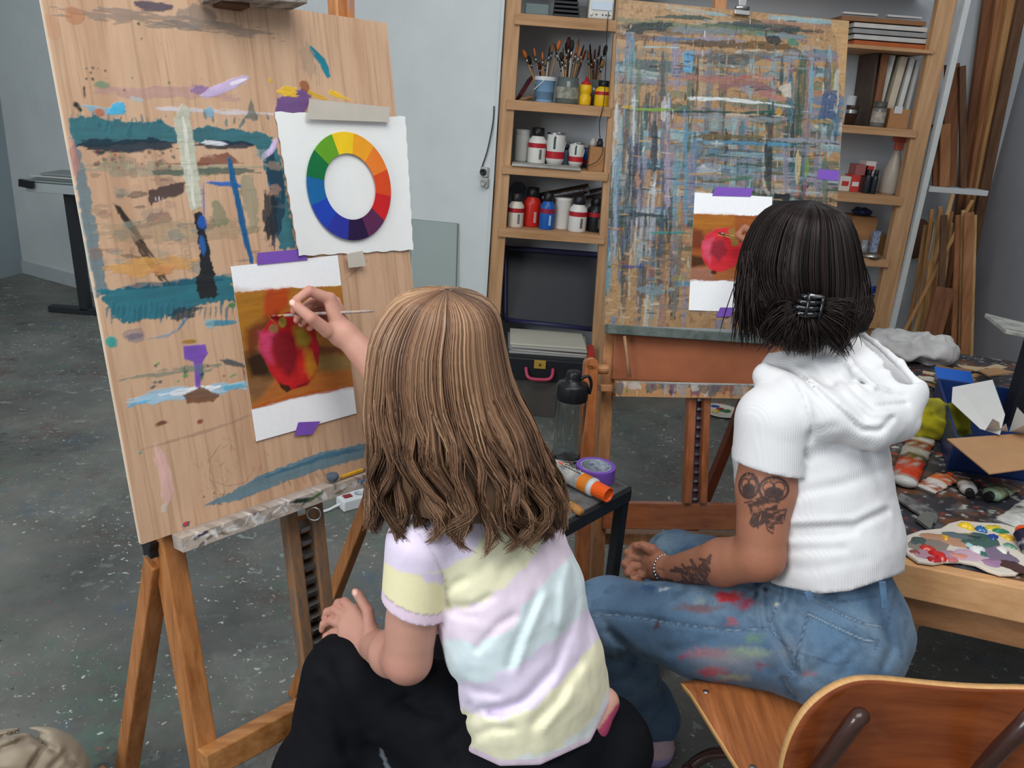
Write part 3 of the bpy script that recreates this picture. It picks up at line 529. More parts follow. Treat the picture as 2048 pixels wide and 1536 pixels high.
# wooden dowel standing in the tray
a = B2.at(1249, 672, .03); b = B2.at(1259, 754, .03); MB().tube([a, a.lerp(b, .5), b], [.0045, .004, .0055], 8).build('wooden_dowel', wood('dowel', 'b08a66', '8a6648', 2), smooth=True, label='thin bare wooden dowel leaning in the easel tray', cat='stick')
# ---------------------------------------------------------------- board thick with paint
bl, br_, tl = B2.uv(1205, 650), B2.uv(1672, 672), B2.uv(1241, 0); BW2, BH2 = .565, .80
BH2 = B2.uv(1470, 20)[1]; BW2 = B2.uv(1702, 43)[0] - B2.uv(1241, 0)[0]; U0 = (B2.uv(1241, 0)[0] + bl[0]) / 2
cv = Canvas(BW2, BH2, 330, 440, 'bd9462'); cv.k = 5000; P = cv.P
cv.mix(np.clip((fbm(P, 60, 2, 4) - .45) * 5, 0, 1) * .5, 'a87f50', .0); cv.mix(np.clip((fbm(P, 120, 8, 3) - .6) * 8, 0, 1) * .7, '8a6238', .0)
pal = ['4d8090', '2f5f6c', '6fa6b4', '2c4a50', '8aa0a0', '3a5a46', '3a3634', '8f8aa0', 'b9a488', '7a5a44', '4a6f9a', '8fb8c0', '2b3a3e', 'a87a6c', '5f7a62', 'c9c4b4', '5a82a8', '7c7c74']
def rs(n, horiz, ys, xs, wr, lr, alpha, dry, pal=pal):
    for k in range(n):
        x = random.uniform(*xs) * BW2; y = random.uniform(*ys) * BH2; l = random.uniform(*lr); wd = random.uniform(*wr); j = random.uniform(-.004, .004)
        cv.stroke([(x, y), (x + l, y + j)] if horiz else [(x, y), (x + j, y - l)], wd, random.choice(pal), alpha * random.uniform(.6, 1), .3, 110, dry=dry)
rs(170, True, (.22, .99), (-.1, .9), (.010, .032), (.06, .28), .85, .33); rs(210, False, (.12, .92), (0, 1), (.008, .026), (.06, .26), .85, .33)
rs(60, False, (.3, .75), (0, .25), (.006, .016), (.05, .2), .75, .4, ['39415a', 'c9c9cc', '6a7f96', '3f5f7a', 'b4bcc8', '4a3f56', '8c9aa8', '2f4a44'])
rs(50, True, (.42, .62), (.3, .95), (.006, .014), (.05, .2), .8, .4, ['2f5a4e', '6f9aa8', 'a9bcc0', '8a8f9c', '3a6f6a', '4a4a40'])
b2 = lambda *p: [(lambda q: (q[0] - U0, q[1]))(B2.uv(1150 + x / 2.194, y / 2.194)) for x, y in p]
k2 = 1 / 2.194 / 760
cv.stroke(b2((215, 125), (430, 115)), 42 * k2, '2b3c3c', .95, .4, dry=.15); cv.stroke(b2((330, 75), (500, 75), (620, 85)), 18 * k2, '33524a', .9, .6, dry=.2); cv.stroke(b2((420, 130), (760, 145)), 30 * k2, '7c8892', .8, .6, dry=.25); cv.stroke(b2((800, 150), (1060, 165)), 22 * k2, '6f8f9c', .8, .6, dry=.2)
cv.stroke(b2((410, 190), (560, 190), (860, 205), (980, 215)), 34 * k2, '6a4c24', .85, .5, dry=.2); cv.blob(b2((865, 175))[0], .022, .012, '26303a', .9, .7); cv.blob(b2((955, 185))[0], .018, .012, '4a8a72', .9, .5); cv.poly(b2((475, 230), (520, 225), (515, 320), (475, 315)), '5da4cc', 1, .002); cv.blob(b2((505, 270))[0], .01, .02, '4f96c4', .9)
cv.stroke(b2((280, 205), (480, 210)), 8 * k2, '9fc4cc', .9, .6); cv.stroke(b2((690, 230), (1050, 260)), 16 * k2, '7fa9b8', .7, .6, dry=.3); cv.stroke(b2((520, 250), (900, 240)), 40 * k2, '5f5248', .6, .7, dry=.35); cv.stroke(b2((370, 280), (1090, 305)), 14 * k2, '9aa09a', .6, .7, dry=.4)
cv.stroke(b2((410, 340), (700, 350), (880, 340)), 34 * k2, 'b07064', .75, .6, dry=.2); cv.stroke(b2((600, 390), (740, 360), (900, 400)), 30 * k2, '9a6460', .8, .6, dry=.15); cv.stroke(b2((780, 400), (930, 440)), 26 * k2, 'c07a6c', .85, .5, dry=.15); cv.stroke(b2((790, 345), (890, 350)), 22 * k2, 'b78a80', .85, .5); cv.poly(b2((890, 380), (950, 360), (950, 430), (920, 425)), 'c9c0b0', 1, .003)
cv.stroke(b2((480, 430), (640, 435), (860, 455)), 17 * k2, 'e6ebea', .95, .5, dry=.1); cv.stroke(b2((850, 455), (960, 470)), 12 * k2, 'd8e2e0', .8, .6); cv.stroke(b2((205, 470), (260, 470)), 14 * k2, 'c8a818', 1, .4); cv.stroke(b2((240, 480), (480, 482)), 12 * k2, '7fae24', .9, .6); cv.stroke(b2((300, 490), (620, 490), (1050, 510)), 10 * k2, '1c4a3c', .95, .7); cv.stroke(b2((740, 492), (880, 490)), 14 * k2, '136050', .95, .5); cv.blob(b2((895, 490))[0], .01, .012, 'c4952a', .95)
cv.stroke(b2((480, 515), (700, 520), (1000, 530)), 22 * k2, '8c9aa0', .7, .6, dry=.3); cv.poly(b2((1085, 410), (1150, 395), (1140, 525), (1070, 520)), '4a6088', .95, .004); cv.stroke(b2((1040, 250), (1030, 500)), 24 * k2, '7fb0c4', .75, .5, dry=.15)
cv.stroke(b2((1000, 525), (1145, 540)), 10 * k2, 'b08a2c', .9, .5); cv.stroke(b2((380, 575), (520, 585), (640, 570)), 14 * k2, '5a93ac', .8, .6); cv.stroke(b2((500, 600), (830, 605)), 22 * k2, '6f6238', .9, .5, dry=.15); cv.stroke(b2((520, 622), (760, 628), (1000, 640)), 20 * k2, '4f96b8', .9, .5, dry=.1); cv.stroke(b2((830, 610), (1130, 620)), 16 * k2, '8f93a8', .85, .5)
cv.stroke(b2((530, 745), (560, 700), (640, 700)), 20 * k2, '8a6a54', .6, .6); cv.poly(b2((530, 740), (570, 715), (640, 720), (640, 750)), 'c0c4cc', .9, .003); cv.blob(b2((600, 725))[0], .02, .012, '6a7684', .6, .7); cv.stroke(b2((500, 765), (640, 760)), 12 * k2, 'c09a68', .9)
for x, y0_, y1_, wd, c_ in ((845, 620, 830, 40, '2f3a3a'), (980, 640, 830, 24, 'd0bd86'), (1000, 660, 860, 12, '4f86a4'), (1020, 680, 780, 24, '7f9c46'), (1010, 780, 880, 26, '8a4f6c'), (920, 640, 850, 22, '8f8aa0'), (350, 520, 740, 34, '2f383c'), (385, 200, 470, 22, '4a5660'), (485, 480, 980, 22, '5a93ae'), (405, 620, 960, 30, 'a49ab4'), (260, 380, 640, 18, 'b8c4c8'), (185, 430, 640, 16, 'c9cbd0'), (175, 640, 1130, 20, '8fa6bc'), (1100, 660, 900, 22, '5f7a72'), (1060, 560, 700, 14, '9a9c98'), (460, 860, 1010, 22, 'b08a4c'), (430, 930, 1290, 18, '8a7f8c'), (540, 230, 440, 14, '5a4a2c'), (1130, 270, 400, 12, '8a9038')):
    cv.stroke(b2((x, y0_), (x + random.uniform(-8, 4), y1_)), wd * k2, c_, .85, .5, dry=.22)
cv.poly(b2((870, 850), (945, 850), (940, 900), (870, 905)), '23262a', .97, .003); cv.stroke(b2((660, 790), (800, 775)), 16 * k2, '3f7a5a', .8, .7, dry=.2); cv.poly(b2((262, 780), (275, 740), (290, 800), (275, 830)), 'b5806c', .95); cv.poly(b2((320, 850), (352, 785), (355, 860)), 'c4c9cc', .9)
cv.stroke(b2((180, 940), (380, 945)), 20 * k2, '2f3f46', .85, .6, dry=.2); cv.stroke(b2((300, 1022), (520, 1020)), 12 * k2, '2f9a90', .9, .6); cv.stroke(b2((190, 1170), (330, 1168)), 18 * k2, '35489a', .8, .6, dry=.2); cv.stroke(b2((330, 1160), (340, 1230)), 30 * k2, 'a85a44', .7, .6, dry=.2); cv.stroke(b2((270, 1270), (420, 1280)), 44 * k2, '7f9aa4', .75, .6, dry=.2); cv.stroke(b2((430, 1220), (500, 1220)), 30 * k2, 'a8903c', .7, .6); cv.stroke(b2((440, 1250), (510, 1240)), 24 * k2, '4a90ac', .8, .6); cv.stroke(b2((380, 1150), (510, 1140)), 40 * k2, '7f6a5c', .6, .7, dry=.3); cv.blob(b2((168, 1405))[0], .008, .012, '2f8ad0', 1, .6); cv.blob(b2((150, 1170))[0], .005, .004, '5a6a28'); cv.stroke(b2((280, 1330), (600, 1370)), 26 * k2, '8f8078', .5, .7, dry=.35)
rs(60, True, (.0, .35), (0, .6), (.003, .01), (.01, .05), .6, .3, ['8a5a34', '6a4a30', 'd8b88a', '4a4a44', '7f9aa0', 'b8905c']); rs(70, False, (.05, .98), (0, 1), (.002, .006), (.008, .04), .8, .2, ['2a2a28', '3a2e26', 'e2dccb', '1e2e30', 'd0b890', '5f8a9a'])
rs(70, True, (.05, .98), (0, 1), (.002, .006), (.008, .04), .8, .2, ['2a2a28', 'c84a3a', 'e2dccb', '1e2e30', '2f8a6a', '3a6ab0', '9a3a4a'])
rs(260, False, (.03, .99), (0, 1), (.0025, .006), (.006, .03), .9, .15, ['e0d8c6', '22262a', 'caa46c', '2c3a3e', '8fb0bc', 'b98a5c', 'd8d2c4', '3a2e28']); rs(260, True, (.03, .99), (0, 1), (.0025, .006), (.006, .035), .9, .15, ['e0d8c6', '22262a', 'caa46c', '1f4a4a', '9fb8c0', 'b98a5c', '6a3a30', '3a3632'])
rs(90, True, (.0, .3), (0, .6), (.004, .010), (.008, .03), .8, .2, ['cba873', 'b98f58', 'd6b888', 'a87c48'])
cv.poly([(BW2 - .055, BH2 - .005), (BW2 + .01, BH2 + .01), (BW2 + .01, BH2 - .2), (BW2 - .012, BH2 - .19), (BW2 - .03, BH2 - .06)], 'cfa265', .85, .006)
g_ = cv.C.mean(-1, keepdims=True); cv.C = (cv.C * .86 + g_ * .14) * .74
brd2 = cv.mesh('painted_board', B2.P(U0, .0, 0), B2.u, B2.v, B2.n, .014, M('paint_crust', 'ffffff', .42, attr=True, var=.12, vs=140, bump=.6, bs=130), edgecol=lin('b89868'), label='plywood board crusted with criss-cross paint strokes, before the wooden shelves', cat='board')
def paint2(c, m):
    f = lambda *p: m(*[(1150 + x / 2.194, y / 2.194) for x, y in p])
    c.poly(f((480, 935), (640, 942), (760, 945), (900, 950), (900, 1230), (700, 1225), (600, 1232), (505, 1225), (470, 1225)), '96501e', 1, .0025, 150)
    c.poly(f((500, 940), (700, 945), (700, 1000), (520, 1020)), 'b0701f', .7, .005, 60, soft=.015); c.poly(f((515, 1000), (560, 1010), (570, 1090), (505, 1095)), '6a2c14', .8, .004, 60, soft=.01); c.poly(f((505, 1120), (570, 1130), (570, 1165), (510, 1175)), '3c2410', .95, .004, 60, soft=.010); c.poly(f((500, 1175), (600, 1170), (620, 1230), (500, 1228)), '9a6a56', .95, .004, 60, soft=.010); c.poly(f((600, 1200), (760, 1170), (760, 1235), (620, 1230)), 'a05f34', .9, .004, 60)
    c.poly(f((575, 1030), (620, 1003), (680, 1000), (730, 1030), (745, 1100), (700, 1170), (640, 1192), (600, 1190), (560, 1140), (553, 1080)), 'cc2a34', 1, .002)
    c.poly(f((558, 1060), (610, 1040), (600, 1110), (590, 1160), (560, 1120)), 'd2506a', .9, .003, 90, soft=.010); c.poly(f((600, 1060), (650, 1050), (670, 1100), (630, 1150), (590, 1110)), '8a2434', .9, .003, 90, soft=.010); c.poly(f((670, 1010), (700, 1000), (720, 1080), (690, 1080)), '7f7a34', .8, .003); c.blob(f((610, 1195))[0], .009, .006, '2a1a12', .95); c.stroke(f((625, 1030), (700, 1045)), .004, 'b09a58', 1)
study(B2, 'apple_study', ((1376, 620), (1530, 626), (1546, 393), (1391, 386)), 'card with a smaller pinkish red apple taped on the paint-crusted board', paint2,
      (((1423, 392), (1500, 394), (1505, 377), (1430, 374)), ((1431, 634), (1459, 633), (1467, 615), (1439, 615))), 110, 156)
strip(B2, ((1633, 358), (1676, 362), (1677, 342), (1637, 338)), .002, purple, None, 'purple_tape_strip'); o = bpy.data.objects['purple_tape_strip']; tag(o, 'short strip of purple tape on the right edge of the paint-crusted board', 'tape')
# bulldog clip on the board top
cl = thing('bulldog_clip', B2.at(1487, 18, .01), 'steel bulldog clip on the top edge of the paint-crusted board', 'clip')
c = B2.at(1484, 24, .008); MB().prism([c + B2.v * .004 - B2.u * .02, c + B2.v * .004 + B2.u * .02, c - B2.v * .008 + B2.u * .022, c - B2.v * .008 - B2.u * .022], B2.n * .004).build('jaw', steel, cl, bevel=.001)
MB().lathe([(.006, -.018), (.006, .018)], 14, c + B2.v * .01, B2.u).build('hinge', steel, cl, smooth=True)
MB().prism([c + B2.v * .012 - B2.u * .009, c + B2.v * .012 + B2.u * .009, c + B2.v * .036 + B2.u * .012, c + B2.v * .042, c + B2.v * .036 - B2.u * .012], B2.n * .002).build('grip', steel, cl, bevel=.001)
# ================================================================ implicit surfaces for bodies and clothes
class Field:
    def __init__(s, lo, hi, h):
        s.lo = np.array(lo, float); s.h = h; s.n = np.ceil((np.array(hi) - s.lo) / h).astype(int) + 1
        s.d = np.full(s.n, .05, np.float32); s.ax = [s.lo[i] + h * np.arange(s.n[i]) for i in range(3)]
    def sub(s, lo, hi):
        a = np.clip(np.floor((np.array(lo) - s.lo) / s.h).astype(int), 0, s.n); b = np.clip(np.ceil((np.array(hi) - s.lo) / s.h).astype(int) + 1, 0, s.n)
        sl = tuple(slice(a[i], b[i]) for i in range(3))
        return sl, [s.ax[i][sl[i]].astype(np.float32).reshape([-1 if j == i else 1 for j in range(3)]) for i in range(3)]
    def put(s, sl, dn, k, op):
        c = s.d[sl]
        if op == 'add': h = np.clip(.5 + .5 * (c - dn) / k, 0, 1); s.d[sl] = c * (1 - h) + dn * h - k * h * (1 - h)
        else: dn = -dn; h = np.clip(.5 - .5 * (c - dn) / k, 0, 1); s.d[sl] = c * (1 - h) + dn * h + k * h * (1 - h)
    def cone(s, a, b, ra, rb, k=.012, flat=None, op='add', clip=None):
        a = np.array(a, np.float32); b = np.array(b, np.float32); m = max(ra, rb) + k + .03
        sl, (X, Y, Z) = s.sub(np.minimum(a, b) - m, np.maximum(a, b) + m); ab = b - a
        t = np.clip(((X - a[0]) * ab[0] + (Y - a[1]) * ab[1] + (Z - a[2]) * ab[2]) / max(1e-9, float(ab @ ab)), 0, 1)
        q = [X - a[0] - t * ab[0], Y - a[1] - t * ab[1], Z - a[2] - t * ab[2]]
        if flat:
            n, f = flat; n = np.array(n) / np.linalg.norm(n); dt = q[0] * n[0] + q[1] * n[1] + q[2] * n[2]; q = [q[i] + dt * n[i] * (f - 1) for i in range(3)]
        dn = np.sqrt(q[0] ** 2 + q[1] ** 2 + q[2] ** 2) - (ra + (rb - ra) * t)
        if clip: p, n = clip; n = np.array(n) / np.linalg.norm(n); dn = np.maximum(dn, (X - p[0]) * n[0] + (Y - p[1]) * n[1] + (Z - p[2]) * n[2])
        s.put(sl, dn.astype(np.float32), k, op); return s
    def trim(s, fn):
        m = np.nonzero(s.d < .03); P = np.stack([s.ax[i][m[i]] for i in range(3)], -1); s.d[m] = np.maximum(s.d[m], fn(P).astype(np.float32)); return s
    def chain(s, pts, rs, k=.012, flat=None, op='add'):
        for i in range(len(pts) - 1): s.cone(pts[i], pts[i + 1], rs[i], rs[i + 1], k, flat, op)
        return s
    def ell(s, c, r, ax=None, k=.012, op='add'):
        c = np.array(c, np.float32); r = np.array(r, np.float32); A = np.array(ax if ax is not None else np.eye(3), np.float32); m = max(r) + k + .03
        sl, (X, Y, Z) = s.sub(c - m, c + m); q = [X - c[0], Y - c[1], Z - c[2]]
        e = [(q[0] * A[i][0] + q[1] * A[i][1] + q[2] * A[i][2]) / r[i] for i in range(3)]; L = np.sqrt(e[0] ** 2 + e[1] ** 2 + e[2] ** 2)
        g = np.sqrt((e[0] / r[0]) ** 2 + (e[1] / r[1]) ** 2 + (e[2] / r[2]) ** 2) + 1e-6; s.put(sl, L * (L - 1) / g, k, op); return s
    def cut(s, p, n, k=.004):
        p = np.array(p, np.float32); n = np.array(n, np.float32); n = n / np.linalg.norm(n); X, Y, Z = [s.ax[i].astype(np.float32).reshape([-1 if j == i else 1 for j in range(3)]) for i in range(3)]
        dn = (X - p[0]) * n[0] + (Y - p[1]) * n[1] + (Z - p[2]) * n[2]; c = s.d; h = np.clip(.5 - .5 * (c - dn) / k, 0, 1); s.d = (c * (1 - h) + dn * h + k * h * (1 - h)).astype(np.float32); return s
    def crease(s, pts, depth, width):
        """valley along a polyline: pushes the surface in"""
        pts = [np.array(p, np.float32) for p in pts]
        for a, b in zip(pts[:-1], pts[1:]):
            m = width * 2.5; sl, (X, Y, Z) = s.sub(np.minimum(a, b) - m, np.maximum(a, b) + m); ab = b - a
            t = np.clip(((X - a[0]) * ab[0] + (Y - a[1]) * ab[1] + (Z - a[2]) * ab[2]) / max(1e-9, float(ab @ ab)), 0, 1)
            d2 = (X - a[0] - t * ab[0]) ** 2 + (Y - a[1] - t * ab[1]) ** 2 + (Z - a[2] - t * ab[2]) ** 2
            s.d[sl] = s.d[sl] + depth * np.exp(-d2 / (width * width))
        return s
    def fold(s, lines, ymax=None, sc=1.0):
        """folds drawn as photo polylines on the side towards the room's front: (points, depth m, width px)"""
        m = np.nonzero(np.abs(s.d) < .022); P = np.stack([s.ax[i][m[i]] for i in range(3)], -1); x, y = proj(P); Q = np.stack([x, y], 1); add = np.zeros(len(Q))
        for pts, dp, wd in lines: add += dp * sc * np.exp(-(segd(Q, pts) / wd) ** 2)
        if ymax is not None: add *= np.clip((ymax(P) - P[:, 1]) / .02, 0, 1)
        s.d[m] += add.astype(np.float32); return s
    def disp(s, fn):
        m = np.nonzero(np.abs(s.d) < .02); P = np.stack([s.ax[i][m[i]] for i in range(3)], -1); s.d[m] = s.d[m] + fn(P).astype(np.float32); return s
    def mesh(s):
        d = s.d; ins = d < 0; n = d.shape
        cnt = np.zeros([k - 1 for k in n], np.int8)
        for dx in (0, 1):
            for dy in (0, 1):
                for dz in (0, 1): cnt += ins[dx:n[0] - 1 + dx, dy:n[1] - 1 + dy, dz:n[2] - 1 + dz]
        act = (cnt > 0) & (cnt < 8); I = np.argwhere(act); idx = np.full(act.shape, -1, np.int64); idx[act] = np.arange(len(I))
        acc = np.zeros((len(I), 3)); ne = np.zeros(len(I))
        cs = [(a, b, c) for a in (0, 1) for b in (0, 1) for c in (0, 1)]; val = {c: d[I[:, 0] + c[0], I[:, 1] + c[1], I[:, 2] + c[2]].astype(float) for c in cs}
        for c in cs:
            for ax in range(3):
                if c[ax] == 0:
                    e = list(c); e[ax] = 1; e = tuple(e); v0, v1 = val[c], val[e]; m = (v0 < 0) != (v1 < 0); t = v0[m] / (v0[m] - v1[m])
                    p = np.tile(np.array(c, float), (m.sum(), 1)); p[:, ax] = t; acc[m] += p; ne[m] += 1
        V = s.lo + (I + acc / ne[:, None]) * s.h; Fq = []
        for ax in range(3):
            a = [slice(None)] * 3; b = [slice(None)] * 3; a[ax] = slice(0, -1); b[ax] = slice(1, None); x0 = ins[tuple(a)]; x1 = ins[tuple(b)]
            E = np.argwhere(x0 != x1); o1, o2 = [(1, 2), (2, 0), (0, 1)][ax]
            E = E[(E[:, o1] > 0) & (E[:, o2] > 0) & (E[:, o1] < n[o1] - 1) & (E[:, o2] < n[o2] - 1)]
            def cell(i, j): q = E.copy(); q[:, o1] -= i; q[:, o2] -= j; return idx[q[:, 0], q[:, 1], q[:, 2]]
            q = np.stack([cell(1, 1), cell(0, 1), cell(0, 0), cell(1, 0)], -1); fl = ~x0[E[:, 0], E[:, 1], E[:, 2]]; q[fl] = q[fl][:, ::-1]; Fq.append(q)
        return V, np.concatenate(Fq)
def mix3(C, a, col): a = np.clip(a, 0, 1)[:, None]; return C * (1 - a) + (L3(col) if isinstance(col, str) else col) * a
def segd(P, pts):
    """distance in pixels from points to a polyline"""
    best = np.full(len(P), 1e9)
    for a, b in zip(pts[:-1], pts[1:]):
        a = np.array(a, float); ab = np.array(b, float) - a; t = np.clip(((P - a) @ ab) / max(1e-9, ab @ ab), 0, 1); best = np.minimum(best, np.linalg.norm(P - a - t[:, None] * ab, axis=1))
    return best
def inpoly(P, pts):
    ins = np.zeros(len(P), bool); n = len(pts)
    for i in range(n):
        (x1, y1), (x2, y2) = pts[i], pts[(i + 1) % n]; c = (y1 > P[:, 1]) != (y2 > P[:, 1]); ins ^= c & (P[:, 0] < (x2 - x1) * (P[:, 1] - y1) / ((y2 - y1) or 1e-9) + x1)
    return ins
def tubes(name, A, rad, C, mat, parent, sides=3, **kw):
    """A (S,N,3) strand points, rad (N,) or (S,N), C (S,N,3) colours -> one mesh"""
    Sn, N, _ = A.shape; T = np.gradient(A, axis=1); T /= np.linalg.norm(T, axis=2, keepdims=True) + 1e-9
    ref = A - A.reshape(-1, 3).mean(0) + np.array([.011, .007, -.05]); X = np.cross(T, ref); X /= np.linalg.norm(X, axis=2, keepdims=True) + 1e-9; Y = np.cross(T, X); rad = np.broadcast_to(rad, (Sn, N))[..., None]
    V = np.stack([A + (X * cos(2 * pi * k / sides) + Y * sin(2 * pi * k / sides)) * rad for k in range(sides)], 2)
    i = np.arange(Sn * N * sides).reshape(Sn, N, sides); f = np.stack([i[:, :-1], np.roll(i[:, :-1], -1, 2), np.roll(i[:, 1:], -1, 2), i[:, 1:]], -1).reshape(-1, 4)
    return colmesh(name, V.reshape(-1, 3), f, np.repeat(C[:, :, None, :], sides, 2).reshape(-1, 3), mat, parent, **kw)
def A3(v): return np.array(tuple(v))
skin = M('skin', 'ffffff', .5, attr=True, var=.05, vs=30, bump=.05, bs=250, spec=.35); MATS['skin'].node_tree.nodes['Principled BSDF'].inputs['Subsurface Weight'].default_value = .08; MATS['skin'].node_tree.nodes['Principled BSDF'].inputs['Subsurface Radius'].default_value = (.012, .005, .003)
cloth = M('cloth', 'ffffff', .85, attr=True, var=.03, vs=120, bump=.12, bs=500, sheen=.1, spec=.2)
def head_sdf(Fd, c, f, up, s=1.0):
    """head with face features; f facing, up; s = head height/.2"""
    f = A3(f) / np.linalg.norm(A3(f)); up = A3(up) - f * np.dot(A3(up), f); up /= np.linalg.norm(up); r = np.cross(f, up); c = A3(c); q = lambda a, b, d: c + (f * a + r * b + up * d) * s
    ax = np.array([f, r, up]); Fd.ell(q(-.008, 0, .022), np.array((.088, .073, .083)) * s, ax, .02); Fd.ell(q(.03, 0, -.045), np.array((.055, .054, .062)) * s, ax, .03)
    Fd.ell(q(.062, 0, -.088), np.array((.022, .024, .02)) * s, ax, .02); Fd.cone(q(.083, 0, .01), q(.1, 0, -.028), .006 * s, .011 * s, .01); Fd.ell(q(.083, 0, -.055), np.array((.009, .022, .008)) * s, ax, .008)
    for sg in (-1, 1):
        Fd.ell(q(.082, sg * .031, .005), np.array((.011, .017, .009)) * s, ax, .008, op='sub'); Fd.ell(q(.071, sg * .031, .004), np.array((.012, .013, .012)) * s, ax, .002)
        Fd.ell(q(-.002, sg * .075, -.01), np.array((.018, .009, .03)) * s, ax, .006); Fd.cone(q(.055, sg * .045, -.03), q(.03, sg * .055, -.04), .02 * s, .022 * s, .02)
    return q
def hand_sdf(Fd, wrist, palm, fingers, rw, rp, flat, thick):
    """palm from the wrist to each knuckle, then five finger chains"""
    for fg in fingers:
        if fg[1]: Fd.cone(wrist, fg[0][0], rw, rp, .008, (flat, thick))
    for pts, inp, rs in fingers: Fd.chain(pts, rs, .0022)
# ================================================================ child
Wn = lambda px, py, y: A3(WY(px, py, y))
child = thing('person', WZ(1100, 1900, 0), 'seated child in a pastel striped t-shirt and black trousers holding a paintbrush', 'person')
cf = np.array([-.75, .66, 0]); cr = np.array([.66, .75, 0])           # facing, right-hand side
hc = Wn(872, 735, 1.085); nb = Wn(932, 950, 1.10); T1 = Wn(970, 1040, 1.10); T2 = Wn(1028, 1220, 1.075); T3 = Wn(1072, 1380, 1.06); T4 = Wn(1098, 1500, 1.06)
LS = Wn(842, 1090, 1.02); LE = Wn(815, 1318, 1.0); LW = Wn(745, 1290, 1.12); RS = Wn(1062, 1000, 1.20); RE = Wn(830, 815, 1.34); RW = Wn(690, 668, 1.37)
bd = Field((-.55, .85, .40), (.22, 1.46, 1.22), .0031)
q = head_sdf(bd, hc, (-.78, .6, -.18), (-.05, .05, 1), .93)
bd.chain([hc - np.array([0, 0, .05]), nb, T1], [.045, .045, .06], .02); bd.chain([T1, T2, T3, T3 * .6 + T4 * .4], [.085, .08, .085, .085], .02, (cf, 1.35))
bd.chain([T1, LS, LE], [.05, .043, .034], .015); bd.cone(LS * .35 + LE * .65, LE, .038, .034, .01); bd.chain([LE, LE * .6 + LW * .4, LW], [.034, .036, .025], .012)
bd.chain([T1, RS, RE], [.05, .04, .032], .015); bd.chain([RE, RE * .55 + RW * .45, RW], [.033, .033, .022], .012)
# left hand resting on the knee
yk = lambda p: Wn(*p)
fl = [([yk((708, 1222, 1.17)), yk((690, 1204, 1.19)), yk((676, 1206, 1.2)), yk((672, 1216, 1.2))], True, [.0095, .0085, .0075, .007]),
      ([yk((696, 1234, 1.165)), yk((670, 1219, 1.19)), yk((655, 1224, 1.198)), yk((650, 1236, 1.198))], True, [.0098, .0085, .0078, .007]),
      ([yk((690, 1250, 1.155)), yk((662, 1241, 1.178)), yk((648, 1248, 1.185)), yk((645, 1259, 1.185))], True, [.0095, .008, .0075, .0068]),
      ([yk((690, 1268, 1.145)), yk((666, 1265, 1.165)), yk((653, 1273, 1.17)), yk((650, 1283, 1.17))], True, [.009, .0075, .007, .0062]),
      ([yk((740, 1258, 1.125)), yk((736, 1222, 1.145)), yk((718, 1192, 1.16)), yk((711, 1184, 1.165))], True, [.012, .0095, .0085, .0072])]
hand_sdf(bd, LW, None, fl, .022, .013, np.array(cf) * .3 + np.array([0, -.6, .8]), 1.3)
# right hand pinching the brush in front of the study
hy = lambda px, py, off: A3(B1.at(px, py, off))
W2 = hy(684, 668, .075); fr_ = [([hy(660, 598, .066), hy(618, 582, .058), hy(594, 600, .05), hy(588, 622, .042)], True, [.011, .009, .008, .007]),
       ([hy(670, 606, .05), hy(630, 600, .036), hy(602, 622, .036), hy(594, 640, .036)], True, [.011, .009, .0082, .007]),
       ([hy(676, 618, .04), hy(640, 614, .022), hy(612, 634, .026), hy(604, 648, .03)], True, [.0105, .0088, .008, .007]),
       ([hy(680, 632, .032), hy(650, 632, .016), hy(628, 645, .02), hy(620, 656, .024)], True, [.0095, .008, .0072, .0065]),
       ([hy(655, 662, .075), hy(622, 636, .074), hy(598, 616, .06), hy(586, 606, .053)], True, [.0125, .0105, .0092, .0075])]
bd.chain([RW, W2], [.022, .022], .01); hand_sdf(bd, W2, None, fr_, .02, .0125, A3(B1.n), 1.2)
V, Fq = bd.mesh(); px, py = proj(V); PX = np.stack([px, py], 1)
C = np.tile(L3('c2917e'), (len(V), 1)); C = mix3(C, (fbm(V, 25, 3) - .4) * 1.2, 'b88274'); C = mix3(C, 1.1 - np.linalg.norm(V - LE, axis=1) / .05, 'b57a6c')
hd = np.linalg.norm(V[:, None] - np.array([f[0][-1] for f in fl] + [f[0][1] for f in fl] + [f[0][-1] for f in fr_] + [f[0][1] for f in fr_])[None], axis=2).min(1); C = mix3(C, (.02 - hd) / .02 * .8, 'bd7d70')
for f in (fl[4], fr_[4]): nd = np.linalg.norm(V - (f[0][-1] + np.array([0, -.006, .003])), axis=1); C = mix3(C, (.0055 - nd) / .001, 'e6bfae')
for sg in (-1, 1): e = q(.082, sg * .031, .004); C = mix3(C, (.0085 - np.linalg.norm(V - e, axis=1)) / .001, 'f0ece8'); C = mix3(C, (.0045 - np.linalg.norm(V - q(.085, sg * .031, .004), axis=1)) / .001, '5a7080')
C = mix3(C, (.02 - np.abs((V - q(.09, 0, -.055)) @ cr)) / .01 * ((np.abs(V[:, 2] - q(.09, 0, -.055)[2]) < .008) & (np.linalg.norm(V - q(.09, 0, -.055), axis=1) < .025)), 'c47a72')
colmesh('body', V, Fq, C, skin, child)
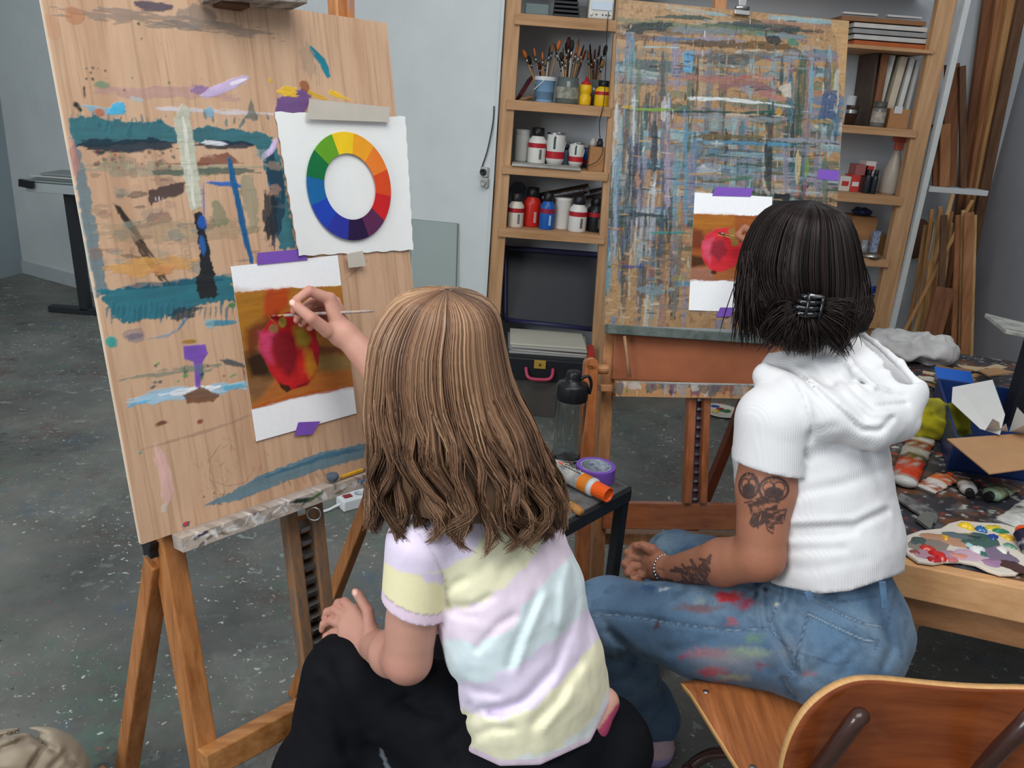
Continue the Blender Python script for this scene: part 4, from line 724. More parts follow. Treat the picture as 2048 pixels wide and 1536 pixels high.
# t-shirt
sh = Field((-.24, .84, .44), (.24, 1.36, 1.0), .0036)
sh.chain([T1, T2, T3, T4], [.120, .125, .131, .138], .03, (cf, 1.4)); sh.chain([LS, T1 + np.array([0, 0, .012]), RS], [.05, .07, .05], .03); sh.cone(nb - np.array([0, 0, .012]), T1, .058, .08, .03)
dl = (LE - LS) / np.linalg.norm(LE - LS)
s0 = Wn(757, 1198, 1.0); s1 = Wn(880, 1238, 1.0); es = (s1 - s0) / np.linalg.norm(s1 - s0); nsl = dl - es * (dl @ es)
dr = (RE - RS) / np.linalg.norm(RE - RS); SR2 = RS * .55 + RE * .45; sh.cone(RS, SR2 + dr * .06, .05, .046, .02, clip=(SR2, dr))
# folds: armpit, side and back
z5 = lambda *p: [(580 + x / 2.62, 950 + y / 2.62) for x, y in p]
FL = [(z5((795, 655), (850, 692), (960, 690), (1050, 640)), .007, 9), (z5((800, 640), (840, 590), (910, 550)), .004, 9), (z5((800, 690), (880, 730), (960, 740)), .004, 10), (z5((1170, 740), (1090, 790), (1010, 880), (985, 910)), .006, 10), (z5((1480, 400), (1440, 560), (1420, 780)), -.006, 11), (z5((1525, 480), (1480, 760), (1390, 1000), (1210, 1200), (1080, 1245)), .008, 12), (z5((1290, 640), (1190, 870), (1150, 1000)), .006, 11), (z5((1330, 640), (1240, 860), (1190, 1010)), -.004, 10),
      (z5((1370, 1050), (1250, 1180), (1050, 1245)), .006, 10), (z5((1500, 990), (1400, 1180), (1280, 1300)), .007, 13), (z5((1540, 1020), (1440, 1200), (1330, 1330)), -.005, 11), (z5((935, 1210), (915, 1300), (945, 1400)), .006, 8), (z5((940, 1265), (1010, 1225), (1100, 1240)), .006, 8), (z5((950, 1375), (1060, 1330), (1160, 1330)), .005, 10), (z5((1265, 240), (1210, 400), (1130, 480)), .004, 12), (z5((1300, 250), (1250, 390)), -.003, 10), (z5((1100, 420), (1000, 500), (900, 560)), .003, 14), (z5((870, 1080), (960, 1130), (1080, 1150)), .005, 11), (z5((1580, 700), (1560, 900), (1500, 1100)), .005, 12), (z5((700, 320), (760, 420), (800, 520), (815, 600)), .005, 5), (z5((480, 600), (560, 690), (690, 720)), .002, 5), (z5((500, 330), (560, 420)), .003, 10), (z5((620, 560), (700, 600), (760, 650)), .004, 9)]
sh.fold(FL, lambda P: 1.09 + .0 * P[:, 0])
sh.disp(lambda P: (fbm(P, 14, 21) - .5) * .012 + (fbm(P * np.array([1, 1, .5]), 34, 22) - .5) * .006)
sh.cone(LS + np.array([0, 0, .002]), LE, .052, .046, .006, clip=(s0, nsl))
hemf = lambda px: np.interp(px, [850, 935, 1000, 1080, 1180, 1240, 1300], [1480, 1502, 1532, 1530, 1484, 1365, 1250])
def _t(P): x, y = proj(P); return (y - hemf(x)) * .0007
sh.trim(_t)
sh.crease([Wn(884, 1240, .97), Wn(884, 1200, .97), Wn(872, 1150, .965)], .008, .006)
V, Fq = sh.mesh(); px, py = proj(V)
dsl = ((V - s0) @ nsl) / np.linalg.norm(nsl); hem = hemf(px); nearL = (np.linalg.norm(np.cross(V - LS, dl), axis=1) < .075) & ((V - LS) @ dl > .02) & (px < 886)
zx = (px - 580) * 2.62; zy = (py - 950) * 2.62; nz = (fbm(V, 60, 31) - .5) * 60 + (fbm(V, 180, 37) - .5) * 26
bounds = [([600, 800, 950, 1050, 1180, 1260, 1420], [560, 490, 410, 270, 170, 100, -40]), ([600, 800, 960, 1130, 1260, 1400, 1500], [740, 700, 680, 590, 440, 230, 60]), ([700, 790, 980, 1180, 1220, 1400, 1480, 1600], [820, 840, 880, 790, 680, 480, 400, 250]),
          ([740, 820, 1000, 1160, 1400, 1560, 1700], [1060, 1070, 1080, 1010, 840, 700, 560]), ([800, 900, 1100, 1290, 1420, 1580, 1750], [1160, 1210, 1285, 1210, 1080, 890, 700]), ([850, 960, 1100, 1400, 1600, 1740], [1400, 1440, 1490, 1430, 1260, 960])]
bc = ['e2d5e8', 'ebe6c4', 'e6d6e4', 'd8e6e8', 'e2d6ea', 'ece7c6', 'e6ebe8']
C = np.tile(L3(bc[0]), (len(V), 1))
for b, c_ in zip(bounds, bc[1:]): C = mix3(C, (zy + nz - np.interp(zx, *b)) / 14, c_)
C = mix3(C, (zx < 640) * (200 - zy + nz) / 20 * 0, 'ffffff')
sleeve = nearL & (px < 886) & (np.linalg.norm(np.cross(V - LS, dl), axis=1) < .062); Cs = mix3(np.tile(L3('dccde6'), (len(V), 1)), (zy + nz - np.interp(zx, [450, 600, 800], [430, 490, 575])) / 14, 'ebe2b6'); C = np.where(sleeve[:, None], Cs, C)
wh = inpoly(np.stack([zx + nz * .3, zy + nz * .3], 1), [(560, 240), (630, 275), (760, 130), (720, 80), (600, 150)]); C = mix3(C, wh * 1., 'f0f0ee')
C = mix3(C, (py - (hem - 13)) / 2, 'e4cede'); C = mix3(C, ((dsl > -.019) & sleeve) * 1., 'e6cede'); C = mix3(C, ((dsl > -.021) & (dsl < -.018) & sleeve) * .6, 'a890a8')
seam = segd(np.stack([px, py], 1), [(796, 1040), (840, 1070), (868, 1110), (885, 1150), (892, 1190)]); C = mix3(C, (2.5 - seam) / 2 * .4, 'a898b0')
ts = colmesh('t_shirt', V, Fq, C, cloth, child, label='pastel t-shirt dyed in yellow, lilac and mint diagonal bands')
# trousers
tr = Field((-.5, .8, .0), (.34, 1.42, .72), .006)
hip = Wn(1105, 1560, 1.08); kneeL = Wn(695, 1352, 1.13); kneeR = Wn(900, 1330, 1.42); up_ = np.array([0, 0, 1.])
tr.ell(hip + np.array([0, 0, .0]), (.155, .135, .13), [cr, cf, up_], .03); tr.cone(Wn(1215, 1490, 1.1), hip, .075, .11, .03); tr.cone(T4 + np.array([0, 0, .005]), hip, .118, .13, .03, (cf, 1.3)); tr.chain([Wn(720, 1480, 1.14), Wn(860, 1560, 1.12), Wn(1000, 1600, 1.1)], [.08, .11, .11], .04); tr.chain([Wn(1228, 1432, 1.135), Wn(1215, 1500, 1.08)], [.03, .055], .03)
tr.chain([hip + cf * .03 - cr * .07, (hip + kneeL) / 2 + np.array([0, 0, .01]), kneeL], [.105, .092, .074], .04); ank = np.array([kneeL[0] - .03, kneeL[1] + .02, .06]); tr.chain([kneeL, kneeL * .5 + ank * .5 + np.array([-.02, -.03, 0]), ank], [.074, .085, .075], .03)
tr.chain([hip + cf * .03 + cr * .07, kneeR], [.105, .075], .04); ankR = np.array([kneeR[0] - .02, kneeR[1], .06]); tr.chain([kneeR, ankR], [.075, .075], .03)
tr.crease([Wn(1000, 1480, .96), Wn(880, 1440, .98), Wn(800, 1400, 1.02)], .008, .018); tr.crease([Wn(930, 1530, .95), Wn(830, 1480, .99), Wn(740, 1400, 1.04)], .008, .018)
tr.fold([(z5((240, 950), (300, 1150), (420, 1330)), .008, 16), (z5((600, 1180), (690, 1240), (800, 1250)), .008, 10), (z5((760, 1030), (700, 1140), (560, 1200)), .008, 14), (z5((900, 1330), (820, 1400), (860, 1500)), .008, 14), (z5((150, 1100), (250, 1250), (300, 1450)), .007, 16)]); tr.disp(lambda P: (fbm(P, 11, 41) - .5) * .022); V, Fq = tr.mesh(); px, py = proj(V); C = np.tile(L3('101116'), (len(V), 1))
C = mix3(C, (fbm(V, 40, 5) - .5) * 1., '191a20'); C = mix3(C, (segd(np.stack([px, py], 1), [(762, 1500), (775, 1536), (790, 1560)]) < 4) * .8, '6a7078')
colmesh('trousers', V, Fq, C, M('trouser_cloth', 'ffffff', .8, attr=True, bump=.15, bs=350, spec=.15), child)
wb = Field((.08, .86, .38), (.26, 1.12, .66), .004); wb.chain([Wn(1135, 1478, 1.05), Wn(1178, 1446, 1.06), Wn(1208, 1405, 1.09)], [.034, .032, .026], .01)
V, Fq = wb.mesh(); px, py = proj(V); C = np.tile(L3('cf9f8c'), (len(V), 1)); C = mix3(C, (py - np.interp(px, [1150, 1190, 1235], [1490, 1466, 1405])) / 4, 'b0486a'); colmesh('waistband', V, Fq, C, skin, child, label='strip of bare back above a pink waistband')
# shoes under the trousers
for a_ in (ank, ankR):
    s_ = Field(a_ + np.array([-.2, -.12, -.08]), a_ + np.array([.1, .2, .06]), .006); t_ = a_ * np.array([1, 1, 0]) + np.array([0, 0, .035]); s_.chain([t_ - cf * .03, t_ + cf * .12], [.038, .034], .02); s_.cut((0, 0, .002), (0, 0, -1)); V, Fq = s_.mesh(); colmesh('shoe', V, Fq, np.tile(L3('2a2a2e'), (len(V), 1)), cloth, child)
# hair
def rows_fn(rows, Yc):
    R = np.array(rows, float); k = np.linspace(0, 1, len(R)); D = 1 / 1600.
    cen = np.array([Wn((r[1] + r[2]) / 2, r[0], r[4] if len(r) > 4 else Yc) for r in R])
    hw = np.array([(r[2] - r[1]) / 2 * D * ((r[4] if len(r) > 4 else Yc) * cos(PITCH) + (H - c[2]) * sin(PITCH)) for r, c in zip(R, cen)]); hb = R[:, 3]
    def sp(v, t):                       # Catmull-Rom along the rows
        x = np.clip(t, 0, 1) * (len(R) - 1); i = np.minimum(x.astype(int), len(R) - 2); f = (x - i); g = lambda j: v[np.clip(j, 0, len(R) - 1)]; f = f[..., None] if v.ndim > 1 else f
        p0, p1, p2, p3 = g(i - 1), g(i), g(i + 1), g(i + 2); return .5 * ((2 * p1) + (-p0 + p2) * f + (2 * p0 - 5 * p1 + 4 * p2 - p3) * f * f + (-p0 + 3 * p1 - 3 * p2 + p3) * f ** 3)
    def S(th, t, k=1.0, dr=0.0):
        c = sp(cen, t); a = np.maximum(sp(hw, t), .001); b = np.maximum(sp(hb, t), .001)
        return c + np.stack([(a * k + dr) * np.cos(th), (b * k + dr) * np.sin(th), np.zeros_like(a)], -1)
    return S
def shell(Sf, t0, t1, nt, nth, th0, th1, k, colfn):
    T, TH = np.meshgrid(np.linspace(t0, t1, nt), np.linspace(th0, th1, nth), indexing='ij'); V = Sf(TH, T, k).reshape(-1, 3); i = np.arange(nt * nth).reshape(nt, nth)
    return V, np.stack([i[:-1, :-1], i[1:, :-1], i[1:, 1:], i[:-1, 1:]], -1).reshape(-1, 4), colfn(T.ravel(), TH.ravel())
hairm = M('hair', 'ffffff', .42, attr=True, spec=.5)
rng = np.random.default_rng(4)
Sc = rows_fn([(579, 891, 895, .002), (592, 815, 962, .06), (622, 775, 995, .085), (680, 745, 1008, .103), (760, 735, 1028, .112), (840, 735, 1066, .112), (910, 740, 1098, .112), (980, 742, 1118, .112), (1060, 742, 1124, .112)], 1.08)
n = 5600; N = 19; th0 = radians(-192) + rng.random(n) ** .9 * radians(262); nl = 46
lock = np.floor((th0 - th0.min()) / radians(262) * nl + (rng.random(n) - .5) * 1.1).astype(int).clip(0, nl - 1); lth = radians(-192) + (np.arange(nl) + .5) / nl * radians(262) + rng.normal(0, .03, nl)
lph = rng.random(nl) * 6.28; lend = .86 + .13 * rng.random(nl); lrad = rng.normal(0, .008, nl); lamp = .007 + .011 * rng.random(nl)
endy = np.interp(np.degrees(lth), [-192, -170, -140, -110, -80, -50, -20, 10, 70], [.99, .98, .95, .925, .92, .95, .975, .93, .86]); lend = endy + rng.normal(0, .018, nl)
t = np.linspace(0.02, 1, N)[None] * (lend[lock] + rng.normal(0, .012, n))[:, None]; g = np.clip((t - .45) / .5, 0, 1)
th = th0[:, None] + (lth[lock] - th0)[:, None] * .78 * g ** 1.3; wave = np.sin(lph[lock][:, None] + t * 22 + rng.normal(0, .25, n)[:, None]) * lamp[lock][:, None] * g * 1.3
endc = np.clip((t / t[:, -1:] - .84) / .16, 0, 1) ** 1.5 * np.where(lph[lock] > 2.4, 1, -1)[:, None] * (.010 + .028 * rng.random(nl)[lock])[:, None]
dr = -rng.random(n)[:, None] ** 2 * .014 + lrad[lock][:, None] * g + np.cos(lph[lock][:, None] * 1.7 + t * 20) * .007 * g + rng.normal(0, .0012, n)[:, None]
A = Sc(th + (wave + endc) / .12, t, 1.0, dr); A[..., 2] += np.abs(endc) * .5
br = np.clip(.42 + .26 * (vnoise(np.stack([th0 * 5, th0 * 0, th0 * 0], -1), 1, 3)[:, None] - .5) + rng.normal(0, .2, n)[:, None] + .25 * np.sin(lph[lock])[:, None] * g + .16 * (np.abs(t - .33) < .3) - .1 * (t < .1), 0, 1)
br = np.clip(br + .30 * (np.clip((np.radians(-140) - th0) / .5, 0, 1)[:, None]) * np.clip(1 - t * 1.5, 0, 1), 0, 1)
stops = np.array([L3('402b1e'), L3('6c4f3b'), L3('957055'), L3('cba882')]); x = br * 3; i = np.minimum(x.astype(int), 2); f = (x - i)[..., None]; CC = stops[i] * (1 - f) + stops[i + 1] * f
rad = np.linspace(.0009, .0010, N); rad[-5:] *= np.array([.95, .85, .7, .5, .25])
nf = 700; thf = radians(66) + rng.random(nf) * radians(106); tf = np.linspace(.01, 1, N)[None] * (.24 + .16 * rng.random((nf, 1))); thf2 = thf[:, None] + np.where(thf > radians(119), .9, -.9)[:, None] * (tf / .4) ** 1.5
Af = Sc(thf2, tf, 1.0, -rng.random((nf, 1)) * .006); Cf = CC[rng.integers(0, n, nf)]; A = np.concatenate([A, Af]); CC = np.concatenate([CC, Cf]); n = len(A)
hob = tubes('hair', A, rad[None] * (1 + .2 * rng.random((n, 1))), CC, hairm, child, label='shoulder-length light brown hair with blond strands and wavy ends')
V, Fq, C = shell(Sc, 0.0, .87, 40, 120, radians(-185), radians(82), .93, lambda T, TH: np.tile(L3('5c432f'), (len(T), 1)) * (1 + .5 * (vnoise(np.stack([TH * 16, T * 1.2, T * 0], -1), 1, 9)[:, None] - .4)))
V2, F2, C2_ = shell(Sc, 0.0, .30, 14, 60, radians(75), radians(180), .95, lambda T, TH: np.tile(L3('5c432f'), (len(T), 1))); colmesh('hair_underlayer', np.concatenate([V, V2]), np.concatenate([Fq, F2 + len(V)]), np.concatenate([C, C2_]), hairm, child)
# paintbrush in the child's hand
pb = thing('paintbrush', A3(B1.at(600, 628, .045)), "thin paint-spotted brush held in the child's fingers against the apple card", 'paintbrush')
a = B1.at(566, 631, .012); tip = B1.at(541, 632, .004); e_ = Vector(hy(748, 622, .12)); md = a.lerp(e_, .2)
cvb = [a.lerp(e_, k / 8) for k in range(9)]; MB().tube(cvb, [.0028, .0032, .0033, .0033, .0032, .003, .0028, .0025, .002], 8).build('handle', M('brush_handle_spots', 'c8a078', .5, dark='6f7f9a', vs=90), pb, smooth=True)
MB().tube([a.lerp(tip, -.2), a.lerp(tip, .45)], [.003, .0026], 8).build('ferrule', M('copper_ferrule', 'b0764a', .35, .8), pb, smooth=True); MB().tube([a.lerp(tip, .4), a.lerp(tip, .8), tip], [.0026, .003, .0008], 8).build('bristles', M('bristle_red', '8a3a30', .6), pb, smooth=True)
# stool below the child
st = thing('stool', Vector((hip[0], hip[1], 0)), 'low pale wooden stool under the seated child', 'stool'); sz = hip[2] - .135
MB().box((hip[0] + .01, hip[1], sz - .02), (.36, .36, .035), (Vector(cr), Vector(-cf), Vector((0, 0, 1)))).build('seat', wood('stool_birch', 'd8b48c', 'b98f62', 0), st, bevel=.004)
for sx in (-1, 1):
    for sy in (-1, 1): p = Vector(hip) + Vector(cr) * .11 * sx + Vector(cf) * (.04 if sy > 0 else .13) * sy; MB().beam((p.x, p.y, sz - .035), (p.x, p.y, 0), .035, .035, Vector(cr)).build('leg', MATS['stool_birch'], st, bevel=.003)
# ================================================================ adult
adult = thing('person', WZ(1640, 1900, 0), 'seated adult in a white short-sleeved hoodie and paint-stained blue jeans, tattooed arm', 'person')
af = np.array([-.80, .60, 0]); ar = np.array([.60, .80, 0])
hc = Wn(1600, 560, 1.44); nb = Wn(1600, 735, 1.40); T1 = Wn(1630, 850, 1.36); T2 = Wn(1650, 985, 1.32); T3 = Wn(1675, 1100, 1.28); T4 = Wn(1672, 1190, 1.26)
LS = Wn(1545, 840, 1.27); LE = Wn(1520, 1112, 1.22); LW = Wn(1338, 1142, 1.37); RS = Wn(1700, 800, 1.50); RE = Wn(1620, 760, 1.74); RW = Wn(1530, 520, 1.93)
bd = Field((.18, 1.08, .52), (.92, 2.12, 1.34), .005)
q = head_sdf(bd, hc, (-.55, .8, -.2), (0, 0, 1), 1.02)
bd.chain([hc - np.array([0, 0, .05]), nb, T1], [.052, .05, .06], .02); bd.chain([T1, T2, T3, T4], [.1, .095, .09, .1], .02, (af, 1.3))
bd.chain([T1, LS, LS * .5 + LE * .5, LE], [.055, .05, .049, .041], .015); bd.chain([LE, LE * .62 + LW * .38, LW], [.042, .042, .026], .012)
bd.chain([T1, RS, RE, RW], [.055, .05, .04, .026], .015)
b2p = lambda px, py, off: A3(B2.at(px, py, off))
fr_ = [([b2p(1512, 470, .07), b2p(1490, 455, .06), b2p(1474, 470, .05)], True, [.011, .009, .0075]), ([b2p(1512, 480, .06), b2p(1490, 476, .045), b2p(1476, 484, .04)], True, [.011, .009, .0075]), ([b2p(1514, 492, .05), b2p(1494, 492, .035), b2p(1482, 498, .03)], True, [.011, .009, .0075]), ([b2p(1516, 502, .045), b2p(1500, 506, .03), b2p(1490, 508, .03)], True, [.01, .008, .007]), ([b2p(1510, 490, .085), b2p(1492, 480, .075), b2p(1478, 473, .06)], True, [.012, .01, .008])]
hand_sdf(bd, RW, None, fr_, .024, .013, A3(B2.n), 1.2)
V, Fq = bd.mesh(); far = (V[:, 0] < .43) & (V[:, 1] < 1.5)
C = np.tile(L3('b98064'), (len(V), 1)); C = mix3(C, (fbm(V, 20, 13) - .4) * 1.2, 'a86c52')
# the left forearm and hand again on a finer grid: body is cut at the elbow side and joined
bd.cut((0, 0, 0), (0, 0, -1))
fine = Field(np.minimum(np.minimum(LS, LE), LW) - np.array([.13, .07, .08]), np.maximum(np.maximum(LS, LE), LW) + np.array([.07, .1, .03]), .0022)
fine.chain([T1, LS, LS * .5 + LE * .5, LE], [.055, .05, .049, .041], .015); fine.chain([LE, LE * .62 + LW * .38, LW], [.042, .042, .026], .012)
yk = lambda *p: Wn(*p)
fl = [([yk(1298, 1104, 1.42), yk(1270, 1094, 1.44), yk(1256, 1106, 1.44), yk(1264, 1122, 1.435)], True, [.0115, .0098, .009, .008]), ([yk(1296, 1118, 1.415), yk(1264, 1112, 1.43), yk(1251, 1128, 1.425), yk(1266, 1138, 1.42)], True, [.0115, .0098, .009, .008]),
      ([yk(1298, 1132, 1.41), yk(1268, 1132, 1.42), yk(1256, 1145, 1.415), yk(1272, 1152, 1.41)], True, [.011, .0095, .0088, .008]), ([yk(1304, 1146, 1.40), yk(1280, 1150, 1.405), yk(1268, 1158, 1.40), yk(1282, 1164, 1.4)], True, [.0105, .0088, .008, .0072]), ([yk(1318, 1116, 1.40), yk(1304, 1100, 1.405), yk(1286, 1092, 1.415), yk(1274, 1092, 1.42)], True, [.013, .0115, .01, .0085])]
hand_sdf(fine, LW, None, fl, .024, .0145, np.array([.2, -.7, .7]), 1.15)
V1, F1 = bd.mesh(); box0 = fine.lo + .01; box1 = fine.lo + fine.h * (fine.n - 1) - .01
V2, F2 = fine.mesh(); V = np.concatenate([V1, V2]); Fq = np.concatenate([F1, F2 + len(V1)])
C = np.tile(L3('a56f56'), (len(V), 1)); C = mix3(C, (fbm(V, 20, 13) - .4) * 1.2, '935d47'); px, py = proj(V); Z = np.stack([(px - 1150) * 2.2386, (py - 850) * 2.2386], 1); Zn = Z + np.stack([fbm(V, 150, 3) - .5, fbm(V, 150, 7) - .5], 1) * 14
ink = np.zeros(len(V)); armv = np.arange(len(V)) >= len(V1)
def ring(c, rx, ry, w): return np.clip(w - np.abs(np.sqrt(((Z[:, 0] - c[0]) / rx) ** 2 + ((Z[:, 1] - c[1]) / ry) ** 2) - 1) * min(rx, ry), 0, 3) / 3
for (cx, cy, rx, ry) in ((778, 272, 42, 54), (890, 288, 64, 54)):
    ink = np.maximum(ink, ring((cx, cy), rx, ry, 7)); 
    for (ox, oy, sx, sy, w) in ((-.35, -.15, .42, .45, 4.5), (.35, -.15, .42, .45, 4.5), (0, .35, .62, .5, 5), (0, .3, .38, .3, 12)): ink = np.maximum(ink, ring((cx + ox * rx, cy + oy * ry), rx * sx, ry * sy, w))
    ink = np.maximum(ink, np.clip(1.1 - np.sqrt(((Z[:, 0] - cx) / (rx * .3)) ** 2 + ((Z[:, 1] - cy - ry * .25) / (ry * .28)) ** 2), 0, .35) * 3)
    for k in range(9): a_ = pi * (1.12 + k * .095); ink = np.maximum(ink, np.clip(3.5 - segd(Z, [(cx + rx * .97 * cos(a_), cy + ry * .97 * sin(a_)), (cx + rx * .74 * cos(a_), cy + ry * .74 * sin(a_))]), 0, 3) / 3)
leaf = inpoly(Zn, [(758, 345), (800, 330), (850, 318), (915, 348), (905, 370), (950, 372), (945, 400), (925, 440), (895, 440), (888, 488), (862, 455), (845, 440), (820, 465), (785, 440), (790, 400), (775, 360)])
ink = np.maximum(ink, leaf * np.clip((.62 - fbm(np.stack([Z[:, 0] * .5 + Z[:, 1], Z[:, 1] - Z[:, 0] * .4, Z[:, 0] * 0], -1), .06, 5)) * 6, 0, .95))
for pts in (((800, 395), (782, 440), (800, 458), (822, 440), (812, 400)), ((905, 385), (945, 380), (930, 440), (890, 440)), ((850, 420), (862, 470), (884, 486)), ((760, 348), (790, 342), (830, 350))): ink = np.maximum(ink, np.clip(5 - segd(Z, pts), 0, 3) / 3)
fore = inpoly(Zn, [(470, 660), (500, 630), (545, 640), (580, 600), (612, 575), (608, 640), (592, 690), (612, 724), (520, 735), (440, 712), (480, 690)]); ink = np.maximum(ink, fore * np.clip((.72 - fbm(V, 160, 15)) * 5, 0, .85))
for pts, w in ((((430, 652), (470, 655), (500, 668)), 9), (((450, 640), (480, 650)), 9), (((520, 605), (540, 640)), 9), (((560, 600), (600, 612)), 8), (((590, 640), (602, 655)), 8), (((360, 668), (375, 690), (430, 702)), 12), (((375, 640), (400, 650)), 4), (((480, 625), (500, 650)), 7)): ink = np.maximum(ink, np.clip(w - segd(Z, pts), 0, 3) / 3 * .9)
ink = np.maximum(ink, ((Z[:, 0] < 345) & (fbm(V, 110, 19) > .58)) * .35)
C = mix3(C, ink * armv * .88, '2a2a2e')
# hidden side parts of the coarse mesh stay below the fine arm
for sg in (-1, 1): e = q(.082, sg * .031, .004); C = mix3(C, (.0085 - np.linalg.norm(V - e, axis=1)) / .001, 'efeae6'); C = mix3(C, (.0045 - np.linalg.norm(V - q(.085, sg * .031, .004), axis=1)) / .001, '4a3828')
colmesh('body', V, Fq, C, skin, adult)
# knitted hoodie
hd = Field((.30, 1.08, .50), (.95, 1.74, 1.16), .004)
hd.chain([T1, T2, T3, T4], [.142, .137, .133, .140], .03, (af, 1.28)); hd.chain([LS, T1 + np.array([0, 0, .015]), RS], [.06, .085, .06], .035); hd.cone(nb - np.array([0, 0, .015]), T1, .068, .1, .03)
dl = (LE - LS) / np.linalg.norm(LE - LS); dr = (RE - RS) / np.linalg.norm(RE - RS); s0 = Wn(1450, 914, 1.27); s1 = Wn(1597, 945, 1.27); es = (s1 - s0) / np.linalg.norm(s1 - s0); nsl = dl - es * (dl @ es)
SR2 = RS * .45 + RE * .55; hd.cone(RS, SR2 + dr * .06, .06, .058, .02, clip=(SR2, dr)); hd.cone(Wn(1522, 905, 1.40), Wn(1530, 985, 1.38), .055, .055, .05)
# hood hanging down the back
hood = [(1535, 752, 1.32), (1590, 790, 1.27), (1660, 828, 1.235), (1735, 850, 1.235), (1790, 838, 1.27), (1800, 800, 1.33)]
hd.chain([Wn(*p) for p in hood], [.026, .03, .036, .04, .036, .026], .02); hd.ell(Wn(1715, 780, 1.33), (.085, .075, .07), [ar, af, np.array([0, 0, 1.])], .03); hd.ell(Wn(1672, 735, 1.38), (.07, .07, .05), [ar, af, np.array([0, 0, 1.])], .03)
hd.chain([Wn(1680, 690, 1.42), Wn(1740, 735, 1.35), Wn(1800, 785, 1.29)], [.045, .055, .042], .02)
rim = [(1668, 678, 1.44), (1702, 655, 1.425), (1750, 686, 1.375), (1800, 728, 1.315), (1834, 766, 1.285), (1830, 788, 1.265), (1790, 792, 1.25), (1745, 774, 1.245), (1712, 742, 1.265), (1690, 712, 1.31)]
hd.chain([Wn(1815, 785, 1.29), Wn(1770, 825, 1.26), Wn(1700, 805, 1.25)], [.026, .034, .034], .02)
hd.chain([Wn(1716, 664, 1.40), Wn(1764, 706, 1.345), Wn(1806, 748, 1.295)], [.026, .042, .030], .010, op='sub')
for k in range(len(rim) - 1): hd.cone(Wn(*rim[k]), Wn(*rim[k + 1]), .0075, .0075, .006)
z10 = lambda *p: [(1380 + x / 2.478, 380 + y / 2.478) for x, y in p]; z11 = lambda *p: [(1150 + x / 2.2386, 850 + y / 2.2386) for x, y in p]
FH = [(z10((400, 855), (480, 865), (560, 930), (700, 1060), (850, 1190), (940, 1195), (1000, 1130)), .012, 6), (z10((430, 835), (560, 900), (720, 1040), (860, 1160), (950, 1160)), -.006, 7), (z10((720, 890), (830, 1010), (910, 1080), (1070, 1060)), .010, 6), (z10((700, 940), (800, 1040), (900, 1110), (1000, 1110)), -.005, 7), (z10((620, 880), (760, 1010), (880, 1130)), .007, 7), (z10((830, 860), (920, 900), (985, 870)), .006, 6), (z10((850, 950), (960, 1010), (1060, 1020)), .006, 6), (z10((540, 960), (590, 1060), (605, 1180), (590, 1240), (540, 1300)), .008, 6), (z10((560, 1240), (640, 1190), (720, 1170)), .005, 9), (z10((530, 1330), (640, 1290), (760, 1290)), .004, 10),
      (z11((1000, 305), (1200, 265), (1390, 195)), .005, 11), (z11((985, 462), (1250, 452), (1390, 385)), .009, 9), (z11((980, 440), (1250, 425), (1380, 360)), -.005, 9), (z11((970, 495), (1150, 492), (1250, 480)), .006, 8), (z11((1300, 100), (1360, 250), (1400, 330)), .004, 12), (z11((940, 640), (1100, 640), (1300, 600)), .003, 12), (z11((1000, 180), (1100, 130), (1250, 110)), .004, 12), (z11((900, 560), (1000, 560), (1200, 555)), .004, 9)]
hd.fold(FH[:10], lambda P: 1.34 + .0 * P[:, 0], .5); hd.fold(FH[10:], lambda P: 1.34 + .0 * P[:, 0], .8)
hd.disp(lambda P: (fbm(P, 12, 51) - .5) * .010 + (fbm(P, 35, 52) - .5) * .003)
hd.cone(LS, LE, .062, .060, .006, clip=(s0, nsl)); hd.crease([Wn(1598, 940, 1.25), Wn(1612, 905, 1.22)], .006, .006)
hemf = lambda px: np.interp(px, [1400, 1500, 1560, 1640, 1700, 1795, 1850], [1140, 1152, 1172, 1188, 1182, 1150, 1120])
def _t(P): x, y = proj(P); return (y - hemf(x)) * .0008
hd.trim(_t)
V, Fq = hd.mesh(); px, py = proj(V)
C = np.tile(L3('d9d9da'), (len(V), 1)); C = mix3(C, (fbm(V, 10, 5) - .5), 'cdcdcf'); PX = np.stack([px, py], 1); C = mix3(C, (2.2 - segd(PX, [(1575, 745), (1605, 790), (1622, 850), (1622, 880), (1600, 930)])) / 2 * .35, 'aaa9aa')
knit = bpy.data.materials.new('ribbed_knit'); knit.use_nodes = True; nt = knit.node_tree; b = nt.nodes['Principled BSDF']; b.inputs['Roughness'].default_value = .9; b.inputs['Specular IOR Level'].default_value = .15
at = nt.nodes.new('ShaderNodeAttribute'); at.attribute_name = 'Col'; nt.links.new(at.outputs['Color'], b.inputs['Base Color']); tc = nt.nodes.new('ShaderNodeTexCoord'); mp_ = nt.nodes.new('ShaderNodeMapping'); mp_.inputs['Rotation'].default_value = (0, 0, -.64); nt.links.new(tc.outputs['Object'], mp_.inputs[0]); wv = nt.nodes.new('ShaderNodeTexWave'); wv.inputs['Scale'].default_value = 75; wv.inputs['Distortion'].default_value = 1.; nt.links.new(mp_.outputs[0], wv.inputs[0]); bp = nt.nodes.new('ShaderNodeBump'); bp.inputs['Strength'].default_value = .25; bp.inputs['Distance'].default_value = .001; nt.links.new(wv.outputs['Fac'], bp.inputs['Height']); nt.links.new(bp.outputs[0], b.inputs['Normal'])
ho = colmesh('hoodie', V, Fq, C, knit, adult, label='white ribbed short-sleeved hoodie with a hanging hood')
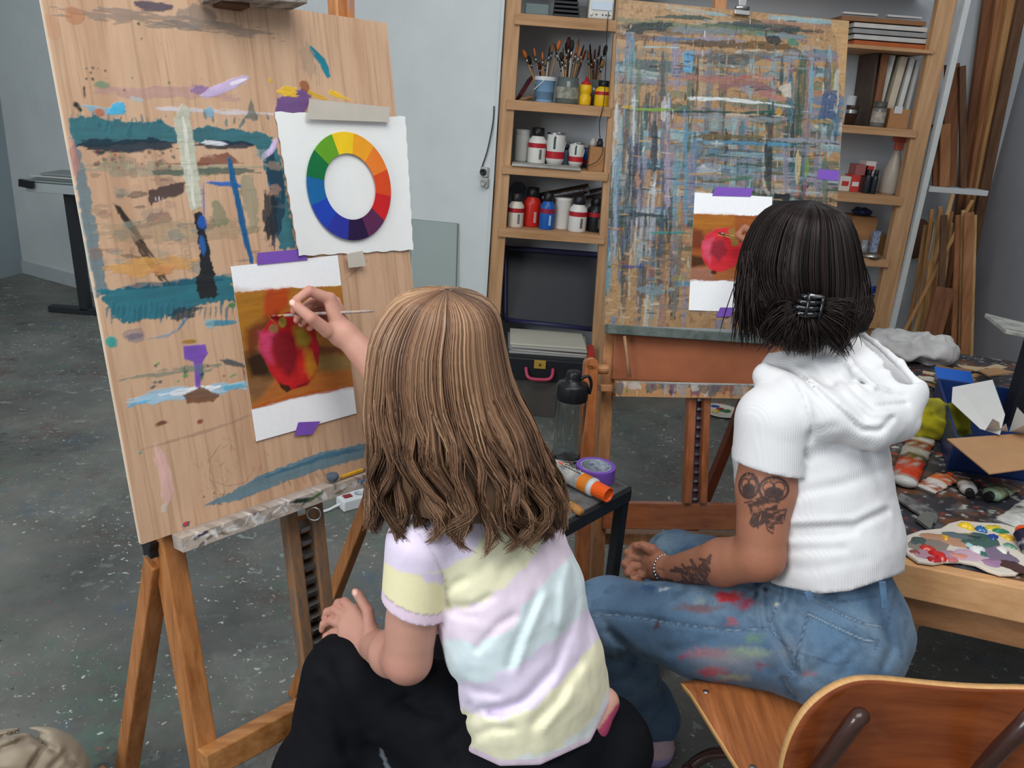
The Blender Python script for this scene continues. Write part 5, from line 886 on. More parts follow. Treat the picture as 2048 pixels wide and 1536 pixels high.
# jeans
je = Field((.06, 1.0, .0), (.86, 1.98, .82), .0036)
hipc = Wn(1680, 1262, 1.25); hL = Wn(1640, 1292, 1.22); kL = Wn(1212, 1228, 1.36); hR = hipc + ar * .08 + af * .05; kR = Wn(1350, 1118, 1.72); aL = np.array([.385, 1.49, .10]); aR = np.array([.40, 1.79, .09]); up_ = np.array([0, 0, 1.])
je.ell(hipc, (.16, .125, .115), [ar, af, up_], .03); je.cone(T4 + np.array([0, 0, -.01]), hipc, .118, .125, .03, (af, 1.25))
je.chain([hL, hL * .5 + kL * .5, kL], [.098, .088, .068], .04); je.chain([hR, kR], [.095, .066], .04)
je.chain([kL, kL * .5 + aL * .5 + np.array([-.02, .0, 0]), aL], [.068, .072, .062], .03); je.chain([kR, aR], [.066, .066], .03)
je.fold([(z11((820, 720), (815, 850), (830, 910)), .006, 6), (z11((860, 740), (870, 870), (960, 1060), (985, 1100)), .008, 7), (z11((830, 760), (760, 830)), .005, 7), (z11((800, 730), (760, 760)), .004, 6), (z11((940, 790), (880, 870)), .005, 6), (z11((150, 930), (230, 990), (260, 1060)), .009, 9), (z11((130, 880), (190, 960), (200, 1050)), .006, 9), (z11((90, 840), (300, 860), (600, 910), (860, 915)), .004, 5), (z11((1200, 1000), (1100, 1080), (1000, 1140)), .004, 10), (z11((1250, 1030), (1190, 1120)), .004, 10), (z11((930, 1140), (960, 1190), (1000, 1220)), .006, 6), (z11((1390, 900), (1420, 1000), (1380, 1080)), .005, 10), (z11((300, 1080), (320, 1200), (280, 1290)), .007, 10), (z11((370, 1090), (390, 1180), (350, 1270)), .006, 9), (z11((620, 960), (520, 1000), (420, 1010)), .004, 12)])
je.disp(lambda P: (fbm(P, 16, 61) - .5) * .010)
V, Fq = je.mesh()
# finer faces by one split of every quad for the seams and stains
me_ = V; px, py = proj(V); PX = np.stack([px, py], 1); Z = np.stack([(px - 1150) * 2.2386, (py - 850) * 2.2386], 1); Zn = Z + np.stack([fbm(V, 90, 3) - .5, fbm(V, 90, 7) - .5], 1) * 50
C = np.tile(L3('587590'), (len(V), 1)); C = mix3(C, (fbm(V, 14, 71) - .42) * 2.2, '445a72'); C = mix3(C, (fbm(V, 9, 73) - .48) * 3., '7d94a6'); C = mix3(C, (fbm(V, 40, 74) - .52) * 3., '3f566e'); C = mix3(C, np.clip((Z[:, 1] - 760) / 300, 0, .5) * (Z[:, 0] < 1000), '4d667f'); C = mix3(C, (fbm(V, 160, 75) - .5) * .9, '4a6280')
for ctr, rx, ry, c_, a_ in (((690, 770), 60, 24, 'c03a40', .9), ((770, 800), 50, 22, '9a4a60', .6), ((560, 820), 130, 18, '6f5a60', .55), ((370, 890), 12, 26, '4a3a40', .7), ((600, 1025), 120, 26, '8f5a68', .65), ((620, 1105), 66, 24, 'a0404e', .8), ((690, 1050), 190, 60, '8a8a90', .35), ((780, 1020), 100, 26, '7f9080', .55), ((800, 950), 50, 30, '5f7a70', .5), ((710, 1130), 80, 20, '8a9080', .45), ((330, 730), 40, 18, '2f4a70', .6), ((400, 735), 24, 9, 'c0c8cc', .5), ((1050, 1110), 40, 12, '8a6a70', .5), ((840, 1085), 30, 14, '7a4a58', .5), ((480, 1040), 20, 8, '9a4a58', .6), ((560, 790), 24, 14, '7a8a90', .6), ((700, 885), 30, 12, '8a5a68', .5), ((940, 1010), 60, 60, '76808c', .3), ((650, 1150), 60, 9, '8a5060', .5), ((560, 540), 20, 8, '8a4a58', .5)):
    C = mix3(C, (1.25 - np.sqrt(((Zn[:, 0] - ctr[0]) / rx) ** 2 + ((Zn[:, 1] - ctr[1]) / ry) ** 2)) / .5 * a_, c_)
def seam(pts, w=7, dark=.55, lite=.5):
    global C
    d = segd(Z, pts); C = mix3(C, (w + 5 - d) / 6 * dark, '31475f'); C = mix3(C, (w - 2 - d) / 3 * lite, 'a0b2c0')
front_ = V[:, 1] < 1.42
seam(((80, 855), (170, 848), (330, 870), (560, 905), (700, 918), (870, 912)), 5); seam(((870, 905), (1000, 1050), (1000, 1090)), 5); seam(((1045, 840), (1000, 1010), (970, 1105), (935, 1140), (985, 1215)), 5); seam(((1045, 845), (1200, 920), (1300, 965), (1355, 965)), 7); seam(((1355, 965), (1345, 1000)), 4); seam(((1070, 780), (1200, 850), (1290, 890), (1395, 905)), 6); seam(((820, 715), (930, 765), (865, 890)), 5); seam(((930, 735), (925, 790)), 4); seam(((1000, 1020), (1100, 1050), (1160, 1070), (1250, 1055)), 4, .4, .2)
seam(((860, 710), (1030, 760), (1200, 790), (1380, 760), (1440, 700)), 4); seam(((1395, 905), (1430, 760), (1440, 700)), 4)
C = mix3(C, (9 - np.abs(np.linalg.norm(Z - np.array([903, 804]), axis=1) - 3)) / 4, 'b9b4ac')
deni = M('denim', 'ffffff', .85, attr=True, var=.18, vs=420, bump=.25, bs=600, sheen=.1, spec=.2); jn = colmesh('jeans', V, Fq, C, deni, adult, label='faded blue jeans stained with red and grey paint')
a = WY(1150 + 1045 / 2.2386, 850 + 735 / 2.2386, 1.17)
for pts in ((((1040, 745, 1.135), (1055, 785, 1.13))), (((1375, 700, 1.16), (1385, 820, 1.145)))):
    g_ = [WY(1150 + p[0] / 2.2386, 850 + p[1] / 2.2386, p[2]) for p in pts]; MB().beam(g_[0], g_[1], .011, .005, (1, 0, 0)).build('belt_loop', M('denim_plain', '4d6a86', .85, var=.2, vs=80), jn, bevel=.001)
# sneaker
for a_, d_ in ((aL, np.array([-.12, .99, 0])), (aR, np.array([-.1, .99, 0]))):
    t_ = a_ * np.array([1, 1, 0]); s_ = Field(t_ + np.array([-.2, -.12, -.01]), t_ + np.array([.12, .26, .13]), .004); s_.chain([t_ + np.array([0, 0, .045]) - d_ * .035, t_ + np.array([0, 0, .04]) + d_ * .1, t_ + np.array([0, 0, .032]) + d_ * .17], [.042, .042, .036], .02); s_.cone(t_ + np.array([0, 0, .05]) - d_ * .025, t_ + np.array([0, 0, .105]) - d_ * .02, .038, .036, .02); s_.cut((0, 0, .002), (0, 0, -1)); s_.cut((0, 0, .108), (0, 0, 1)); V, Fq = s_.mesh()
    C = np.tile(L3('c3a6ae'), (len(V), 1)); C = mix3(C, (.052 - V[:, 2]) / .004, 'a795c4'); C = mix3(C, (.022 - V[:, 2]) / .003, '9a6a8c'); colmesh('sneaker', V, Fq, C, M('sneaker_suede', 'ffffff', .8, attr=True, var=.08, vs=60), adult, label='pink and lilac sneaker')
# bracelet of small silver beads
c = LW * .86 + A3(yk(1290, 1120, 1.42)) * .14; axd = Vector(LW - LE).normalized(); X = axd.orthogonal().normalized(); Y = axd.cross(X); br = thing('bracelet', c, "silver bead bracelet on the adult's tattooed wrist", 'bracelet'); base = None
for k in range(26):
    t = 2 * pi * k / 26; p = Vector(c) + (X * cos(t) + Y * sin(t)) * .0275 + axd * .003 * sin(2 * t)
    if base is None: base = MB().lathe([(.0004, -.003), (.0022, -.0018), (.003, 0), (.0022, .0018), (.0004, .003)], 8, p).build('bead', M('silver', 'c8ccd0', .2, 1), br, smooth=True)
    else: o = base.copy(); COL.objects.link(o); o.parent = br; base_p = p; o.location = base.location + (p - p0b)
    if k == 0: p0b = p
# ---------------------------------------------------------------- dark hair with claw clip
Sa = rows_fn([(402, 1621, 1624, .002), (414, 1560, 1675, .06), (445, 1520, 1700, .09), (500, 1492, 1714, .11), (560, 1480, 1722, .118), (610, 1480, 1724, .112), (650, 1490, 1718, .10), (690, 1505, 1700, .09)], 1.44)
rng = np.random.default_rng(9); n = 4400; N = 17
dk = np.array([L3('100b0a'), L3('1e1513'), L3('30231f'), L3('4c3a34')])
def dcol(br): x = np.clip(br, 0, 1) * 3; i = np.minimum(x.astype(int), 2); f = (x - i)[..., None]; return dk[i] * (1 - f) + dk[i + 1] * f
th0 = radians(-200) + rng.random(n) * radians(260); t = np.linspace(.01, 1, N)[None] * np.ones((n, 1)); sm_ = lambda a, b, x: (lambda u: u * u * (3 - 2 * u))(np.clip((x - a) / (b - a), 0, 1))
dth = radians(-88) - th0; gather = np.abs(dth) < radians(98); dep = rng.random(n)
peak = np.where(gather, .70 + .12 * np.abs(np.sin(dth)) * (.3 + .7 * dep), .86 + .12 * rng.random(n))[:, None]
tt = np.where(gather[:, None], np.where(t < .78, t / .78 * peak, peak + (.705 - peak) * sm_(.78, 1, t)), t * peak)
lk = np.floor(th0 * 16).astype(int); lkn = (vnoise(np.stack([lk * 1.7, lk * 0., lk * 0.], -1), 1, 5) - .5)
th = th0[:, None] + np.where(gather[:, None], dth[:, None] * (.08 * t + .92 * sm_(.5, 1.0, t)) * .97, 0) + lkn[:, None] * .10 * np.sin(t * pi)
dr = -rng.random(n)[:, None] * .008 + rng.normal(0, .0015, n)[:, None] + np.where(gather[:, None], -.012 * sm_(.7, 1, t) + .010 * np.sin(sm_(.5, 1, t) * pi) * np.abs(np.sin(dth))[:, None], .010 * sm_(.5, 1, t) * np.sin(lk * 2.1)[:, None]) + lkn[:, None] * .006
A = Sa(th, tt, 1.0, dr); bb = .30 + rng.normal(0, .16, n)[:, None] + .30 * lkn[:, None] + 0 * t
A1, C1 = A, dcol(bb)
# loose side strands, tail below the clip and stray ends
clip = Wn(1612, 608, 1.318); t2 = np.linspace(0, 1, N)[None, :, None]; lobes = [((1603, 618, 1.30), (1556, 632, 1.285), (1536, 690, 1.33), .010), ((1600, 620, 1.30), (1575, 655, 1.285), (1578, 700, 1.31), .010), ((1614, 622, 1.295), (1622, 660, 1.28), (1622, 702, 1.30), .009), ((1624, 618, 1.30), (1712, 618, 1.28), (1668, 700, 1.30), .012), ((1620, 620, 1.295), (1660, 655, 1.28), (1694, 706, 1.30), .008), ((1606, 622, 1.30), (1596, 665, 1.285), (1604, 706, 1.30), .007)]
A2 = []; C2 = []
for p0_, p1_, p2_, spd in lobes:
    n2 = 320; of = rng.normal(0, spd * .62, (n2, 1, 3)); tq = t2 * (.62 + .4 * rng.random((n2, 1, 1))); A_ = Wn(*p0_) * (1 - tq) ** 2 + 2 * Wn(*p1_) * tq * (1 - tq) + Wn(*p2_) * tq ** 2 + of * (.35 + 1.1 * np.sin(t2 * 2.6)) + rng.normal(0, .0035, (n2, 1, 3)) * t2 ** 2; A2.append(A_); C2.append(dcol(.30 + rng.normal(0, .16, (n2, 1)) + .12 * t2[..., 0] + np.zeros((n2, N))))
A2 = np.concatenate(A2); C2 = np.concatenate(C2)
n3 = 520; side = rng.random(n3) < .55; x0 = np.where(side, rng.uniform(1484, 1530, n3), rng.uniform(1690, 1722, n3)); x1 = np.where(side, x0 + rng.normal(-2, 16, n3), x0 + rng.normal(6, 9, n3)); y1 = np.where(side, rng.uniform(620, 695, n3), rng.uniform(600, 655, n3))
P0 = np.array([Wn(x, 500 + rng.random() * 50, 1.40) for x in x0]); P2 = np.array([Wn(x, y, 1.38 + rng.normal(0, .015)) for x, y in zip(x1, y1)]); P1 = (P0 + P2) / 2 + np.stack([np.where(side, -.012, .012), -.02 + 0 * x0, .0 * x0], -1); A3_ = P0[:, None] * (1 - t2) ** 2 + 2 * P1[:, None] * t2 * (1 - t2) + P2[:, None] * t2 ** 2; C3 = dcol(.35 + rng.normal(0, .18, (n3, 1)) + np.zeros((n3, N)))
# nape hair between the head and the tail
n4 = 420; xs = rng.uniform(1505, 1700, n4); P0 = np.array([Wn(x, 600 + rng.random() * 40, 1.37 - .05 * (1 - ((x - 1605) / 100) ** 2)) for x in xs]); P2 = np.array([Wn(1545 + (x - 1500) * .62 + rng.normal(0, 9), 665 + rng.random() * 42, 1.365) for x in xs]); P1 = (P0 + P2) / 2 + np.array([0, -.015, 0]); tq = t2 * (.55 + .45 * rng.random((n4, 1, 1))); A4 = P0[:, None] * (1 - tq) ** 2 + 2 * P1[:, None] * tq * (1 - tq) + P2[:, None] * tq ** 2; C4 = dcol(.2 + rng.normal(0, .14, (n4, 1)) + np.zeros((n4, N)))
nf = 350; thf = radians(58) + rng.random(nf) * radians(104); tf = np.linspace(.01, 1, N)[None] * (.36 + .1 * rng.random((nf, 1))); A4 = np.concatenate([A4, Sa(thf[:, None] + 0 * tf, tf, 1.0, -rng.random((nf, 1)) * .004)]); C4 = np.concatenate([C4, dcol(.3 + rng.normal(0, .16, (nf, 1)) + 0 * tf)])
rad = np.full(N, .00105); rad[-5:] *= np.array([.95, .85, .7, .5, .25])
tubes('hair', np.concatenate([A1, A2, A3_, A4]), rad[None], np.concatenate([C1, C2, C3, C4]), M('hair_dark', 'ffffff', .38, attr=True, spec=.32), adult, label='dark brown bob gathered low at the back of the head')
V, Fq, C = shell(Sa, 0, .82, 34, 90, radians(-205), radians(65), .95, lambda T, TH: np.tile(L3('191211'), (len(T), 1))); V2, F2, C2_ = shell(Sa, 0, .42, 16, 50, radians(55), radians(160), .97, lambda T, TH: np.tile(L3('191211'), (len(T), 1))); colmesh('hair_underlayer', np.concatenate([V, V2]), np.concatenate([Fq, F2 + len(V)]), np.concatenate([C, C2_]), MATS['hair_dark'], adult)
# claw clip
cl = thing('hair_claw_clip', clip, "glossy black claw clip in the adult's dark hair", 'hair clip'); gl = M('gloss_black', '0b0c10', .12, coat=.6); cc = Vector(clip) + Vector((-.002, -.022, .002))
R_ = Vector((.98, .1, -.12)).normalized(); Uu = Vector((.1, .25, .95)); Uu = (Uu - R_ * Uu.dot(R_)).normalized(); Nn = R_.cross(Uu)
if Nn.y > 0: Nn = -Nn
for k in range(4):
    o_ = (k - 1.5) * .0095; MB().tube([cc + Uu * o_ + R_ * (.028 - .004 * abs(k - 1)) * s_ + Nn * (.014 * cos(s_ * 1.3)) + Uu * .002 * sin(s_ * 3) for s_ in np.linspace(-1, 1, 12)], [.003] + [.0052] * 10 + [.003], 8).build('claw_bar', gl, cl, smooth=True)
for sg in (-1, 1):
    MB().tube([cc + R_ * .012 * sg + Uu * (-.018 + .036 * s_) + Nn * (.015 + .004 * sin(pi * s_)) for s_ in np.linspace(0, 1, 8)], .0034, 8).build('claw_spine', gl, cl, smooth=True)
MB().tube([cc + R_ * (-.012 + .024 * s_) + Uu * .016 + Nn * .018 for s_ in np.linspace(0, 1, 4)], .0028, 8).build('spring_pin', steel, cl, smooth=True)
# brush in the adult's hand
pb = thing('paintbrush', b2p(1470, 470, .03), "thin brush held in the adult's hand against the smaller apple card", 'paintbrush'); a = B2.at(1450, 468, .01); e_ = Vector(b2p(1540, 492, .12))
MB().tube([a, a.lerp(e_, .5), e_], [.0025, .003, .002], 8).build('handle', wood('brush_wood', 'c2a068', '9a7a48', 0), pb, smooth=True); MB().tube([a.lerp(e_, .0), B2.at(1441, 466, .006)], [.0025, .0022], 8).build('ferrule', steel, pb, smooth=True); MB().tube([B2.at(1441, 466, .006), B2.at(1434, 464, .003)], [.0022, .0008], 8).build('bristles', MATS['bristle_red'], pb, smooth=True)
# ================================================================ plywood chair under the adult
ch = thing('plywood_chair', WZ(1640, 1620, 0), 'bent plywood school chair with brown steel tubes under the seated adult', 'chair')
sF0 = WZ(1355, 1342, .452); sF1 = WZ(1812, 1350, .452); sB0 = WZ(1492, 1560, .448); sB1 = sF1 + (sB0 - sF0) * .95
d0 = (sF1 - sF0); d1 = sB0 - sF0; ply = wood('chair_ply', 'a8683a', '7d4520', 1, vs=9, rough=.35, coat=.35); edge_m = M('ply_edge', 'c79a64', .5, var=.15, vs=200, stretch=(.2, .2, 3))
nx, ny = 14, 12; top = []; d1 = d1 * 1.35
for j in range(ny + 1):
    for i in range(nx + 1):
        a_, b_ = i / nx, j / ny; ca = .06; p = sF0 + d0 * a_ + d1 * b_
        if j == 0: p += d1 * .05 * (abs(a_ - .5) * 2) ** 6
        p.z += -.008 * sin(pi * a_) * sin(pi * min(1, b_ * 1.2)) - .012 * max(0, 1 - b_ * 6); top.append(p)
m = MB(); k = len(top); q_ = lambda j, i: j * (nx + 1) + i; fs = [(q_(j, i), q_(j, i + 1), q_(j + 1, i + 1), q_(j + 1, i)) for j in range(ny) for i in range(nx)]
m.add(top, fs); s_o = m.build('seat', [ply, edge_m], ch, smooth=True); so = s_o.modifiers.new('t', 'SOLIDIFY'); so.thickness = .011; so.offset = -1; so.material_offset_rim = 1
for px_, py_ in ((1412, 1384), (1752, 1337), (1505, 1535)): p = WZ(px_, py_, .449); MB().lathe([(.0055, 0), (.0055, .0012), (.003, .0022)], 14, p).build('rivet', steel, s_o, smooth=True)
# backrest: bent panel, its outer side towards the camera
Yb = .93; bk = [(1552, 1640), (1556, 1536), (1578, 1462), (1612, 1408), (1660, 1372), (1710, 1352), (1780, 1356), (1880, 1368), (1980, 1374), (2060, 1372), (2140, 1385), (2200, 1440), (2215, 1540), (2210, 1640)]
cx = WY(1880, 1450, Yb).x
def bkp(px_, py_): p = WY(px_, py_, Yb); dx = (p.x - cx) / .2; return WY(px_, py_, Yb - .035 * dx * dx)
m = MB(); outer = [bkp(*p) for p in bk]; outer = [o_ for o_ in outer]
cen = [bkp(1880 + (p[0] - 1880) * f_, 1520 + (p[1] - 1520) * f_) for f_ in (.8, .55, .28) for p in bk]
nb_ = len(bk); vs = outer + cen + [bkp(1880, 1530)]; fs = []
for r_ in range(3):
    for i in range(nb_): fs.append((r_ * nb_ + i, r_ * nb_ + (i + 1) % nb_, (r_ + 1) * nb_ + (i + 1) % nb_, (r_ + 1) * nb_ + i))
for i in range(nb_): fs.append((3 * nb_ + i, 3 * nb_ + (i + 1) % nb_, 4 * nb_))
m.add(vs, fs); bo = m.build('backrest', [wood('chair_back_ply', '924c24', '6e3214', 0, vs=5, rough=.35, coat=.35), edge_m], ch, smooth=True, sub=2); so = bo.modifiers.new('t', 'SOLIDIFY'); so.thickness = .011; so.offset = 0; so.material_offset_rim = 1
tubem = M('brown_steel_tube', '3a221c', .3, coat=.4)
def tube_px(pts, r, name='frame_tube'): return MB().tube([WY(*p) for p in pts], r, 12).build(name, tubem, ch, smooth=True)
def smoothpts(pts, n=8):
    P = [Vector(p) for p in pts]; out = []
    for i in range(len(P) - 1):
        p0 = P[max(i - 1, 0)]; p1 = P[i]; p2 = P[i + 1]; p3 = P[min(i + 2, len(P) - 1)]
        for k in range(n): f = k / n; out.append(.5 * ((2 * p1) + (-p0 + p2) * f + (2 * p0 - 5 * p1 + 4 * p2 - p3) * f * f + (-p0 + 3 * p1 - 3 * p2 + p3) * f ** 3))
    return out + [P[-1]]
g1 = [WY(1722, 1432, .885), WY(1712, 1440, .875), WY(1668, 1500, .875), WY(1620, 1570, .89), WY(1590, 1660, .93)]
MB().tube(smoothpts(g1), [.006] + [.0125] * (len(smoothpts(g1)) - 1), 12).build('back_tube', tubem, ch, smooth=True)
g2 = [WY(2075, 1420, .885), WY(2048, 1450, .875), WY(1990, 1510, .88), WY(1945, 1570, .9), WY(1915, 1660, .93)]; MB().tube(smoothpts(g2), [.006] + [.0125] * (len(smoothpts(g2)) - 1), 12).build('back_tube', tubem, ch, smooth=True)
g3 = [WY(1470, 1505, 1.18), WY(1425, 1507, 1.2), WY(1385, 1530, 1.2), WY(1365, 1570, 1.18), WZ(1350, 1760, 0.005)]; MB().tube(smoothpts(g3), .011, 12).build('leg', tubem, ch, smooth=True)
fl_ = [sF0, sF1, sF0 + d1, sF1 + d1]; g = [sF1 + Vector((-.05, -.03, -.02)), sF1 + Vector((-.03, .0, -.2)), sF1 + Vector((-.02, .02, -.445))]; MB().tube(smoothpts(g), .011, 12).build('leg', tubem, ch, smooth=True)
for P_ in (WY(1590, 1660, .93), WY(1915, 1660, .93)): MB().tube(smoothpts([P_, P_ + Vector((0, .02, -.1)), Vector((P_.x, P_.y - .03, .005))]), .0125, 12).build('leg', tubem, ch, smooth=True)
for a_, b_ in ((sF0 + Vector((.05, -.03, -.02)), WY(1590, 1660, .93)), (sF1 + Vector((-.05, -.03, -.02)), WY(1915, 1660, .93))): MB().tube([a_, b_], .011, 12).build('side_rail', tubem, ch, smooth=True)
# ================================================================ wooden shelf unit
def AD(p): return p[1] * cos(PITCH) + (H - p[2]) * sin(PITCH)          # distance along the view axis
def mpx(px, py, y): return AD(WY(px, py, y)) / F                       # metres for one pixel there
shelfw = wood('shelf_pine', 'c69c74', 'a0764e', 0, vs=5, rough=.6); postw = wood('post_pine', 'cba27a', 'a67c54', 2, vs=5, rough=.6)
su = thing('shelf_unit', Vector((.7, YS + .15, 0)), 'tall pine shelf unit filled with paint bottles and brushes', 'shelf')
def post(pxt, pyt, pxb, pyb, wpx, name='upright', dy=0, dpt=.045):
    a = WY(pxt, pyt, YS + dy); b = WY(pxb, pyb, YS + dy); wd = wpx * mpx(pxt, pyt, YS); x = (a.x + b.x) / 2; sk = (a.x - b.x) / (a.z - b.z)
    z1 = a.z + .15; p = lambda z: Vector((a.x + (z - a.z) * sk, YS + dy + dpt / 2, z))
    MB().beam(p(0), p(z1), wd, dpt, (1, 0, 0)).build(name, postw, su, bevel=.003); return x
xl = post(1028, 0, 994, 520, 31); xm = post(1243, 0, 1208, 480, 21); xr = post(1897, 0, 1766, 630, 37)
for px_, py_, pb_ in ((1043, 0, 1010), (1243, 0, 1208)):
    pass
def shelf(p0, p1, hpx, name='shelf_board', over=.02):
    a = WY(*p0, YS); b = WY(*p1, YS); z = (a.z + b.z) / 2; h = hpx * mpx(*p0, YS); X0, X1 = a.x, b.x
    MB().box(((X0 + X1) / 2, YS - .008, z - h / 2), (X1 - X0 + over, .016, h)).build('shelf_front', shelfw, su, bevel=.002)
    MB().box(((X0 + X1) / 2, YS + .16, z - .009), (X1 - X0, .30, .018)).build(name, shelfw, su, bevel=.002); return z
ZL = [shelf((1035, 29), (1240, 40), 21), shelf((1018, 200), (1218, 213), 19), shelf((1010, 331), (1212, 344), 17), shelf((1002, 457), (1206, 470), 17)]
ZR = [shelf((1500, 233), (1828, 262), 15), shelf((1500, 372), (1800, 393), 17), shelf((1500, 495), (1772, 523), 15), shelf((1500, 618), (1750, 646), 15)]
ztop = shelf((1035, -110), (1895, -8), 14); a = WY(1700, 88, YS); ZT = shelf((1500, 78), (1862, 96), 7)
MB().box(((xl + xr) / 2, YS + .3, .05), (xr - xl, .02, .1)).build('back_rail', shelfw, su)
# white edge strip between the wall and the shelf
a = WY(1003, 0, YS); MB().beam((WY(1012, 0, YS).x - .010, YS - .004, 2.6), (WY(980, 500, YS).x - .008, YS - .004, 0), .012, .03, (1, 0, 0)).build('trim_1', M('trim_white', 'c9cdcc', .7, var=.05), kind='structure')
rx = lambda py: WY(np.interp(py, [0, 650], [1926, 1780]), py, YS)
MB().beam(Vector((rx(0).x + .012, YS, rx(0).z + .3)), Vector((rx(650).x + .012, YS, 0)), .024, .03, (1, 0, 0)).build('trim_2', MATS['trim_white'], kind='structure')
# ---------------------------------------------------------------- containers on the shelves
def vessel(name, px, pb, pt, wpx, prof, parts, label, cat, y=None, z=None, group=None, seg=20, smooth=True):
    """prof: [(radius, height)] as fractions of the whole; parts: (name, r0, z0, z1, material) rings around it"""
    y = y or YS + .1; b = WY(px, pb, y); t = WY(px, pt, y); h = t.z - b.z; r = wpx / 2 * mpx(px, pb, y)
    if z is not None: b = Vector((b.x, b.y, z))
    root = thing(name, b, label, cat, group)
    for (nm, pr, mat) in prof: MB().lathe([(r * q[0], h * q[1]) for q in pr], seg, b).build(nm, mat, root, smooth=smooth)
    for (nm, rr, z0, z1, mat) in parts: MB().lathe([(r * rr, h * z0), (r * rr, h * z1)], seg, b, caps=False).build(nm, mat, root, smooth=True)
    return root, b, h, r
def P(c, r=.35, **k): return M('plastic_' + c, c, r, **k)
white, redl, blk = P('d8d6d0'), P('b01f2a', .5), P('1a1b1e', .4)
bottle_b = [(.0, 0), (.96, 0), (1, .03), (1, .58), (.94, .66), (.62, .76), (.6, .78)]; cap_b = [(.66, .77), (.68, .78), (.68, .99), (.6, 1), (0, 1)]
def paint_bottle(px, pb, pt, wpx, col, cap, band, z, label, y=None, ink=None):
    r = vessel('paint_bottle', px, pb, pt, wpx, [('bottle_body', bottle_b, P(col)), ('cap', cap_b, P(cap, .4))], [('red_band', 1.012, .44, .57, P(band, .5))] if band else [], label, 'bottle', y, z)
    root, b, h, rr = r
    pm = M('label_print', '3a3c40', .6, dark='8a8a88', vs=160)      # dark upright lettering block on the label, facing the room
    MB().prism([b + Vector((rr * 1.01 * sin(t), -rr * 1.01 * cos(t), h * .12)) for t in (.25, .4, .55)] + [b + Vector((rr * 1.01 * sin(t), -rr * 1.01 * cos(t), h * .4)) for t in (.55, .4, .25)], (0, -.0006, 0)).build('label_lettering', pm if ink is None else P(ink), root)
    return root
z4, z3, z2, z1_ = ZL[3], ZL[2], ZL[1], ZL[0]
paint_bottle(1030, 452, 385, 32, 'd6cfc0', '2a2a2c', 'a8222a', z4, 'cream paint bottle with red band and black cap, beside the red bottle', y=YS + .08)
r = paint_bottle(1061, 455, 378, 36, 'c2281f', '1b1b1d', None, z4, 'bright red paint bottle with black cap on the lower left shelf', y=YS + .135, ink='c9a0a0')
paint_bottle(1092, 457, 384, 30, '1c5aa8', '1a1a1c', '8a2040', z4, 'blue paint bottle with black cap, between the red bottle and white tub', y=YS + .08, ink='9fc0e0')
vessel('paint_tub', 1122, 459, 397, 36, [('tub', [(0, 0), (.92, 0), (.94, .02), (1, .9), (1.03, .92), (1.03, .99), (0, 1)], white)], [], 'plain white plastic tub beside the blue paint bottle', 'tub', y=YS + .135, z=z4)
paint_bottle(1153, 463, 392, 36, 'd9d7d2', '1e2026', 'a8222a', z4, 'white paint bottle with red band and dark lettering, between tub and black bottle', y=YS + .075)
paint_bottle(1188, 466, 398, 36, '202226', '141416', 'a02028', z4, 'black paint bottle with red band at the end of the lower left shelf', y=YS + .12)
for k, (p0, p1, rr, lb) in enumerate((((1075, 398), (1178, 378), 12, 'crinkled silver foil roll lying across the paint bottle caps'), ((1150, 396), (1215, 382), 11, 'smooth shiny foil roll lying behind the black paint bottle'))):
    a = WY(*p0, YS + (.2, .262)[k]); b = WY(*p1, YS + (.2, .262)[k]); MB().tube([a.lerp(b, i / 8) for i in range(9)], rr * mpx(*p0, YS), 14).build('foil_roll', M('foil%d' % k, '8a8c92', .25, 1, bump=.8 if k == 0 else .1, bs=90), smooth=True, label=lb, cat='roll')
f_ = Field(WY(1035, 400, YS + .22) + Vector((-.09, -.06, -.14)), WY(1035, 350, YS + .22) + Vector((.09, .06, .06)), .008); f_.ell(A3(WY(1034, 405, YS + .22)), (.05, .035, .1), None, .01); f_.disp(lambda P_: (fbm(P_, 40, 3) - .5) * .03); V, Fq = f_.mesh(); colmesh('plastic_bag', V, Fq, np.tile(L3('5f7080'), (len(V), 1)), M('bag_film', 'ffffff', .25, attr=True), label='crumpled bluish plastic bag behind the cream paint bottle', cat='bag')
# third shelf
vessel('plastic_jar', 1042, 322, 257, 29, [('jar', [(0, 0), (.9, 0), (1, .05), (1, .8), (.98, .83), (1, .84), (1, .99), (0, 1)], P('b9bab6'))], [], 'translucent white jar at the left end of the middle shelf', 'jar', y=YS + .14, z=z3 + .011)
paint_bottle(1072, 326, 255, 36, 'd9d7d1', '17181a', 'ac1f2a', z3 + .012, 'white paint bottle with twin black caps and red band')
for k, (px, pb, pt, wp, lb) in enumerate(((1109, 322, 258, 36, 'tall white paint can with dark drips and a red band'), (1151, 325, 278, 29, 'short white paint can with red band near the cardboard box'))):
    root, b, h, r_ = vessel('paint_can', px, pb, pt, wp, [('can', [(0, 0), (.8, 0), (.96, .12), (1, .14), (1, .97), (.96, .98), (.9, .96), (0, .96)], P('cfcfca', .35))], [('red_band', 1.012, .2, .42, redl), ('rim', 1.03, .95, 1.0, steel)], lb, 'can', z=z3 + .011)
    MB().prism([b + Vector((r_ * 1.015 * sin(t), -r_ * 1.015 * cos(t), h * zz)) for t, zz in ((-.3, .5), (-.05, .5), (-.05, .85), (.05, .85), (-.2, .92), (-.3, .8))], (0, -.0008, 0)).build('paint_drip', P('2f4a44'), root)
    MB().tube([b + Vector((r_ * 1.04 * cos(t), -r_ * .3 - r_ * .9 * sin(t) * .4, h * .75 - sin(t) * h * .55)) for t in np.linspace(0, pi, 14)], .0016, 6).build('wire_handle', P('c8c6c2'), root, smooth=True)
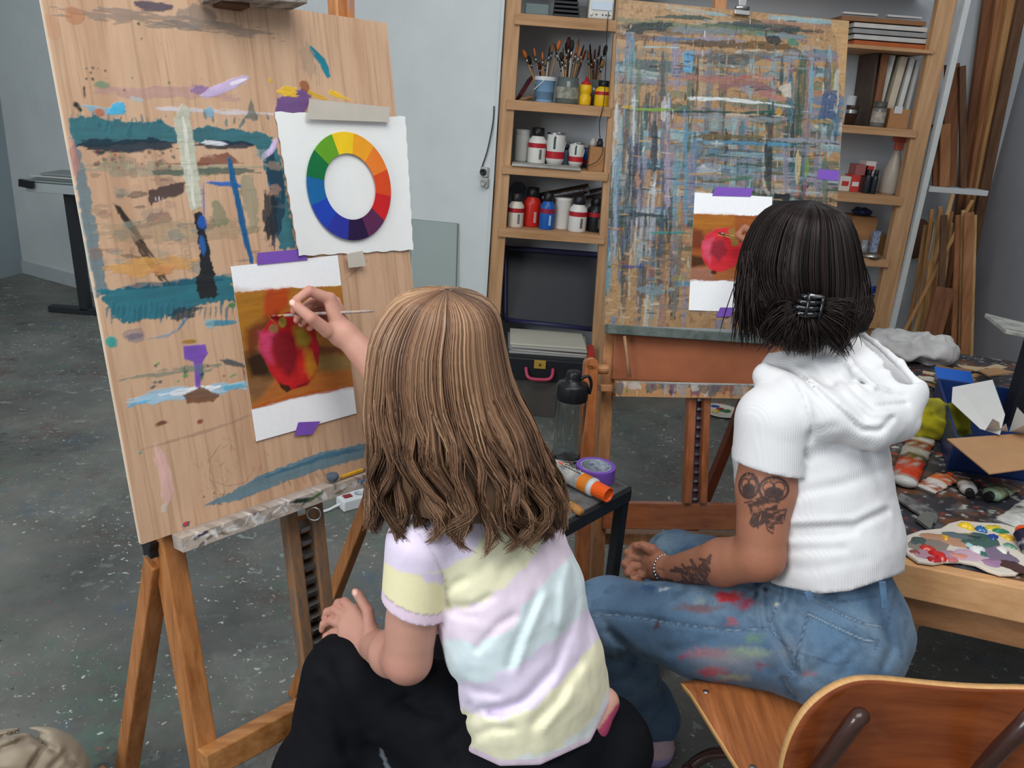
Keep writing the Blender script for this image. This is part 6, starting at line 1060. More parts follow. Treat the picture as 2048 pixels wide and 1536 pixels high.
vessel('small_bottle', 1102, 300, 243, 20, [('bottle_body', bottle_b, P('33363c')), ('cap', [(.9, .6), (.95, .62), (.8, .82), (.25, .84), (.2, 1), (0, 1)], P('3a1a1e'))], [], 'dark bottle with a stepped maroon cap behind the tall paint can', 'bottle', y=YS + .24, z=z3)
vessel('small_bottle', 1131, 320, 275, 14, [('bottle_body', bottle_b, P('5f7488')), ('cap', cap_b, P('1e2228'))], [], 'slim grey-blue bottle between the two white paint cans', 'bottle', y=YS + .16, z=z3)
vessel('spray_can', 1172, 325, 283, 18, [('can', [(0, 0), (1, 0), (1, .9), (.8, .95), (0, .95)], P('2458a0'))], [('red_band', 1.02, .15, .35, P('7a1c30'))], 'blue can half hidden behind the cardboard box', 'can', y=YS + .215, z=z3)
def boxpx(name, x0, x1, yt, yb, y, dep, mat, label, cat, z=None, bevel=.002, parent=None, tilt=0):
    a = WY(x0, yb, y); b = WY(x1, yb, y); t = WY((x0 + x1) / 2, yt, y); z0 = a.z if z is None else z; h = t.z - (a.z + b.z) / 2
    return MB().box(((a.x + b.x) / 2, y + dep / 2, z0 + h / 2), (b.x - a.x, dep, h)).build(name, mat, parent, bevel=bevel, label=label, cat=cat)
card = M('cardboard', 'a87a50', .8, var=.06, vs=30); boxpx('cardboard_box', 1177, 1206, 288, 337, YS + .02, .16, card, 'small cardboard box at the right end of the middle shelf', 'box', z=z3)
for px, c_, lb in ((1186, 'b9b3aa', 'small pale knob-shaped jar on the cardboard box'), (1200, '2a2c30', 'small dark inkpot on the cardboard box')): vessel('small_jar', px, 288, 272, 13, [('jar', [(0, 0), (1, 0), (1, .6), (.7, .7), (.7, 1), (0, 1)], P(c_))], [], lb, 'jar', y=YS + .08, z=z3 + (WY(1196, 288, YS + .02).z - WY(1196, 337, YS + .02).z))
a = WY(1040, 320, YS - .03); MB().box((a.x + .12, YS + .055, z3 + .006), (.31, .17, .01)).build('flat_canvas', M('panel_grey', '8e8c86', .6, dark='c9c6be', vs=6), label='flat grey-edged canvas panel lying under the paint cans', cat='canvas', bevel=.001)
# second shelf: brush pots
bk_, b, h, r_ = vessel('bucket', 1087, 203, 152, 42, [('pail', [(0, 0), (.86, 0), (.88, .02), (.98, .84), (1.04, .85), (1.04, 1), (.98, 1), (.9, .1), (0, .1)], P('7fa9cf', .35))], [('white_rim', 1.055, .85, 1.0, P('cfd3d6'))], 'small blue bucket with white rim holding paintbrushes', 'bucket', z=z2)
MB().tube([b + Vector((-r_ * 1.0 + r_ * 1.1 * t, -r_ * (1.04 - .3 * (1 - t)), h * (.45 + .48 * t))) for t in np.linspace(0, 1, 8)], .0025, 6).build('bail_handle', P('d0d0ca'), bk_, smooth=True); pots = [(b, h, r_)]
gj = M('murky_glass', '6f7b76', .1, trans=.35, spec=.5); r = vessel('glass_jar', 1133, 206, 152, 46, [('jar', [(0, 0), (.96, 0), (1, .04), (1, .7), (.9, .8), (.9, .98), (.86, .98), (.86, .1), (0, .1)], gj)], [('paper_label', 1.01, .2, .62, M('jar_label', 'a8a898', .7, dark='5f625c', vs=40))], 'murky glass jar full of paintbrushes', 'jar', z=z2); pots.append(r[1:])
r = vessel('glass_jar', 1185, 206, 148, 34, [('jar', [(0, 0), (1, 0), (1, .9), (.95, .9), (.95, .1), (0, .1)], gj)], [], 'glass jar of thin brushes behind the yellow bottles', 'jar', y=YS + .2, z=z2); pots.append(r[1:])
vessel('glue_bottle', 1169, 207, 150, 24, [('bottle_body', [(0, 0), (.95, 0), (1, .04), (1, .3), (.85, .34), (.85, .42), (1, .46), (1, .68), (.75, .74), (0, .74)], P('e0b418')), ('cap', [(.8, .72), (.8, .8), (.35, .84), (.2, 1), (0, 1)], P('b8242c'))], [], 'yellow glue bottle with a pointed red nozzle', 'bottle', z=z2)
paint_bottle(1204, 209, 157, 33, 'e2b61a', '1c1c1e', 'b0202a', z2, 'yellow paint bottle with a wide black cap and red band', ink='c9a018')
# brushes
hm = [wood('brush_h%d' % k, c_, d_, 2) for k, (c_, d_) in enumerate((('b98a58', '8a6238'), ('8a8078', '5f5a54'), ('5a2a24', '3c1c18'), ('c9c6be', '9a978f')))]; bm_ = [M('bristle%d' % k, c_, .7, var=.2, vs=200, stretch=(1, 1, .1)) for k, c_ in enumerate(('b5642e', '4a1e18', '26221f', '8a6a3c'))]
protos = []
for wide in (False, True):
    for hmx, bmx in ((0, 0), (1, 2), (2, 1), (0, 3), (3, 2), (1, 0)):
        br_ = thing('paintbrush', Vector((0, 0, -5)), 'x', 'paintbrush', 'paintbrushes in the pots on the shelf'); w_ = 2.2 if wide else 1.
        MB().tube([(0, 0, -5), (0, 0, -4.92), (0, 0, -4.84), (0, 0, -4.80)], [.002, .0035, .0045, .004], 8).build('handle', hm[hmx], br_, smooth=True)
        m = MB(); m.lathe([(.004, -.2 + .0), (.0042 * (1.5 if wide else 1), -.165)], 10, (0, 0, -4.6)); m.build('ferrule', steel, br_, smooth=True)
        m = MB(); m.lathe([(.0045 * (1.5 if wide else 1), -.166), (.006 * w_ * .8, -.15), (.0055 * w_ * .8, -.13), (.002 * w_, -.118)], 10, (0, 0, -4.6)); m.build('bristles', bmx if not isinstance(bmx, int) else bm_[bmx], br_, smooth=True); protos.append((br_, wide))
lb_ = {0: 'paintbrush standing bristles up in the small blue bucket', 1: 'paintbrush standing bristles up in the murky glass jar', 2: 'thin paintbrush standing in the jar behind the yellow bottles'}
tips = [(0, (1046, 100), 1), (0, (1056, 112), 1), (0, (1078, 125), 1), (0, (1092, 118), 0), (0, (1100, 92), 0), (0, (1107, 85), 0), (0, (1120, 80), 1), (1, (1110, 88), 0), (1, (1138, 74), 1), (1, (1126, 95), 0), (1, (1145, 80), 1), (1, (1155, 88), 0), (1, (1162, 95), 0), (1, (1168, 90), 0), (1, (1172, 100), 0), (1, (1130, 112), 0), (1, (1118, 120), 0), (1, (1150, 105), 0), (2, (1175, 100), 0), (2, (1182, 108), 0), (2, (1190, 98), 0), (2, (1196, 105), 0), (2, (1203, 112), 0), (2, (1210, 104), 0), (2, (1186, 120), 1), (2, (1213, 90), 1), (1, (1140, 100), 0), (1, (1158, 78), 0), (1, (1134, 84), 1), (0, (1068, 96), 0), (0, (1085, 104), 0), (2, (1180, 88), 0), (2, (1200, 90), 0), (2, (1207, 120), 1), (1, (1122, 104), 1), (1, (1165, 110), 0)]
grp = {0: 'brushes in the blue bucket', 1: 'brushes in the murky jar', 2: 'brushes behind the yellow bottles'}; used_p = set()
rank = {}
for pot in (0, 1, 2):
    for i, k in enumerate(sorted([k for k, tq in enumerate(tips) if tq[0] == pot], key=lambda k: tips[k][1][0])): rank[k] = i % 4
for k, (pi_, tp, wd) in enumerate(tips):
    b, h, r_ = pots[pi_]; t = WY(*tp, b.y + (-.036, .020, -.010, .044)[rank[k]]); off = Vector((t.x - b.x, t.y - b.y, 0)); mx = (.105, .075, .075)[pi_]; f = h * .9 / (t.z - b.z)
    rt = max(.1, (.72 * r_ / mx - f) / (1 - f)); base = Vector((b.x, b.y, b.z + h * .12)) + off * rt; d = t - base
    cand = [p for p in protos if p[1] == bool(wd)]; pr = cand[k % len(cand)][0]; lbk = ('broad ' if wd else 'thin ') + ('rust-bristled paintbrush with tan handle', 'black-bristled paintbrush with grey handle', 'maroon-bristled paintbrush with dark red handle', 'ochre-bristled paintbrush with tan handle', 'black-bristled paintbrush with whitish handle', 'rust-bristled paintbrush with grey handle')[k % len(cand)] + (' in the small blue bucket', ' in the murky glass jar', ' in the jar behind the yellow bottles')[pi_]; rot = d.to_track_quat('Z', 'Y').to_euler(); sc = (1.0, 1.0, d.length / .282); sc = (.95, .95, d.length / .282)
    if pr.name not in used_p: used_p.add(pr.name); o = pr; o.location = base; o.rotation_euler = rot; o.scale = sc; o['label'] = lbk; o['group'] = grp[pi_]
    else: o = dup(pr, base, rot, sc, lbk, grp[pi_])
for p, _ in protos:
    for c in p.children: c.location = c.location
for p, _ in protos:
    if p.name not in used_p:
        for c in list(p.children): bpy.data.objects.remove(c)
        bpy.data.objects.remove(p)
a = WY(1038, 195, YS + .08); b = WY(1062, 155, YS + .16); MB().beam(a, b, .05, .012, (0, 1, .3)).build('palette_board', P('5a1e22'), label='dark red board leaning at the left end of the brush shelf', cat='board', bevel=.002)
a = WY(1040, 203, YS + .03); b = WY(1064, 200, YS + .05); MB().tube([a + Vector((0, 0, .008)), b + Vector((0, 0, .012))], [.006, .01], 8).build('scraper', wood('scraper_wood', 'a08060', '6a5038', 0), label='wooden scraper handle lying before the dark red board', cat='tool', smooth=True)
# top shelf
boxpx('storage_tin', 1048, 1098, 8, 33, YS + .04, .16, P('6a7a78', .5), 'grey-green lidded tin on the top shelf', 'box', z=z1_, bevel=.008)
tr_ = thing('letter_tray_stack', WY(1132, 34, YS + .05), 'stack of black plastic letter trays on the top shelf', 'tray')
for k in range(6):
    a = WY(1106 + k, 34 - k * 7.5, YS + .03); b = WY(1160 - k, 36 - k * 7.5, YS + .03); zz = z1_ + .003 + k * .017; MB().box(((a.x + b.x) / 2, YS + .12, zz + .006), (b.x - a.x, .18, .011)).build('tray', P('2c2f33', .4), tr_, bevel=.003)
dv = thing('white_radio', WY(1212, 38, YS + .02), 'white table radio with a light display beside the paint-crusted board', 'radio'); a = WY(1176, 36, YS + .01); b = WY(1225, 40, YS + .01); cx_ = (a.x + b.x) / 2; wd = b.x - a.x
MB().box((cx_, YS + .1, z1_ + .085), (wd, .18, .165)).build('case', P('d4d2c8', .45), dv, bevel=.006); MB().box((cx_ + .003, YS + .008, z1_ + .055), (wd * .82, .006, .035)).build('display', P('cfdbe8', .2), dv, bevel=.001); MB().box((cx_ + .003, YS + .008, z1_ + .105), (wd * .82, .006, .03)).build('speaker_strip', P('b9b3a4', .5), dv, bevel=.001)
for k, fx in enumerate((-.38, -.18, .08, .22, .36)): MB().lathe([(.007 if k == 0 else .003, 0), (.006 if k == 0 else .0025, .008)], 12, (cx_ + wd * fx, YS + .01, z1_ + .02), (0, -1, 0)).build('knob', P('3a3a3a' if k else 'e0ddd4'), dv, smooth=True)
# cable hanging from the radio to the shelf below, wall cable and socket
MB().tube(smoothpts([WY(1217, 24, YS - .024), WY(1214, 60, YS - .024), WY(1212, 120, YS - .024), WY(1208, 200, YS - .024), WY(1203, 226, YS - .024), WY(1199, 246, YS - .012), WY(1200, 275, YS - .005), WY(1206, 300, YS - .01), WY(1195, 322, YS - .012), WY(1175, 332, YS + .0)]), .0018, 6).build('radio_cable', blackp, label='thin black cable hanging from the white radio past the shelves', cat='cable', smooth=True)
MB().tube(smoothpts([onwall(988, 212, .012), onwall(986, 245, .012), onwall(975, 300, .012), onwall(961, 345, .012), onwall(971, 346, .034)]), .003, 6).build('wall_cable', P('3a3c3a', .6), label='thin black cable on the white wall running to the socket', cat='cable', smooth=True)
sk_ = thing('wall_socket', onwall(978, 352, .0), 'old double power socket on the white wall beside the shelves', 'socket')
for py_, c_ in ((344, '2a2c2a'), (365, 'a8aaa6')):
    p = onwall(973, py_, .0); MB().box(p + nB * .012, (.034, .024, .045), (dB, nB, Vector((0, 0, 1)))).build('socket_box', P('b0b2ae', .6), sk_, bevel=.006); MB().lathe([(.015, 0), (.0145, .012), (.011, .013), (.009, .004)], 16, p + nB * .024, nB).build('socket_face', P(c_, .5), sk_, smooth=True)
# ---------------------------------------------------------------- black tray, papers and case in the bottom bay
bt = thing('black_tray', WY(1100, 665, YS + .1), 'large black tray with a dark blue rim standing upright in the lowest bay', 'tray')
q4 = [WY(1010, 640, YS + .10), WY(1210, 662, YS + .10), WY(1216, 512, YS + .24), WY(1012, 498, YS + .24)]; n_ = (q4[1] - q4[0]).cross(q4[3] - q4[0]).normalized()
if n_.y > 0: n_ = -n_
MB().prism(q4, n_ * -.02).build('tray_base', P('23282e', .5, var=.1), bt, bevel=.003)
rim_ = smoothpts([q4[0], q4[3].lerp(q4[0], .06), q4[3].lerp(q4[2], .04), q4[2]], 6); MB().tube([p + n_ * .012 for p in rim_], .014, 10).build('rim', P('2a2a4a', .4), bt, smooth=True)
MB().tube([q4[0] + n_ * .01, q4[1] + n_ * .01], .012, 10).build('rim', MATS['plastic_2a2a4a'], bt, smooth=True)
cs = thing('art_case', WY(1100, 800, YS - .2), 'black carrying case with pink handle and yellow latch below the papers', 'case'); yc = YS - .22
a = WY(1030, 712, yc); b = WY(1158, 726, yc); zt = (a.z + b.z) / 2; MB().box(((a.x + b.x) / 2, yc + .17, zt - .055), (b.x - a.x + .06, .34, .11)).build('shell', P('1d2024', .45), cs, bevel=.008)
base_z = zt - .11; MB().box(((a.x + b.x) / 2, yc + .17, base_z / 2), (b.x - a.x + .02, .3, base_z)).build('wooden_crate', M('crate_dark', '4a4540', .7, var=.2), bevel=.003, label='dark low crate carrying the black case', cat='crate')
lt = WY(1080, 729, yc - .005); MB().box(lt, (.055, .012, .04)).build('latch', P('b08a3a', .4), cs, bevel=.003); MB().lathe([(.006, 0), (.006, .004)], 10, lt + Vector((0, -.006, 0)), (0, -1, 0)).build('latch_pin', P('5a4620'), cs)
MB().tube(smoothpts([WY(1052, 735, yc - .003), WY(1055, 752, yc - .03), WY(1066, 758, yc - .035), WY(1095, 759, yc - .035), WY(1104, 752, yc - .03), WY(1106, 738, yc - .003)], 5), .008, 10).build('handle', P('b8405c', .4), cs, smooth=True)
pz = zt
for k, (sx, sy, rt, c_, lb) in enumerate(((0, 0, .02, 'a8a8a4', 'bottom grey sheet of the paper stack on the black case'), (.012, .01, -.03, 'c4c0b8', 'second sheet of the paper stack on the black case'), (-.008, .015, .05, '8f9096', 'crooked grey sheet inside the paper stack on the black case'), (.01, 0, -.02, 'b8b4aa', 'beige sheet near the top of the paper stack on the black case'), (0, .02, .03, 'ccc8b8', 'cream top sheet of the paper stack on the black case'))):
    c = Vector(((a.x + b.x) / 2 + sx, yc + .19 + sy, pz + .004 + k * .009)); R_ = Vector((cos(rt), sin(rt), 0)); MB().box(c, (.36, .26, .007), (R_, Vector((-R_.y, R_.x, 0)), Vector((0, 0, 1)))).build('paper_sheets', M('paper_' + c_, c_, .8, var=.03), bevel=.001, label=lb, cat='paper')
p = WY(1184, 700, yc + .02); MB().box(Vector((p.x, yc + .08, pz + .022)), (.03, .1, .05)).build('red_folder', P('b8382c', .5), bevel=.001, label='red folder corner beside the paper stack', cat='folder')
# ---------------------------------------------------------------- right bay
yr = YS + .06
for k, (x0, x1, yt, yb, c_, lb) in enumerate(((1706, 1858, 82, 92, 'a8582e', 'brown flat frame lowest in the pile on the top right shelf'), (1706, 1860, 72, 80, 'b8b8b4', 'white flat frame above the brown one on the top right shelf'), (1704, 1858, 60, 68, '8f8f8e', 'grey flat frame in the middle of the pile on the top right shelf'), (1706, 1852, 48, 57, 'c0bdb6', 'pale flat frame near the top of the pile on the top right shelf'), (1682, 1850, 30, 42, '8a6040', 'wooden plank on the pile of frames on the top right shelf'))):
    a = WY(x0, (yt + yb) / 2, yr); b = WY(x1, (yt + yb) / 2 + 12, yr); h = (yb - yt) * mpx(x0, yb, yr); z = ZT + .005 + k * .023; MB().box(((a.x + b.x) / 2, yr + .1, z + .009), (b.x - a.x, .22, .018)).build('picture_frame' if k < 4 else 'plank', M('frame_' + c_, c_, .6, var=.1), bevel=.001, label=lb, cat='frame' if k < 4 else 'plank')
for k, (x0, c_) in enumerate(((1700, 'd2d4d4'), (1790, 'dcdcda'))): a = WY(x0, 24 + k * 6, yr); MB().box(a + Vector((.07, .08, .004)), (.15, .03, .008)).build('white_ruler', P('d0d2d2', .5), label=('white ruler lying left on the plank on the top right shelf', 'white ruler lying right on the plank on the top right shelf')[k], cat='ruler')
zr0 = ZR[0]
for k, (xt, yt, xb, yb, th, c_, c2, lb) in enumerate(((1795, 109, 1760, 240, .03, '5a6a74', 'c8cac4', 'leaning canvas with a blue-grey face on the right shelf'), (1820, 112, 1782, 244, .03, '8a5a3c', 'c4b8a4', 'leaning canvas with a brown edge on the right shelf'), (1838, 114, 1801, 246, .02, 'c9c9c4', 'd0d0cc', 'leaning white canvas beside the brown-edged one'), (1850, 119, 1818, 248, .014, 'd0cfc8', 'c6c6c2', 'thin leaning white panel by the right upright'))):
    a = WY(xb, yb, yr); b = WY(xt, yt, yr); a.z = zr0; MB().beam(a + Vector((0, .145, .008)), b + Vector((0, .145, 0)), th, .19, (1, 0, 0)).build('canvas', [M('cv_' + c2, c2, .7, var=.06)], label=lb, cat='canvas', bevel=.002)
fr0 = thing('door_panel', WY(1735, 245, yr + .1), 'dark framed panel standing upright between the jar and the canvases', 'panel'); a = WY(1728, 240, yr + .1); b = WY(1745, 108, yr + .1); MB().beam(Vector((a.x, yr + .14, zr0)), Vector((b.x, yr + .14, b.z)), .012, .2, (1, 0, 0)).build('panel_face', M('panel_dark', '4a3a30', .6, var=.2), fr0); MB().beam(Vector((a.x + .02, yr + .03, zr0)), Vector((b.x + .03, yr + .03, b.z)), .03, .02, (1, 0, 0)).build('panel_stile', wood('panel_stile_w', '8a5a3c', '5f3a22', 2), fr0, bevel=.002)
vessel('glass_jar', 1754, 246, 194, 27, [('jar', [(0, 0), (.95, 0), (1, .05), (1, .68), (.85, .76), (0, .76)], M('jar_clear', '7c7a74', .1, trans=.3)), ('lid', [(.9, .76), (.92, .78), (.92, 1), (0, 1)], P('4a4a44', .4))], [('paper_label', 1.012, .18, .6, M('jar_label2', 'b4ada0', .7, dark='7f7668', vs=40))], 'labelled glass jar with dark lid on the right shelf', 'jar', y=yr - .03, z=zr0)
boxpx('cardboard_box', 1775, 1816, 208, 248, yr - .02, .06, card, 'cardboard box with a white label below the leaning canvases', 'box', z=zr0); a = WY(1797, 220, yr - .022); MB().box(a, (.035, .002, .03)).build('box_sticker', P('c8c9cb', .6), label='white sticker on the cardboard box below the canvases', cat='sticker')
vessel('metal_cup', 1700, 240, 200, 24, [('cup', [(0, 0), (.85, 0), (1, .9), (1.03, 1), (.95, 1), (.8, .1), (0, .1)], P('3a2a22', .3))], [('silver_band', 1.01, .6, .78, steel)], 'dark brown cup with a silver band beside the paint-crusted board', 'cup', y=yr, z=zr0); vessel('white_mug', 1702, 200, 140, 20, [('mug', [(0, 0), (.9, 0), (1, .1), (1, 1), (.9, 1), (.85, .1), (0, .1)], P('c0c4c6', .3))], [], 'pale mug standing behind the dark brown cup', 'cup', y=yr + .14, z=zr0)
zr1 = ZR[1]
for k, (x0, x1, yt, yb, c_, lb) in enumerate(((1676, 1698, 352, 382, 'c9c4bc', 'white paint carton at the left end of the spray bottle shelf'), (1698, 1716, 350, 384, 'c23a34', 'red and white carton in the row beside the spray bottle'), (1716, 1746, 352, 384, '4a2c28', 'small dark brown carton in the row beside the spray bottle'), (1712, 1738, 318, 340, '9a5a58', 'dusty pink carton on top of the row beside the spray bottle'), (1728, 1748, 322, 352, 'd0c8c4', 'white carton with red print on top of the row beside the spray bottle'))):
    o = boxpx('paint_carton', x0, x1, yt, yb, yr + .03, .09, P(c_, .6), lb, 'carton', z=zr1 if yb > 375 else zr1 + .075)
    if k in (0, 1, 4): c = Vector(ORG[o.name]); MB().box(c + Vector((0, -.047, .035)), (.03, .003, .02)).build('red_print', P('b4322e', .6) if k != 1 else P('d8d0cc', .6), o)
for k, px in enumerate((1730, 1744)): vessel('paint_bottle', px, 388, 340, 13, [('bottle_body', bottle_b, P('22262c')), ('cap', cap_b, P('0f1012'))], [], ('black bottle left of two beside the spray bottle', 'black bottle next to the spray bottle')[k], 'bottle', y=yr, z=zr1)
sp, b, h, r_ = vessel('spray_bottle', 1775, 389, 300, 40, [('bottle_body', [(0, 0), (.95, 0), (1, .06), (1, .35), (.8, .6), (.45, .85), (.35, .95), (.35, 1), (0, 1)], M('spray_plastic', 'b8aea0', .35, trans=.15))], [], 'translucent spray bottle with a coral trigger head', 'bottle', y=yr + .06, z=zr1)
coral = P('d06a54', .4); MB().box(b + Vector((.0, -.005, h * 1.1)), (.035, .03, h * .2)).build('spray_neck', coral, sp, bevel=.004); MB().box(b + Vector((.012, -.005, h * 1.24)), (.09, .025, .026)).build('spray_head', coral, sp, bevel=.006); MB().tube(smoothpts([b + Vector((.045, -.005, h * 1.22)), b + Vector((.05, -.005, h * 1.1)), b + Vector((.065, -.005, h * 1.0))], 4), .006, 8).build('trigger', coral, sp, smooth=True)
zr2 = ZR[2]; boxpx('cardboard_box', 1692, 1742, 432, 505, yr + .08, .14, card, 'open cardboard box on the shelf below the spray bottle', 'box', z=zr2)
f_ = Field(A3(WY(1730, 440, yr + .16)) - .1, A3(WY(1730, 420, yr + .16)) + .1, .008); bt_ = zr2 + (WY(1717, 432, yr + .08).z - WY(1717, 505, yr + .08).z); bx_ = A3(WY(1722, 432, yr + .15)); bx_[2] = bt_ + .018; f_.ell(bx_, (.05, .045, .018), None, .01); f_.disp(lambda P_: (fbm(P_, 50, 3) - .5) * .02); V, Fq = f_.mesh(); colmesh('blue_bag', V, Fq, np.tile(L3('2c3a5c'), (len(V), 1)), MATS['bag_film'], label='crumpled dark blue bag on the open cardboard box', cat='bag')
vessel('lid', 1740, 520, 508, 40, [('disc', [(0, 0), (.95, 0), (1, .5), (.6, .9), (0, 1)], M('lid_steel', 'a8a498', .3, .9))], [], 'flat metal lid lying on the shelf below the spray bottle', 'lid', y=yr - .04, z=zr2); vessel('small_jar', 1724, 508, 478, 18, [('jar', [(0, 0), (1, 0), (1, .6), (.8, .65), (.8, 1), (0, 1)], P('8a8e90', .2))], [], 'small glass jar on the shelf below the spray bottle', 'jar', y=yr + .047, z=zr2)
boxpx('wood_block', 1750, 1772, 458, 500, yr + .06, .1, wood('block_w', '9a7448', '6f4f2c', 2), 'wooden block at the right end of the metal lid shelf', 'block', z=zr2); boxpx('pink_book', 1702, 1712, 458, 500, yr + .0, .06, P('b04a6a', .5), 'thin pink notebook in front of the open cardboard box', 'book', z=zr2); boxpx('patterned_bag', 1740, 1754, 455, 505, yr + .02, .03, M('bag_pat', '3a5484', .6, dark='b4bcc8', vs=60), 'blue and white patterned packet beside the wooden block', 'packet', z=zr2)
zr3 = ZR[3]; bs_ = thing('storage_basket', WY(1725, 640, yr), 'grey plastic basket with blue bits on the lowest right shelf', 'basket'); a = WY(1700, 640, yr); b = WY(1748, 640, yr); cx_ = (a.x + b.x) / 2
for dx, dy, sx, sy in ((0, 0, .14, .006), (0, .16, .14, .006), (-.067, .08, .006, .16), (.067, .08, .006, .16)): MB().box((cx_ + dx, yr + dy, zr3 + .05), (sx, sy, .09)).build('basket_side', P('8a8c8c', .6), bs_, bevel=.002)
MB().box((cx_, yr + .08, zr3 + .006), (.13, .155, .008)).build('basket_floor', P('8a8c8c', .6), bs_); MB().beam((cx_ - .04, yr + .02, zr3 + .1), (cx_ + .06, yr + .06, zr3 + .13), .03, .02, (0, 0, 1)).build('blue_scraper', P('2c4fb0', .4), label='blue plastic scraper sticking out of the grey basket', cat='tool', bevel=.003)
# ---------------------------------------------------------------- timber in the corner beside the shelves
yn = YS + .1; a = WY(1846, 368, yn); b = WY(1944, 378, yn); zw = (a.z + b.z) / 2
MB().box(((a.x + b.x) / 2 + .01, yn - .035, zw - .012), (b.x - a.x + .04, .11, .024)).build('corner_shelf', P('c4c8c8', .6), label='narrow white shelf across the timber corner', cat='shelf', bevel=.002)
tim = [wood('timber%d' % k, c_, d_, 2, vs=5, rough=.7) for k, (c_, d_) in enumerate((('a87450', '80522f'), ('8c5c3c', '66402a'), ('b98c5c', '92683c'), ('6a4a34', '4a3222'), ('c4a070', '9a784a')))]
def timber(pt, pb, wpx, mk, y0, y1, th, label, name='plank', group=None, zb=None, layer=None):
    a = WY(*pt, y0); b = WY(*pb, y1)
    if layer is not None:          # every leaning piece keeps to its own plane, so the bundle lies in layers
        o_, n_ = Vector((0, layer, 0)), Vector((0, 1, -.12)).normalized(); a = WP(*pt, o_, n_); b = WP(*pb, o_, n_)
    if zb is not None: b = ext(a, b, zb) if abs(a.z - b.z) > .01 else b
    return MB().beam(b, a, wpx * mpx(*pt, y0), th, (1, 0, 0)).build(name, tim[mk], bevel=.002, label=label, cat='plank' if name == 'plank' else 'stick', group=group)
for k, (pt, pb, w_, mk, lb) in enumerate((((1904, 128), (1898, 366), 28, 1, 'wide reddish plank standing on the narrow white shelf'), ((1872, 248), (1872, 366), 14, 1, 'narrow reddish offcut standing on the narrow white shelf by the upright'), ((1890, 248), (1888, 367), 20, 0, 'short plank standing before the wide reddish one'), ((1924, 132), (1926, 370), 13, 3, 'narrow dark plank standing at the right of the narrow white shelf'))): timber(pt, pb, w_, mk, yn + (-.005, -.03, -.058, -.03)[k], yn + (-.005, -.03, -.058, -.03)[k], .018, lb, zb=zw + .001)
for k, (pt, pb, w_, mk, lb) in enumerate((((1984, -40), (1926, 400), 26, 1, 'tall brown board leaning in the corner, nearest the shelves'), ((2008, -40), (1938, 420), 22, 0, 'tall light brown board second in the corner row'), ((2030, -40), (1950, 420), 20, 2, 'tall pale board third in the corner row'), ((2052, -40), (1964, 400), 20, 3, 'tall dark board against the grey wall'))): timber(pt, pb, w_, mk, yn + (.16, .125, .09, .055)[k], yn + (.16, .125, .09, .055)[k], .026, lb, zb=0)
rs_ = random.Random(5)
for k in range(13):
    xt = 1850 + k * 5 + rs_.uniform(-6, 6); yt = 405 + rs_.uniform(0, 60); timber((xt, yt), (1818 + k * 5 + rs_.uniform(-5, 5), 640), rs_.uniform(4, 8), (4, 2, 0)[k % 3], yn, yn, .010, ('thin straw-coloured stick', 'thin tan stick', 'thin reddish brown stick')[k % 3] + ' in the leaning bundle below the narrow white shelf', 'stick', 'sticks leaning below the narrow white shelf', zb=.004, layer=YS - .035 - .013 * k)
for k, (pt, pb, w_, mk, lb) in enumerate((((1906, 388), (1858, 560), 7, 4, 'long pale stick crossing the leaning bundle'), ((1862, 520), (1846, 690), 9, 2, 'pale stick standing upright before the bundle'), ((1945, 400), (1862, 560), 6, 2, 'thin stick slanting across the corner under the narrow white shelf'), ((1917, 430), (1912, 560), 10, 0, 'narrow brown batten hanging upright under the narrow white shelf'), ((1927, 420), (1920, 720), 7, 4, 'long upright batten right of the narrow brown batten'), ((1950, 430), (1942, 720), 6, 4, 'upright batten along the grey wall'), ((1938, 425), (1930, 715), 18, 0, 'hardboard strip between the two upright battens'), ((1888, 430), (1880, 650), 12, 3, 'dark narrow plank behind the stick bundle'))): timber(pt, pb, w_, mk, yn, yn, .012, lb, zb=.004, layer=YS - .215 - .016 * k)
timber((1890, 575), (1862, 680), 34, 1, YS, YS, .02, 'short wide reddish board leaning before the stick bundle', zb=.006, layer=YS - .37)
f_ = Field(A3(WY(1835, 480, yn + .14)) - .16, A3(WY(1835, 480, yn + .14)) + .16, .006); f_.ell(A3(WY(1834, 478, yn + .16)), (.07, .016, .1), None, .01); V, Fq = f_.mesh(); colmesh('round_board', V, Fq, np.tile(L3('6a4a36'), (len(V), 1)), M('round_b', 'ffffff', .7, attr=True, var=.1), label='rounded brown board behind the stick bundle', cat='board')
